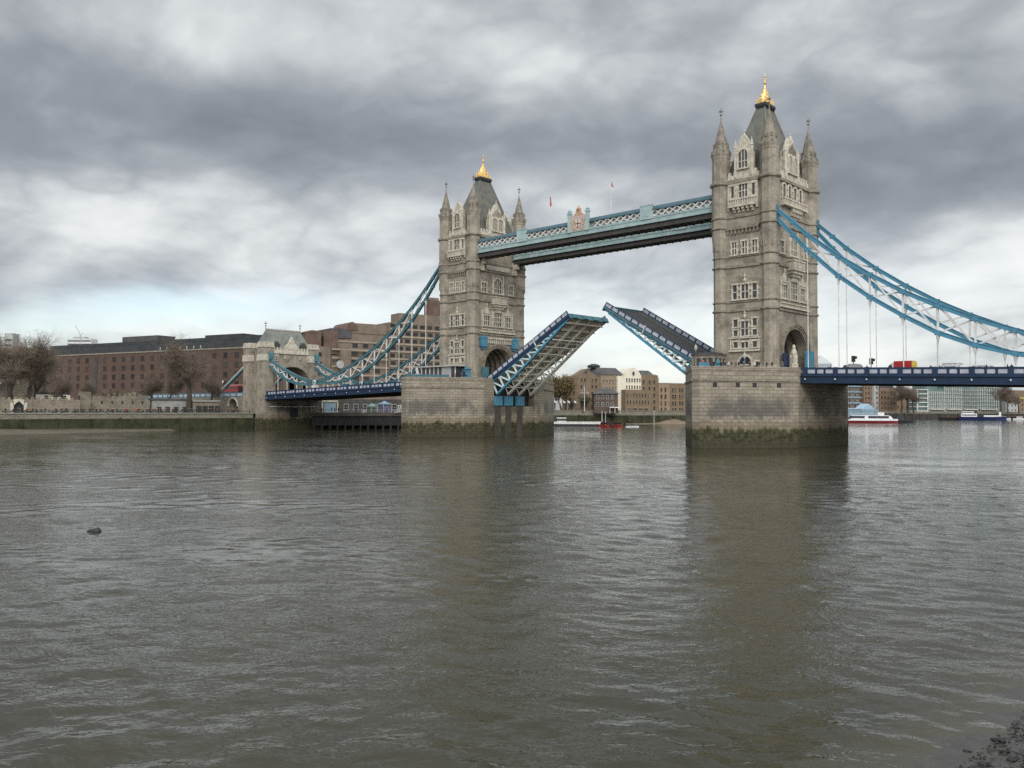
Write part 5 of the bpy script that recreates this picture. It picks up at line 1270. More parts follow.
    b = bb(1003, 1012, 860, 862, 'grey_tower', 'pale grey tower block beyond the far right trees', 'tower block'); b.block('wall', GREYC, 0, b.L, 5.2, 30, 12); b.block('plant_room', BLUEG, 0.5, b.L-0.5, 30, 34, 10, -1)
    for r in range(5): b.block('window_band', GLASS, 0.6, b.L-0.6, 9+r*4, 10.4+r*4, 0.3, 0.1)
    b = bb(1006, 1018, 800, 804, 'white_flats', 'low white rendered flats behind moored boats at the far right'); b.block('wall', GREYC, 0, b.L, 5.2, 20, 12)
    for r in range(3):
        for c in range(3): b.win(b.L*(0.2+c*0.3), 7+r*4.2, 1.5, 1.9, WHITE, mull=0)
    b = bb(1015, 1040, 820, 836, 'brick_warehouse', 'brown brick warehouse with yellow trim at the right edge', 'warehouse'); b.block('wall', BR_BRN, 0, b.L, 5.2, 27, 18); b.block('trim_band', YELLOW, 1, b.L*0.6, 19, 20, 0.4, 0.2)
    for r in range(4):
        for c in range(5): b.win(b.L*(0.1+c*0.19), 7.5+r*4.5, 1.6, 2.2, BR_TAN, mull=0)
    # pyramid topped skyscraper far away
    b = Bld('pyramid_skyscraper', 'pale distant skyscraper with pyramid roof beside the right tower', 'skyscraper', at(815.5, 3000), at(832.5, 3000)); L = b.L
    b.block('wall', GREYC, 0, L, 5.2, 172, L); b.mansard('pyramid_roof', mat('steel_roof', (0.5, 0.52, 0.52), 0.5), 0, L, 172, 203, L, L/2-0.5)
    for r in range(6): b.block('window_band', BLUEG, 2, L-2, 125+r*8, 128+r*8, 0.5, 0.3)
    # far left skyline
    b = Bld('grey_office', 'pale grey distant office with flat top above the leftmost trees', 'office building', at(3, 700), at(11, 700)); b.block('wall', GREYC, 0, b.L, 5.2, 68, 10); b.block('lower_block', CONC, b.L, b.L*2.0, 5.2, 57, 12, 1)
    for r in range(6): b.block('window_band', GLASS, 0.6, b.L-0.6, 40+r*4.3, 41.6+r*4.3, 0.3, 0.1)
    b = Bld('pale_office', 'pale hazy office block rising behind the left end of the brick roof', 'office building', at(66, 900), at(90, 900)); b.block('wall', mat('pale_cladding', (0.6, 0.6, 0.58), 0.7, (0.5, 0.5, 0.5), 0.2), 0, b.L, 5.2, 80, 14); b.block('plant_room', GREYC, b.L*0.2, b.L*0.7, 80, 82, 8, -2)
    for r in range(4): b.block('window_band', GLASS, 0.6, b.L-0.6, 66+r*3.6, 67.4+r*3.6, 0.3, 0.1)
    p = at(79, 880)
    t = thing('tower_crane', 'thin pale crane jib leaning over the hazy office at the left', 'crane', (p[0], p[1], 5.2))
    mb = MB(); mb.box(p[0]-0.35, p[0]+0.35, p[1]-0.35, p[1]+0.35, 5.2, 82); mb.build('mast', GREYC, t)
    q = at(74, 880); q2 = at(82, 880); mb = MB(); mb.bar((p[0], p[1], 82), (q[0], q[1], 92), 0.45, 0.45); mb.bar((p[0], p[1], 82), (q2[0], q2[1], 84), 0.4, 0.4); mb.build('jib', GREYC, t)
far_right()

# old fortress walls on the wharf
RUB = ashlar('rubble_wall', (0.18, 0.155, 0.115), (0.26, 0.225, 0.17), (0.24, 0.21, 0.16), 0.7, 0.35, ux=0.8, uy=0.8, stain=0.6, msize=0.03)
def fort_wall():
    b = Bld('fortress_wall', 'low battlemented old stone wall with pointed gateway on the wharf at far left', 'wall', at(-60, 243), at(80, 262))
    L = b.L; g0 = L*0.535
    b.block('wall', RUB, 0, g0-1.0, 5.2, 9.4, 1.2); b.block('wall', RUB, g0+1.6, L, 5.2, 9.4, 1.2)
    mb = MB(); b.hexa(mb, g0-1.0, g0+1.6, -1.2, 0, 8.6, 9.4); b.hexa(mb, g0-1.9, g0-1.0, -0.3, 0.4, 5.2, 8.4); b.hexa(mb, g0+1.6, g0+2.5, -0.3, 0.4, 5.2, 8.4)
    for e in (-1, 1):
        pts = [Vector(b.P(g0+0.3+e*1.75, 0.4, 8.0)), Vector(b.P(g0+0.3, 0.4, 9.7)), Vector(b.P(g0+0.3, 0.4, 9.0)), Vector(b.P(g0+0.3+e*1.3, 0.4, 7.6))]; mb.extr(pts, -b.n*0.7)
    mb.build('gateway', LIGHT, b.t)
    mb = MB(); b.hexa(mb, g0-1.0, g0+1.6, -0.9, -0.6, 5.2, 8.6); mb.build('gate_leaf', DARK, b.t)
    mb = MB(); n = int(L/1.5)
    for k in range(n): b.hexa(mb, k*1.5, k*1.5+0.8, -1.2, 0, 9.4, 10.0)
    mb.build('merlon', RUB, b.t)
    b = Bld('fortress_wall', 'taller weathered pale stone wall behind the clipped tree, left of the viaduct', 'wall', at(80, 266), at(147, 281))
    L = b.L; b.block('wall', RUB, 0, L, 5.2, 10.8, 1.6); b.block('buttress', RUB, 0, 3.0, 5.2, 12.0, 2.2, 0.6)
    for k in range(5):
        mb = MB(); b.hexa(mb, L*0.3+k*3.2, L*0.3+k*3.2+0.5, 0.02, 0.06, 8.2, 9.2); mb.build('loophole', DARK, b.t)
    mb = MB()
    for k in range(int(L*0.55/1.6)): b.hexa(mb, L*0.4+k*1.6, L*0.4+k*1.6+0.9, -1.6, 0, 10.8, 11.5+0.3*((k*7) % 3))
    mb.build('ruined_top', RUB, b.t)
    b = Bld('wharf_kiosk', 'low grey stone building with dark doorways in front of the viaduct', 'building', at(152, 286), at(188, 292)); L = b.L
    b.block('wall', mat('grey_render', (0.33, 0.32, 0.30), 0.85, (0.25, 0.24, 0.225), 0.5), 0, L, 5.2, 9.6, 5); b.block('roof', ROOFG, -0.4, L+0.4, 9.6, 10.2, 5.8, 0.4)
    for k in range(4): mb = MB(); b.hexa(mb, 1.5+k*L/4.2, 2.9+k*L/4.2, 0.02, 0.08, 5.2, 7.4); mb.build('door', DARK, b.t)
    b = Bld('wharf_kiosk', 'long low stone shed with open dark front, left of the viaduct arch', 'building', at(193, 290), at(219, 295)); L = b.L
    b.block('wall', RUB, 0, L, 5.2, 9.2, 4); b.block('roof', MATS['grey_render'], -0.3, L+0.3, 9.2, 9.7, 4.6, 0.5)
    for k in range(4): mb = MB(); b.hexa(mb, 1.0+k*L/4.2, 2.8+k*L/4.2, 0.02, 0.08, 5.2, 7.8); mb.build('opening', DARK, b.t)
    b = Bld('fortress_wall', 'inner fortress wall standing in the shade behind the leftmost trees', 'wall', at(-70, 300), at(34, 312)); b.block('wall', RUB, 0, b.L, 5.2, 15.5, 2.0)
    mb = MB()
    for k in range(int(b.L/1.8)): b.hexa(mb, k*1.8, k*1.8+1.0, -2.0, 0, 15.5, 16.3)
    mb.build('merlon', RUB, b.t)
    b = Bld('stone_turret', 'pale stone corner of a fortress tower beside the leftmost trees', 'tower', at(33, 300), at(42, 303)); b.block('wall', RUB, 0, b.L, 5.2, 27.5, 5); b.block('parapet', LIGHT, -0.2, b.L+0.2, 27.5, 28.0, 5.4, 0.2)
    mb = MB(); b.hexa(mb, b.L*0.4, b.L*0.7, 0.02, 0.08, 18, 20); mb.build('window', GLASS, b.t)
    b = Bld('wharf_house', 'white gabled cottage behind the low fortress wall', 'house', at(40, 282), at(70, 288)); L = b.L; b.block('wall', CREAM, 0, L, 5.2, 11.4, 6); b.gable('gable', ROOFD, L*0.1, L*0.35, 11.4, 13.2, 6, 0.2); b.gable('gable', ROOFD, L*0.5, L*0.75, 11.4, 13.2, 6, 0.2); b.block('roof', ROOFD, 0, L, 11.4, 12.0, 6.3, 0.2)
    for k in range(3): b.win(L*(0.2+k*0.3), 9.8, 1.2, 1.2, WHITE, 0.02, mull=0)
fort_wall()
# ------------------------------------------------------------------ trees
BARK = mat('winter_bark', (0.085, 0.068, 0.05), 0.9, (0.055, 0.044, 0.034), 0.8)
TWIG = mat('bare_twigs', (0.19, 0.148, 0.11), 0.9, (0.135, 0.106, 0.08), 0.25)
LEAFA = mat('autumn_leaves', (0.16, 0.11, 0.035), 0.9, (0.085, 0.075, 0.03), 0.3)
EVER = mat('evergreen_leaves', (0.035, 0.05, 0.022), 0.9, (0.055, 0.07, 0.03), 0.4)
def tree_proto(name, h, spread, seed, levels=4, twigm=TWIG, leaves=0, leafm=None, lo=0.25, twig_r=0.035):
    rr = random.Random(seed); t = thing(name, 'x', 'tree', (0, 0, 0))
    tr = MB(); cr = MB(); tips = []
    def grow(p, d, ln, r, lv):
        q = p
        n = 3
        for k in range(n):
            d = (d+Vector((rr.gauss(0, .10), rr.gauss(0, .10), rr.gauss(0.04, .05)))).normalized()
            e = q+d*(ln/n); r2 = r*(1-0.22*(k+1)/n*1.2)
            if lv <= 1: tr.tube(q, e, r*(1-0.2*k/n), r2, 6, caps=False)
            else: cr.tube(q, e, max(twig_r, r*(1-0.2*k/n)), max(twig_r*0.8, r2), 3, caps=False)
            q = e
            if lv >= 1 and lv < levels: 
                for _ in range(1 if lv != 2 else 2):
                    a = rr.uniform(0, 6.28); s = d.orthogonal().normalized(); s.rotate(Matrix.Rotation(a, 3, d)); nd = (d*0.55+s*rr.uniform(0.6, 1.0)*spread+Vector((0, 0, 0.12))).normalized()
                    grow(q, nd, ln*rr.uniform(0.45, 0.68), r2*0.5, lv+1)
        if lv < levels:
            for _ in range(3 if lv == 0 else 2):
                a = rr.uniform(0, 6.28); s = d.orthogonal().normalized(); s.rotate(Matrix.Rotation(a, 3, d)); nd = (d*0.8+s*rr.uniform(0.35, 0.75)*spread).normalized()
                grow(q, nd, ln*rr.uniform(0.6, 0.85), r2*0.62, lv+1)
        else: tips.append(q)
    grow(Vector((0, 0, 0)), Vector((0, 0, 1)), h*lo, h*0.022, 0)
    for q in tips:
        for _ in range(2):
            d = Vector((rr.gauss(0, 1), rr.gauss(0, 1), rr.gauss(0.3, .8))).normalized(); cr.tube(q, q+d*rr.uniform(0.6, 1.5)*h/22, twig_r*0.8, twig_r*0.4, 3, caps=False)
    zmax = max(v[2] for v in cr.v)
    for q in (tr, cr): q.v = [(x*h/zmax, y*h/zmax, z*h/zmax) for x, y, z in q.v]
    tips = [q*(h/zmax) for q in tips]
    tr.build('trunk', BARK, t); crn = cr.build('crown', twigm, t)
    if leaves:
        lf = MB()
        for q in tips:
            for _ in range(leaves):
                c = q+Vector((rr.gauss(0, .7), rr.gauss(0, .7), rr.gauss(0, .6)))*h/14; a = Vector((rr.gauss(0, 1), rr.gauss(0, 1), rr.gauss(0, 1))).normalized(); b = a.orthogonal().normalized(); sz = rr.uniform(0.16, 0.34)*h/12
                lf.face([c-a*sz, c+b*sz*0.6, c+a*sz, c-b*sz*0.6])
        lf.build('foliage', leafm, crn)
    return t
A_ = tree_proto('bare_tree', 24, 0.8, 11, 5, lo=0.20, twig_r=0.013)
B_ = tree_proto('bare_tree', 23, 0.85, 23, 5, lo=0.19, twig_r=0.013)
C_ = tree_proto('clipped_tree', 9.0, 0.7, 5, 5, lo=0.30)
D_ = tree_proto('autumn_tree', 12, 1.1, 8, 4, leaves=4, leafm=LEAFA, lo=0.26)
F_ = tree_proto('evergreen_tree', 9, 1.1, 9, 4, leaves=5, leafm=EVER, lo=0.2)
def plant(proto, px, dep, sc, rz, label, group, z=5.2):
    p = at(px, dep); o = dup(proto, (p[0], p[1], z), rz, label, sc); o['group'] = group; return o
wg = 'bare winter trees on the wharf'
spots = [(A_, -16, 262, 1.2, 0.3, 'bare brown tree whose crown is cut by the left edge of the frame'), (B_, 4, 270, 1.22, 2.0, 'tall bare brown tree above the fortress gateway at far left'),
 (A_, 26, 275, 1.16, 4.1, 'dense bare brown tree just left of the pale stone tower corner'), (B_, 15, 285, 1.3, 5.2, 'bare brown tree at far left, behind the one above the gateway'), (B_, 60, 272, 0.62, 1.1, 'thin bare tree before the left end of the red brick block'), (A_, 90, 276, 0.5, 3.3, 'slim bare tree left of the small clipped tree'),
 (B_, 150, 288, 0.68, 0.9, 'bare tree at the right end of the taller stone wall'), (A_, 189, 290, 1.16, 2.6, 'large bare tree with stout trunk in front of the grey kiosk'), (A_, 168, 298, 0.72, 5.0, 'bare tree directly left of the large stout trunked one'), (B_, 214, 298, 0.7, 4.4, 'bare tree directly left of the viaduct arch')]
spots += [(A_, -2, 300, 1.3, 0.8, 'bare tree before the inner fortress wall, nearest the left edge behind the front row'), (B_, 36, 292, 1.1, 3.6, 'bare tree immediately left of the pale stone tower corner, behind the front row')]
for a in spots: plant(*a, wg)
plant(C_, 112, 274, 1.0, 0.5, 'small tree with tight dark twiggy head on one straight trunk before the pale wall', 'clipped trees')
ag = 'trees on the quay behind the left pier'
plant(D_, 553, 412, 1.75, 0.3, 'yellow brown autumn tree partly hidden by the left pier', ag); plant(D_, 562, 416, 1.45, 2.2, 'yellow brown autumn tree directly left of the gabled brown flats', ag)
plant(F_, 583, 412, 1.0, 0.3, 'dark green tree left of the dark dockside house', ag); plant(F_, 574, 414, 0.75, 1.5, 'low dark green tree at the foot of the gabled flats', ag)
plant(F_, 549, 408, 0.8, 1.0, 'low green tree against the edge of the left pier', ag)
rg = 'bare trees on the far bank'
for i, (px, sc, lab) in enumerate(((901, 1.15, 'bare tree beside the orange brick warehouse on the far bank'), (908, 1.25, 'bare tree in the middle of the clump between warehouse and white flats'), (914, 1.05, 'bare tree beside the white framed flats on the far bank'), (1001, 1.2, 'bare tree at the right end of the green glass flats'))):
    plant(A_ if i % 2 else B_, px, 700+i*6, sc, i*1.7, lab, rg)
plant(B_, 1008, 760, 1.0, 3.0, 'bare tree among the moored boats by the low white flats', rg); plant(A_, 1019, 775, 0.9, 1.0, 'bare tree near the right edge of the frame beyond the boats', rg)
for pr in (A_, B_, C_, D_, F_):
    def kill(o):
        for ch in list(o.children): kill(ch)
        bpy.data.objects.remove(o)
    kill(pr)

# ------------------------------------------------------------------ people
def person_mesh(name, pose):
    """one continuous skinned body, about 1.72 m"""
    J = {'pel': (0, 0, 0.95, .15, .11), 'waist': (0, 0, 1.12, .14, .10), 'chest': (0, 0, 1.33, .17, .11), 'neck': (0, .005, 1.48, .06, .06), 'head': (0, .02, 1.60, .092, .105), 'crown': (0, .015, 1.68, .075, .085)}
    E = [('pel', 'waist'), ('waist', 'chest'), ('chest', 'neck'), ('neck', 'head'), ('head', 'crown')]
    for sx, n in ((-1, 'l'), (1, 'r')):
        st = pose.get('stride', 0)*sx
        J['hip'+n] = (sx*.095, 0, .88, .095, .095); J['kn'+n] = (sx*.10, st*.5+abs(st)*.1, .49, .062, .062); J['an'+n] = (sx*.10, st, .09, .045, .045); J['to'+n] = (sx*.115, st+.14, .035, .035, .03)
        J['sh'+n] = (sx*.19, 0, 1.40, .06, .06)
        a = pose.get('arm', 0)
        J['el'+n] = (sx*.25, -st*.4+a*.12, 1.12, .045, .045); J['wr'+n] = (sx*(.24-a*.06), -st*.8+.05+a*.34, .90+a*.16, .034, .034); J['hn'+n] = (sx*(.23-a*.06), -st*.9+.07+a*.42, .81+a*.22, .04, .028)
        E += [('pel', 'hip'+n), ('hip'+n, 'kn'+n), ('kn'+n, 'an'+n), ('an'+n, 'to'+n), ('chest', 'sh'+n), ('sh'+n, 'el'+n), ('el'+n, 'wr'+n), ('wr'+n, 'hn'+n)]
    ks = list(J); me = bpy.data.meshes.new('tmp'); me.from_pydata([J[k][:3] for k in ks], [(ks.index(a), ks.index(b)) for a, b in E], [])
    o = bpy.data.objects.new('tmp', me); COL.objects.link(o); sk = o.modifiers.new('s', 'SKIN'); o.modifiers.new('b', 'SUBSURF').levels = 1
    for i, k in enumerate(ks): me.skin_vertices[0].data[i].radius = J[k][3:]
    me.skin_vertices[0].data[0].use_root = True
    dg = bpy.context.evaluated_depsgraph_get(); m2 = bpy.data.meshes.new_from_object(o.evaluated_get(dg)); bpy.data.objects.remove(o)
    m2.name = 'person'; m2.materials.clear()
    for q in (CLOTH[0], CLOTH[1], SKIN, HAIR): m2.materials.append(q)
    for p in m2.polygons:
        c = p.center; p.use_smooth = True
        p.material_index = 3 if (c.z > 1.62 and c.y < 0.06) or c.z > 1.68 else (2 if c.z > 1.46 or (abs(c.x) > .15 and c.z < .93 and c.z > .6) else (0 if c.z > .86 else 1))
    return m2
SKIN = mat('skin', (0.45, 0.27, 0.19), 0.6); HAIR = mat('hair', (0.03, 0.02, 0.015), 0.7)
CLOTH = [mat('coat_black', (0.015, 0.015, 0.018), 0.85), mat('trousers_dark', (0.02, 0.022, 0.03), 0.85), mat('coat_navy', (0.02, 0.03, 0.08), 0.85), mat('coat_red', (0.45, 0.04, 0.03), 0.8), mat('coat_grey', (0.14, 0.14, 0.145), 0.85), mat('coat_olive', (0.06, 0.06, 0.035), 0.85), mat('coat_blue', (0.05, 0.16, 0.34), 0.8), mat('coat_white', (0.6, 0.59, 0.56), 0.8), mat('coat_brown', (0.12, 0.07, 0.04), 0.85), mat('jeans', (0.04, 0.06, 0.11), 0.85)]
PM = [person_mesh('person', {'stride': 0.0}), person_mesh('person', {'stride': 0.22}), person_mesh('person', {'arm': 0.8})]
def person(x, y, z, k, top, leg, rz, label, group):
    o = bpy.data.objects.new('person', PM[k]); COL.objects.link(o); o.location = (x, y, z); o.rotation_euler = (0, 0, rz); o.scale = (1, 1, random.uniform(0.96, 1.06))
    for i, m_ in ((0, top), (1, leg)): o.material_slots[i].link = 'OBJECT'; o.material_slots[i].material = CLOTH[m_]
    return tag(o, label, 'person', group)
def edge_pt(s, f, inset):
    """point along the upstream cutwater of a pier, f=0 at its nose, 1 at the river-side corner (the side away from the gap)"""
    a = Vector((s*S_+0.8, -27.2)) if s > 0 else Vector((s*S_+0.8, -27.2)); b = Vector((s*S_+12, -11.4)); p = a.lerp(b, f); n = Vector((-(b-a).normalized().y, (b-a).normalized().x)); return p+n*inset
NAMEC = {0: 'black', 2: 'navy', 3: 'red', 4: 'grey', 5: 'olive', 6: 'blue', 7: 'white', 8: 'brown'}
pg = 'people at the parapet of the near pier'
row = [(0.06, 3, 0, 'person in a red top beside the control cabin on the near pier'), (0.10, 3, 1, 'second red clad person, just right of the first, on the near pier'), (0.16, 0, 2, 'person in black right of the red clad pair on the near pier'), (0.235, 0, 0, None), (0.27, 2, 1, 'person in navy leaning out left of the door of the near tower'), (0.31, 7, 2, 'person in white left of the round headed door of the near tower'), (0.345, 0, 0, None), (0.38, 4, 1, 'person in grey passing the left jamb of the round headed door'), (0.41, 0, 2, None), (0.46, 8, 0, 'person in brown standing before the round headed door'), (0.53, 0, 1, None), (0.57, 7, 0, 'person in white right of the round headed door of the near tower'), (0.62, 0, 2, None), (0.70, 5, 0, 'person in olive alone below the front corner turret of the near tower'), (0.75, 0, 1, None), (0.86, 4, 0, 'person in grey farthest right on the near pier')]
for f, c, k, lab in row:
    p = edge_pt(1, f, 0.85+0.12*math.sin(f*40)); person(p.x, p.y, 14.21, k, c, 1 if c != 2 else 9, math.pi*0.75+math.sin(f*90), lab or 'person in black among the others at the parapet of the near pier', pg)
for f, c, k, lab in ((0.72, 0, 0, 'person in black right of the teal kiosk on the far pier'), (0.78, 2, 1, 'person in navy below the corner of the far tower'), (0.64, 3, 0, 'person in red beside the teal kiosk on the far pier')):
    p = edge_pt(-1, f, 0.9); person(p.x, p.y, 14.21, k, c, 1, 2.2, lab, 'people on the far pier')
dg_ = 'people walking on the right hand side span'
for x, c, k, lab in ((54.6, 0, 1, None), (55.6, 4, 1, None), (57.2, 0, 0, None), (58.0, 2, 1, 'person in navy near the grey truck on the right hand span'), (60.9, 0, 0, None), (63.4, 4, 1, 'person in grey left of the red truck on the right hand span'), (64.6, 0, 1, None), (75.2, 0, 0, None), (83.7, 0, 1, 'person in black, left of the pair near the right edge of the span'), (86.6, 2, 1, 'person in navy, left of the last pair on the right hand span'), (87.4, 0, 0, 'person in black, rightmost on the right hand span'), (76.6, 5, 0, 'person in olive behind the white van on the right hand span')):
    person(x, -8.1+0.5*math.sin(x*3), dz(x)-1.24, k, c, 1, 1.57 if k else 3.0, lab or 'dark clothed person among others behind the navy parapet', dg_)
wgp = 'people strolling on the wharf'
rr = random.Random(21)
for k in range(110):
    px = rr.uniform(-4, 240); dep = 241+px*0.19+rr.uniform(0, 9)
    p = at(px, dep); c = rr.choice([0, 0, 0, 0, 2, 4, 5, 8, 9, 3 if rr.random() < 0.4 else 0])
    person(p[0], p[1], 5.2, rr.choice([0, 1, 1]), c, rr.choice([1, 1, 9]), rr.uniform(0, 6.28), 'tiny dark clothed person in the crowd along the wharf at the left', wgp)

# ------------------------------------------------------------------ cabins and kiosks on the piers
def near_cabin():
    t = thing('control_cabin', 'low stone control cabin with rounded end and flat roof on the near pier', 'cabin', (33.3, -10.6, 13.9))
    mb = MB(); pl = [(31.6, -9.3)]+[(33.6-2.0*math.cos(a), -12.4-1.9*math.sin(a)) for a in (0.0, .35, .7, 1.05, 1.4)]+[(37.2, -14.0), (37.2, -9.3)]
    mb.prism(pl, 13.905, 15.2); mb.prism(pl, 17.1, 17.7); wl = mb.build('wall', TRIM, t)
    c = Vector((34.4, -11.6)); mb = MB(); mb.prism([(c.x+(x-c.x)*0.93, c.y+(y-c.y)*0.93) for x, y in pl], 15.2, 17.1); mb.build('glazing', GLASS, t)
    mb = MB(); mb.prism([(c.x+(x-c.x)*1.06, c.y+(y-c.y)*1.06) for x, y in pl], 17.7, 18.0); mb.prism([(c.x+(x-c.x)*0.9, c.y+(y-c.y)*0.9) for x, y in pl], 18.0, 18.25); mb.build('roof', ROOFG, t)
    n = len(pl)
    for i in range(n):
        a, b = Vector(pl[i]), Vector(pl[(i+1) % n]); L = (b-a).length; m_ = max(1, int(L/1.3))
        for k in range(m_): p = a.lerp(b, k/m_); p = c+(p-c)*0.975; mb = MB(); mb.box(p.x-0.17, p.x+0.17, p.y-0.17, p.y+0.17, 15.2, 17.1); mb.build('mullion', TRIM, t)
near_cabin()
def railing(s, f0, f1, label):
    pm = TEALP if s > 0 else TEALD
    a, b = edge_pt(s, f0, 0.25), edge_pt(s, f1, 0.25)
    t = thing('railing', label, 'railing', (a.x, a.y, 14.85), 'teal railings on the piers')
    mb = MB(); n = 16
    for z in (14.95, 15.2, 15.45): mb.bar((a.x, a.y, z), (b.x, b.y, z), 0.07, 0.09)
    for k in range(n+1): p = a.lerp(b, k/n); mb.tube((p.x, p.y, 14.85), (p.x, p.y, 15.5), 0.05, 0.05, 5)
    mb.build('rail', pm, t)
    mb = MB(); mb.bar((a.x, a.y+0.12, 15.15), (b.x, b.y+0.12, 15.15), 0.04, 0.5); mb.build('infill_panel', pm, t)
def railing2(p0, p1, label):
    a, b = Vector(p0), Vector(p1); t = thing('railing', label, 'railing', (a.x, a.y, 14.85), 'teal railings on the piers')
    mb = MB(); n = 14
    for z in (14.95, 15.2, 15.45): mb.bar((a.x, a.y, z), (b.x, b.y, z), 0.07, 0.09)
    for k in range(n+1): p = a.lerp(b, k/n); mb.tube((p.x, p.y, 14.85), (p.x, p.y, 15.5), 0.05, 0.05, 5)
    mb.build('rail', TEALP, t)
    mb = MB(); mb.bar((a.x, a.y+0.12, 15.25), (b.x, b.y+0.12, 15.25), 0.04, 0.75); mb.build('infill_panel', TEALP, t)
railing2((29.4, -11.6), (39.6, -26.4), 'teal railing along the left edge of the near pier')
railing(1, 0.0, 0.10, 'short teal railing on the nose of the near pier, left of the people in red')
railing(-1, 0.0, 0.55, 'teal railing along the front of the far pier before the glazed cabin')
def far_cabin():
    t = thing('glazed_cabin', 'flat roofed glazed cabin with pale end wall on the far pier', 'cabin', (-42, -14.2, 13.9))
    x0, x1, y0, y1 = -47.6, -34.6, -16.0, -12.4
    mb = MB(); mb.box(x0, x1, y0, y1, 13.905, 14.9); mb.box(-39.6, -36.2, y0-0.05, y1, 14.9, 17.7); mb.build('wall', GREYC, t)
    mb = MB(); mb.box(x0+0.15, x1-0.15, y0+0.15, y1-0.15, 14.9, 17.65); mb.build('glazing', BLUEG if False else GLASS, t)
    for k in range(9):
        x = x0+0.1+k*(x1-x0-0.2)/8
        if not -39.6 < x < -36.2: mb = MB(); mb.box(x-0.1, x+0.1, y0, y0+0.2, 14.9, 17.7); mb.build('mullion', WHITE, t)
    mb = MB(); mb.box(x0-0.5, x1+0.9, y0-0.6, y1+0.4, 17.7, 18.05); mb.build('roof', mat('pale_roof', (0.45, 0.44, 0.41), 0.7), t)
    mb = MB(); mb.bar((x0-1.6, y0-0.3, 17.6), (x0-0.3, y0-0.3, 14.0), 0.35, 0.6); mb.bar((x0-2.0, y0+0.2, 17.9), (x0-1.1, y0+0.2, 14.0), 0.2, 0.3); mb.build('gangway_stair', WHITE, t)
far_cabin()
def kiosk(x, y, h, w, m, label):
    t = thing('kiosk', label, 'kiosk', (x, y, 13.9), 'teal kiosks on the piers')
    mb = MB(); mb.box(x-w/2, x+w/2, y-w/2, y+w/2, 13.905, 13.9+h); mb.build('body', m, t)
    mb = MB(); mb.box(x-w/2-0.2, x+w/2+0.2, y-w/2-0.2, y+w/2+0.2, 13.9+h, 14.1+h); mb.lathe(x, y, [(w*0.5, 14.1+h), (w*0.28, 14.6+h), (0.06, 15.0+h), (0.03, 15.8+h)], 8); mb.build('roof', TEALD, t)
    mb = MB(); mb.box(x-w*0.3, x+w*0.3, y-w/2-0.04, y-w/2, 15.2, 13.9+h-0.5); mb.build('window', GLASS, t)
kiosk(-33.8, -12.9, 3.0, 1.6, TEALP, 'teal kiosk with pointed roof right of the cabin on the far pier')
kiosk(39.0, -15.6, 1.9, 1.0, TEALP, 'slim teal kiosk right of the control cabin on the near pier')
def blue_post(x, y, z, h, lab):
    t = thing('lantern_post', lab, 'lamp', (x, y, z), 'ornate lamps on the bridge')
    mb = MB(); mb.lathe(x, y, [(0.3, z), (0.22, z+0.5), (0.1, z+0.8), (0.08, z+h)], 8); mb.build('post', TEALP, t)
    mb = MB(); mb.lathe(x, y, [(0.12, z+h), (0.3, z+h+0.25), (0.34, z+h+0.8), (0.12, z+h+1.1), (0.03, z+h+1.4)], 6); mb.build('lantern', mat('lamp_glass', (0.5, 0.5, 0.46), 0.3), t)
blue_post(42.1, -10.9, 13.9, 3.0, 'teal ornate lamp at the foot of the near tower, left of its door'); blue_post(29.9, -8.6, 13.9, 5.2, 'tall pale blue lamp on the near pier beside the raised leaf')
# ------------------------------------------------------------------ road vehicles on the right hand span (heading left)
def wheels(t, x, xs, y, w, z, r):
    for a in xs:
        for e in (-1, 1):
            mb = MB(); mb.tube((x+a, y+e*w/2, z+r), (x+a, y+e*(w/2-0.25), z+r), r, r, 14); mb.tube((x+a, y+e*(w/2+0.01), z+r), (x+a, y+e*(w/2-0.2), z+r), r*0.5, r*0.5, 10, 1); mb.build('wheel', [RUBBER, VANW], t)
def truck(x, y, L, H, m_box, m_cab, m_rear, label):
    z = dz(x)-1.35; t = thing('box_truck', label, 'truck', (x, y, z), 'vehicles on the right hand span'); w = 2.3
    mb = MB(); mb.box(x-L/2+1.5, x+L/2, y-w/2, y+w/2, z+0.75, z+H); mb.build('cargo_box', m_box, t)
    mb = MB(); mb.box(x+L/2, x+L/2+0.2, y-w/2, y+w/2, z+0.75, z+H-0.1); mb.box(x+L/2+0.2, x+L/2+0.27, y-0.03, y+0.03, z+0.8, z+H-0.2); mb.build('rear_door', m_rear, t)
    mb = MB(); a = x-L/2; mb.extr([(a, y-w/2, z+0.5), (a+1.5, y-w/2, z+0.5), (a+1.5, y-w/2, z+H-0.25), (a+1.0, y-w/2, z+H-0.35), (a+0.25, y-w/2, z+1.7), (a, y-w/2, z+1.4)], (0, w, 0)); mb.build('cab', m_cab, t)
    mb = MB(); mb.extr([(a+0.3, y-w/2-0.02, z+1.6), (a+1.2, y-w/2-0.02, z+1.6), (a+1.2, y-w/2-0.02, z+2.3), (a+0.75, y-w/2-0.02, z+2.3)], (0, w+0.04, 0)); mb.build('cab_window', GLASS, t)
    mb = MB(); mb.box(x-L/2+0.3, x+L/2, y-w/2+0.3, y+w/2-0.3, z+0.45, z+0.75); mb.build('chassis', DARK, t)
    wheels(t, x, (-L/2+0.9, L/2-1.2), y, w, z, 0.45)
truck(66.6, 2.4, 4.7, 2.95, RED, VANW, YELLOW, 'red box truck with yellow tail driving on the right hand span')
truck(57.2, 2.6, 3.0, 2.5, GREYC, GREYC, GREYC, 'pale grey truck just right of the near tower on the right hand span')
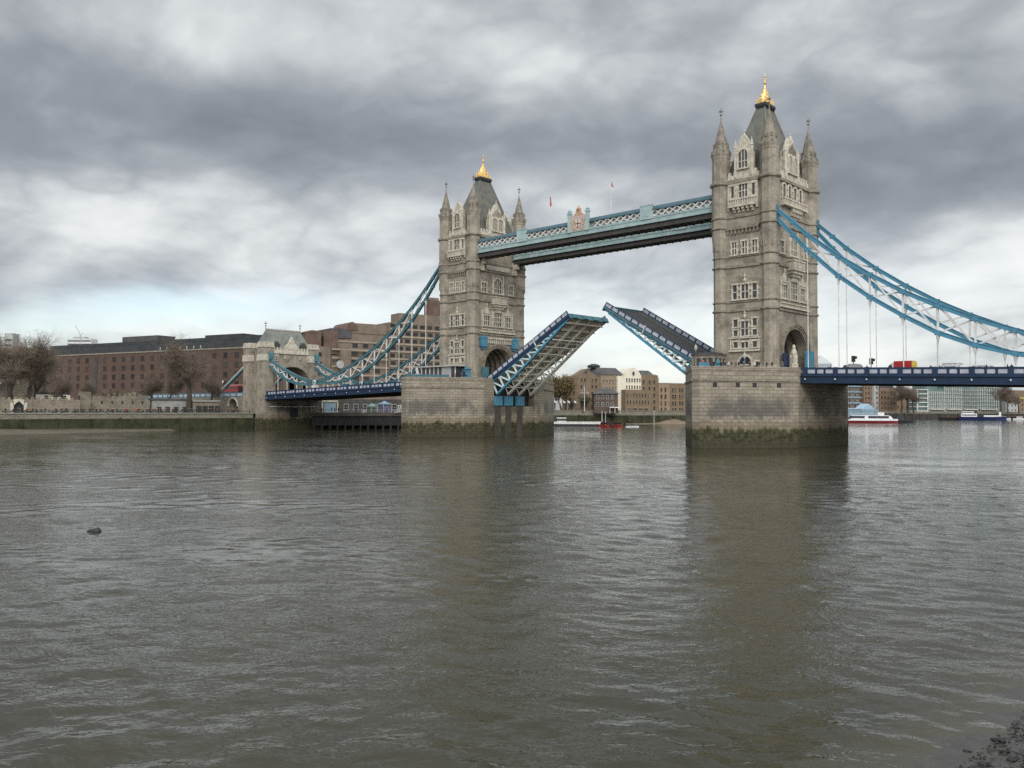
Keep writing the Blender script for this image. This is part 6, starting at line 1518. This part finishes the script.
def van(x, y, L, H, m_, label):
    z = dz(x)-1.35; t = thing('van', label, 'van', (x, y, z), 'vehicles on the right hand span'); w = 1.95; a = x-L/2
    mb = MB(); mb.extr([(a, y-w/2, z+0.4), (x+L/2, y-w/2, z+0.4), (x+L/2, y-w/2, z+H-0.1), (x+L/2-0.15, y-w/2, z+H), (a+1.9, y-w/2, z+H), (a+1.0, y-w/2, z+1.25), (a+0.1, y-w/2, z+1.05)], (0, w, 0)); mb.build('body', m_, t)
    mb = MB(); mb.extr([(a+1.15, y-w/2-0.02, z+1.25), (a+2.0, y-w/2-0.02, z+1.25), (a+2.0, y-w/2-0.02, z+H-0.25), (a+1.85, y-w/2-0.02, z+H-0.25)], (0, w+0.04, 0)); mb.box(a+2.3, x+L/2-0.3, y-w/2-0.02, y+w/2+0.02, z+1.3, z+H-0.3); mb.build('window', GLASS, t)
    mb = MB()
    for k in range(4): mb.box(a+2.0+k*0.9, a+2.1+k*0.9, y-w/2, y+w/2, z+H, z+H+0.25)
    for e in (-0.8, 0.8): mb.box(a+1.9, x+L/2-0.1, y+e-0.04, y+e+0.04, z+H+0.2, z+H+0.3)
    mb.build('roof_rack', GREYC, t)
    wheels(t, x, (-L/2+0.9, L/2-0.9), y, w, z, 0.36)
van(74.3, 2.5, 4.4, 2.2, VANW, 'white van with roof rack right of the red truck on the right hand span')
van(80.3, -2.0, 4.3, 1.55, mat('car_grey', (0.16, 0.16, 0.18), 0.3), 'low dark car roof right of the white van')
def signal(x, y, h, label):
    z = dz(x)-1.3; t = thing('traffic_signal', label, 'traffic light', (x, y, z), 'signals on the right hand span')
    mb = MB(); mb.tube((x, y, z), (x, y, z+h), 0.09, 0.08, 8); mb.build('post', DARK, t)
    mb = MB(); mb.box(x-0.32, x+0.32, y-0.2, y+0.2, z+h-0.9, z+h+0.3); mb.box(x+0.3, x+0.7, y-0.1, y+0.1, z+h-0.3, z+h+0.2); mb.build('signal_head', DARK, t)
    mb = MB()
    for k in range(3): mb.tube((x, y-0.2, z+h-0.65+k*0.36), (x, y-0.3, z+h-0.65+k*0.36), 0.13, 0.13, 10)
    mb.build('lens', GLASS, t)
signal(56.6, 5.6, 3.9, 'dark signal on a post rising above the grey truck'); signal(60.0, 5.7, 3.4, 'dark signal on a post between the grey truck and the red truck')
# bus on the approach
def bus():
    x, y, z = -168, -3.0, 11.15; t = thing('double_decker_bus', 'red double decker bus just left of the gatehouse behind the pale parapet', 'bus', (x, y, z))
    mb = MB(); mb.box(x-5, x+5, y-1.25, y+1.25, z+0.35, z+4.3); mb.build('body', RED, t)
    mb = MB(); mb.box(x-4.7, x+4.7, y-1.28, y+1.28, z+1.4, z+2.1); mb.box(x-4.7, x+4.7, y-1.28, y+1.28, z+2.95, z+3.7); mb.box(x+4.98, x+5.03, y-1.1, y+1.1, z+1.3, z+3.8); mb.build('window', GLASS, t)
    mb = MB(); mb.box(x-4.9, x+4.9, y-1.2, y+1.2, z+4.3, z+4.42); mb.build('roof', VANW, t)
    wheels(t, x, (-3, 3), y, 2.4, z, 0.5)
bus()
# lamp posts on the approach
for k, px in enumerate((170, 181, 196, 210)):
    x = -205+k*13.0
    t = thing('lamp_post', 'teal lamp post with white globe on the approach road parapet', 'lamp', (x, -8.6, 11.1), 'lamps along the approach road')
    mb = MB(); mb.lathe(x, -8.6, [(0.25, 11.1), (0.12, 12.0), (0.08, 16.0)], 8); mb.build('post', TEALD, t)
    mb = MB(); mb.lathe(x, -8.6, [(0.1, 16.0), (0.3, 16.3), (0.3, 16.7), (0.08, 17.0)], 8); mb.build('globe', VANW, t)

# ------------------------------------------------------------------ boats
def hull(mb, L, W, H, zb, mi=0, bow=0.28, flare=0.75, sheer=0.0):
    """hull along +x, origin amidships at the waterline"""
    n = 12; st = []
    for k in range(n+1):
        f = k/n; x = -L/2+L*f
        hw = W/2*(1 if f < 1-bow else max(0.02, 1-((f-(1-bow))/bow)**1.8)); hw *= (0.85+0.15*min(1, f*8))
        top = H+sheer*max(0, f-0.6)**2*6
        st.append((x, hw, top))
    for (xa, wa, ta), (xb, wb, tb) in zip(st[:-1], st[1:]):
        for e in (-1, 1): mb.face([(xa, e*wa*flare, zb), (xb, e*wb*flare, zb), (xb, e*wb, tb), (xa, e*wa, ta)], mi)
        mb.face([(xa, -wa, ta), (xb, -wb, tb), (xb, wb, tb), (xa, wa, ta)], mi)
    x, w, tp = st[0]; mb.face([(x, -w*flare, zb), (x, w*flare, zb), (x, w, tp), (x, -w, tp)], mi)
def boat(name, label, cat, px, dep, head, parts, group=None):
    p = at(px, dep); t = thing(name, label, cat, (0, 0, 0), group)
    for nm, m_, fn in parts:
        mb = MB(); fn(mb); mb.build(nm, m_, t)
    t.location = (p[0], p[1], 0); t.rotation_euler = (0, 0, head); return t
AZ = lambda px: math.atan2(FW[1], FW[0])-math.atan((px-512)/FPX)      # bearing of a column
cruiser = [('hull', mat('boat_red', (0.22, 0.025, 0.025), 0.45), lambda m: hull(m, 27, 6.2, 1.5, -0.6, sheer=0.35)),
 ('gunwale', VANW, lambda m: (hull(m, 27.1, 6.3, 2.1, 1.35, bow=0.22, flare=1.0, sheer=0.3))),
 ('saloon', VANW, lambda m: (m.box(-11.5, 9, -2.6, 2.6, 2.1, 2.6), m.box(-11.5, 8.2, -2.65, 2.65, 4.0, 4.35), m.box(-4.4, -2.6, -2.66, 2.66, 2.1, 4.0), m.hexa([(8.2, -2.6, 2.1), (10.8, -2.2, 2.1), (10.8, 2.2, 2.1), (8.2, 2.6, 2.1), (8.2, -2.6, 4.0), (9.2, -2.3, 4.0), (9.2, 2.3, 4.0), (8.2, 2.6, 4.0)]))),
 ('saloon_window', GLASS, lambda m: m.box(-11.4, 8.1, -2.58, 2.58, 2.6, 4.0)),
 ('upper_deck_rail', WHITE, lambda m: ([m.tube((-11+k*2, e*2.5, 4.35), (-11+k*2, e*2.5, 5.3), 0.05, 0.05, 5) for k in range(9) for e in (-1, 1)], [m.bar((-11, e*2.5, 5.3), (5, e*2.5, 5.3), 0.08, 0.08) for e in (-1, 1)])),
 ('wheelhouse', VANW, lambda m: (m.box(2.8, 6.0, -1.6, 1.6, 4.35, 5.9), m.box(2.6, 6.2, -1.8, 1.8, 5.9, 6.1))), ('mast', DARK, lambda m: m.tube((1.5, 0, 4.35), (1.5, 0, 8.3), 0.08, 0.05, 6))]
boat('tour_boat', 'white and red river cruiser just right of the near pier', 'boat', 872, 478, AZ(872)-R(78), cruiser)
ship = [('hull', mat('boat_blue', (0.02, 0.03, 0.10), 0.4, (0.015, 0.022, 0.07), 0.3), lambda m: hull(m, 32, 7, 2.6, -0.6, sheer=0.5)), ('deckhouse', VANW, lambda m: (m.box(-14, -3.5, -2.6, 2.6, 2.6, 5.0), m.box(-13, -5.5, -2.2, 2.2, 5.0, 6.8), m.box(1, 11, -2.4, 2.4, 2.6, 3.8), m.box(11.0, 12.4, -1.0, 1.0, 2.6, 6.3))),
 ('window_band', GLASS, lambda m: (m.box(-13.6, -4.0, -2.63, 2.63, 3.5, 4.3), m.box(-12.8, -5.7, -2.23, 2.23, 5.6, 6.3))), ('funnel', ROOFD, lambda m: m.lathe(-4.0, 0, [(0.9, 5.0), (0.8, 7.4), (0.6, 7.5)], 10)), ('mast', DARK, lambda m: m.tube((8, 0, 3.8), (8, 0, 10.5), 0.1, 0.05, 6))]
boat('river_ship', 'navy hulled ship with white deckhouse moored before the green glass flats', 'ship', 982, 640, AZ(982)-R(85), ship)
barge = [('hull', mat('barge_black', (0.025, 0.024, 0.024), 0.6), lambda m: hull(m, 26, 6, 2.0, -0.5, bow=0.15)), ('hatch', mat('barge_rust', (0.10, 0.06, 0.04), 0.8), lambda m: (m.box(-10, 8, -2.3, 2.3, 2.0, 2.8), [m.box(-10+k*3, -9.7+k*3, -2.4, 2.4, 2.0, 3.0) for k in range(7)])), ('wheelhouse', DARK, lambda m: (m.box(-12.4, -10.4, -1.3, 1.3, 2.0, 4.2), m.box(-12.6, -10.2, -1.5, 1.5, 4.2, 4.4)))]
boat('barge', 'black barge moored left of the blue and white ship', 'barge', 957, 650, AZ(957)-R(88), barge, 'dark barges on the far bank')
boat('barge', 'black barge lying at the right edge beyond the blue and white ship', 'barge', 1012, 700, AZ(1012)-R(92), barge, 'dark barges on the far bank')
launch = [('hull', VANW, lambda m: hull(m, 10, 3, 1.2, -0.3, sheer=0.4)), ('cabin', VANW, lambda m: (m.box(-2.5, 1.5, -1.1, 1.1, 1.2, 2.6), m.box(-2.7, 1.7, -1.2, 1.2, 2.6, 2.75))), ('window_band', GLASS, lambda m: m.box(-2.3, 1.3, -1.13, 1.13, 1.8, 2.4))]
for px, dp, lab in ((1004, 700, 'small white launch at the foot of the far right trees'), (1020, 690, 'small white launch nearest the right edge of the frame')): boat('motor_launch', lab, 'boat', px, dp, AZ(px)-R(80), launch, 'white launches on the far bank')
tug = [('hull', mat('tug_dark', (0.03, 0.03, 0.033), 0.6), lambda m: hull(m, 12, 4, 1.5, -0.4)), ('deckhouse', ROOFD, lambda m: (m.box(-3, 1, -1.3, 1.3, 1.5, 3.6), m.box(-2.2, 0.4, -1.1, 1.1, 3.6, 5.0)))]
boat('tug', 'dark tug directly right of the red and white cruiser', 'boat', 902, 486, AZ(902)-R(80), tug)
pontoon = [('hull', DARK, lambda m: m.box(-13, 13, -2.6, 2.6, -0.4, 0.75)), ('bulwark', WHITE, lambda m: (m.box(-13, 13, -2.65, -2.5, 0.75, 1.9), m.box(-13, 13, 2.5, 2.65, 0.75, 1.9), m.box(12.85, 13, -2.5, 2.5, 0.75, 1.9))), ('rubbing_strake', DARK, lambda m: m.box(-13.05, 13.05, -2.72, -2.66, 0.75, 0.95)),
 ('wheelhouse', VANW, lambda m: (m.box(-6.4, -2.6, -1.7, 1.7, 1.9, 3.4), m.box(-6.6, -2.4, -1.9, 1.9, 3.4, 3.6))), ('window_band', GLASS, lambda m: m.box(-6.45, -2.55, -1.74, 1.74, 2.3, 3.1)), ('mast', VANW, lambda m: m.tube((12.6, 0, 0.75), (12.6, 0, 6.5), 0.14, 0.1, 6))]
boat('landing_pontoon', 'long low pontoon with white rail and small wheelhouse right of the far pier', 'pontoon', 572, 358, AZ(572)-R(84), pontoon)
rib = [('tube_hull', mat('rib_red', (0.45, 0.03, 0.03), 0.5), lambda m: hull(m, 6.2, 2.1, 0.6, -0.2, bow=0.35, sheer=0.3)), ('console', mat('rib_console', (0.10, 0.03, 0.03), 0.6), lambda m: (m.box(-3.2, 1.5, -0.6, 0.6, 0.95, 1.35), m.box(0.2, 1.0, -0.5, 0.5, 1.35, 2.0), m.bar((-3.6, -0.9, 0.9), (-3.6, -0.9, 2.7), 0.1, 0.1), m.bar((-3.6, 0.9, 0.9), (-3.6, 0.9, 2.7), 0.1, 0.1), m.bar((-3.6, -0.9, 2.7), (-3.6, 0.9, 2.7), 0.1, 0.1))), ('seat_row', RUBBER, lambda m: [m.box(-2.9+k*1.0, -2.4+k*1.0, -0.8, 0.8, 1.3, 1.7) for k in range(4)]), ('outboard', DARK, lambda m: m.box(-5.1, -4.5, -0.5, 0.5, 0.2, 1.5))]
r1 = boat('speedboat', 'red speedboat at the end of the pontoon, left of the other red one', 'boat', 603.5, 352, AZ(604)+R(40), rib, 'red speedboats')
r2 = boat('speedboat', 'red speedboat trailing a white wake, right of the other red one', 'boat', 615.5, 352, AZ(616)+R(50), rib, 'red speedboats')
for px0, dp in ((604, 352), (616, 352)):
    for k in range(2):
        p = at(px0-0.9+k*1.6, dp); person(p[0], p[1], -0.1, 2, 3, 1, 1.0, 'person in red riding on a red speedboat', 'people on the red speedboats')
p = at(626, 352); mb = MB(); q = at(638, 354)
a, b = Vector((p[0], p[1], 0.10)), Vector((q[0], q[1], 0.06))
for k in range(14):
    f0 = k/14; c = a.lerp(b, f0); d = (b-a).normalized(); n = Vector((d.y, -d.x, 0)); w = 0.5+1.0*f0
    for e in range(5): v = c+d*random.uniform(0, .6)+n*random.uniform(-w, w); mb.lathe(v.x, v.y, [(0.3, 0.0), (0.34, 0.12), (0.12, 0.26)], 6, rot=random.random())
o = mb.build('wake_foam', mat('foam', (0.75, 0.76, 0.75), 0.8)); o['kind'] = 'stuff'; o['label'] = 'white wake foam behind the red speedboats'
# mast with a yard on the quay, small lamp posts
p = at(584.5, 404); t = thing('signal_mast', 'tall white signal mast with crossed yard on the quay before the gabled flats', 'mast', (p[0], p[1], 6.2))
mb = MB(); mb.tube((p[0], p[1], 6.2), (p[0], p[1], 18.5), 0.2, 0.12, 8); mb.build('pole', WHITE, t)
mb = MB(); d = RT; mb.bar((p[0]-2.0*d[0], p[1]-2.0*d[1], 14.8), (p[0]+2.0*d[0], p[1]+2.0*d[1], 14.8), 0.16, 0.16); mb.tube((p[0]-1.8*d[0], p[1]-1.8*d[1], 14.8), (p[0], p[1], 17.5), 0.04, 0.04, 4); mb.tube((p[0]+1.8*d[0], p[1]+1.8*d[1], 14.8), (p[0], p[1], 17.5), 0.04, 0.04, 4); mb.build('yard', WHITE, t)
for px, h, lab in ((605.5, 6, 'thin pale pole standing in the water by the quay'), (654, 6.5, 'thin dark mooring post standing before the low brick flats')):
    p = at(px, 396); t = thing('mooring_pole', lab, 'pole', (p[0], p[1], -1)); mb = MB(); mb.tube((p[0], p[1], -1), (p[0], p[1], h), 0.2, 0.16, 8); mb.box(p[0]-0.4, p[0]+0.4, p[1]-0.4, p[1]+0.4, h-0.6, h-0.2); mb.build('shaft', GREYC, t)
fg = 'white flags along the quay'
for k, px in enumerate((554, 559.5, 563, 567.5, 574)):
    p = at(px, 400); t = thing('small_flag', 'small white flag on a short pole along the quay right of the far pier', 'flag', (p[0], p[1], 6.4), fg)
    mb = MB(); mb.tube((p[0], p[1], 6.4), (p[0], p[1], 11.4), 0.08, 0.06, 6); mb.build('pole', GREYC, t)
    mb = MB(); r = Vector((RT[0], RT[1], 0)); 
    for i in range(4):
        a0, a1 = i*0.28, (i+1)*0.28; f = lambda a: Vector((p[0], p[1], 0))+r*a+Vector((r.y, -r.x, 0))*0.12*math.sin(a*5)
        u, v = f(a0), f(a1); mb.face([(u.x, u.y, 10.4-a0*0.5), (v.x, v.y, 10.4-a1*0.5), (v.x, v.y, 11.3-a1*0.6), (u.x, u.y, 11.3-a0*0.6)])
    mb.build('cloth', WHITE, t)

# ------------------------------------------------------------------ landing stage under the left span
def jetty():
    a, b = at(312, 296), at(408, 302); d = Vector((b[0]-a[0], b[1]-a[1])); L = d.length; d.normalize(); n = Vector((d.y, -d.x))
    t = thing('landing_stage', 'dark timber landing stage on piles under the left span', 'landing stage', (a[0], a[1], 0))
    def P(u, o, z): p = Vector((a[0], a[1]))+d*u+n*o; return (p.x, p.y, z)
    def hx(mb, u0, u1, o0, o1, z0, z1): mb.hexa([P(u0, o0, z0), P(u1, o0, z0), P(u1, o1, z0), P(u0, o1, z0), P(u0, o0, z1), P(u1, o0, z1), P(u1, o1, z1), P(u0, o1, z1)])
    TIM = mat('dark_timber', (0.035, 0.030, 0.025), 0.85, (0.06, 0.052, 0.042), 0.6); 
    mb = MB(); hx(mb, 0, L, -9, 0, 5.0, 5.6); hx(mb, 0, L, -0.1, 0.15, 4.4, 5.0); mb.build('deck', mat('stage_deck', (0.12, 0.10, 0.08), 0.9), t)
    for k in range(13):
        mb = MB(); 
        for o in (-0.4, -4.5, -8.6): q = P(0.8+k*(L-1.6)/12, o, 0); mb.tube((q[0], q[1], -3), (q[0], q[1], 5.0), 0.32, 0.28, 8)
        mb.build('pile', TIM, t)
    mb = MB(); hx(mb, 0, L, -9.2, -8.9, -2, 5.0)
    for k in range(12):
        mb.bar(P(0.8+k*(L-1.6)/12, -0.4, 0.3), P(0.8+(k+1)*(L-1.6)/12, -0.4, 4.8), 0.16, 0.2)
    hx(mb, 0, L*0.98, -0.5, -0.3, 1.2, 4.2); mb.build('bracing', DARK, t)
    mb = MB(); 
    for k in range(30): q = P(k*L/29, 0.05, 0); mb.tube((q[0], q[1], 5.6), (q[0], q[1], 6.7), 0.04, 0.04, 5)
    mb.bar(P(0, 0.05, 6.7), P(L, 0.05, 6.7), 0.08, 0.08); mb.bar(P(0, 0.05, 6.2), P(L, 0.05, 6.2), 0.06, 0.06); mb.build('railing', GREYC, t)
    def tent(u, w, h, m1, m2, lab):
        q = P(u, -3.0, 5.6); tt = thing('market_tent', lab, 'tent', q, 'small tents on the landing stage')
        mb = MB(); 
        for e in (-1, 1):
            for f in (-1, 1): mb.tube((q[0]+e*w/2, q[1]+f*w/2, 5.6), (q[0]+e*w/2, q[1]+f*w/2, 5.6+h), 0.07, 0.07, 6)
        mb.build('pole', WHITE, tt)
        mb = MB(); mb.lathe(q[0], q[1], [(w*0.78, 5.6+h-0.3), (w*0.78, 5.6+h), (w*0.3, 6.0+h), (0.05, 6.6+h)], 4, math.pi/4); mb.build('canopy', m1, tt)
        mb = MB(); mb.box(q[0]-w*0.46, q[0]+w*0.46, q[1]-w*0.4, q[1]+w*0.4, 5.6, 5.6+h*0.75); mb.build('stall_counter', m2, tt)
    tent(L*0.62, 2.6, 2.4, mat('mint_canvas', (0.20, 0.32, 0.28), 0.8), mat('green_counter', (0.07, 0.12, 0.10), 0.8), 'mint green tent on the landing stage, left of the blue topped one')
    tent(L*0.755, 3.4, 3.2, mat('blue_canvas', (0.24, 0.36, 0.45), 0.8), mat('violet_counter', (0.17, 0.17, 0.26), 0.8), 'pale blue topped tent on the landing stage, right of the mint green one')
    q = P(L*0.53, -0.6, 0); mb = MB(); mb.box(q[0]-0.7, q[0]+0.7, q[1]-0.3, q[1]+0.3, 5.65, 6.6); mb.box(q[0]-0.9, q[0]+0.9, q[1]-0.4, q[1]+0.4, 6.6, 6.75); tag(mb.build('white_locker', VANW), 'small white locker standing at the edge of the landing stage', 'locker')
    # white gangway climbing against the pier
    t2 = thing('gangway', 'white lattice gangway leading up to the far pier from the landing stage', 'gangway', P(L*0.87, 0.5, 5.6))
    mb = MB(); u0, u1 = L*0.85, L*0.99
    for o in (0.4, 1.8):
        mb.bar(P(u0, o, 5.7), P(u1, o, 6.3), 0.14, 0.16); mb.bar(P(u0+1, o, 8.0), P(u1, o, 8.9), 0.12, 0.14)
        n_ = 5
        for k in range(n_): f0, f1 = k/n_, (k+1)/n_; mb.bar(P(u0+1+(u1-u0-1)*f0, o, 5.75+0.55*f0), P(u0+1+(u1-u0-1)*f1, o, 8.0+0.9*f1), 0.12, 0.16); mb.bar(P(u0+1+(u1-u0-1)*f1, o, 5.75+0.55*f1), P(u0+1+(u1-u0-1)*f1, o, 8.0+0.9*f1), 0.1, 0.12)
    mb.bar(P(u1, 1.1, 6), P(u1+0.6, 1.1, 12.5), 0.2, 0.2); mb.build('truss', WHITE, t2)
    # dark low building and pale portal behind
    b_ = Bld('quay_shed', 'dark low quay shed with pale portal behind the landing stage', 'shed', at(300, 320), at(408, 330)); LL = b_.L
    b_.block('wall', SOFFIT, 0, LL, 5.2, 10.6, 8); b_.block('upper_wall', CONC, LL*0.1, LL*0.35, 10.6, 12.0, 6)
    mb = MB(); u = LL*0.28; b_.hexa(mb, u-3.4, u-2.9, 0.05, 0.5, 5.2, 10.0); b_.hexa(mb, u+2.2, u+2.7, 0.05, 0.5, 5.2, 10.0); b_.hexa(mb, u-3.4, u+2.7, 0.05, 0.5, 9.5, 10.1); mb.build('portal', LIGHT, b_.t)
    mb = MB(); b_.hexa(mb, u-2.6, u+1.9, 0.02, 0.1, 5.2, 9.4); mb.build('portal_glazing', BLUEG, b_.t)
    for k in range(6): b_.win(LL*(0.42+k*0.09), 6.6, 1.6, 2.0, GREYC, mull=0)
    rr = random.Random(4)
    for k in range(12):
        q = P(L*rr.uniform(0.05, 0.82), -1.2-rr.random()*1.2, 0); person(q[0], q[1], 5.6, rr.choice([0, 1]), rr.choice([0, 0, 2, 4, 3, 8]), 1, rr.uniform(0, 6), 'tiny person in dark clothes standing on the landing stage', 'people on the landing stage')
jetty()

# dark iron railing along the wharf edge
t = thing('wharf_railing', 'dark iron railing along the top of the long wharf wall at the left', 'railing', (-141.2, -60, 5.2))
mb = MB()
for z in (5.9, 6.3): mb.box(-141.25, -141.15, -330, -12, z, z+0.07)
for k in range(160): mb.box(-141.26, -141.14, -330+k*2.0, -329.88+k*2.0, 5.2, 6.4)
mb.build('rail', DARK, t)
t = thing('clipped_hedge', 'low dark clipped hedge along the foot of the fortress walls', 'hedge', (-143.5, -60, 5.2))
mb = MB(); rr = random.Random(8)
for k in range(900):
    y = rr.uniform(-300, -20); c = Vector((-146+rr.gauss(0, 0.3), y, 5.3+rr.random()*0.75)); a = Vector((rr.gauss(0, 1), rr.gauss(0, 1), rr.gauss(0, 1))).normalized()*rr.uniform(0.2, 0.5); b = a.orthogonal().normalized()*0.3
    mb.face([c-a, c+b, c+a, c-b])
mb.build('foliage', EVER, t)
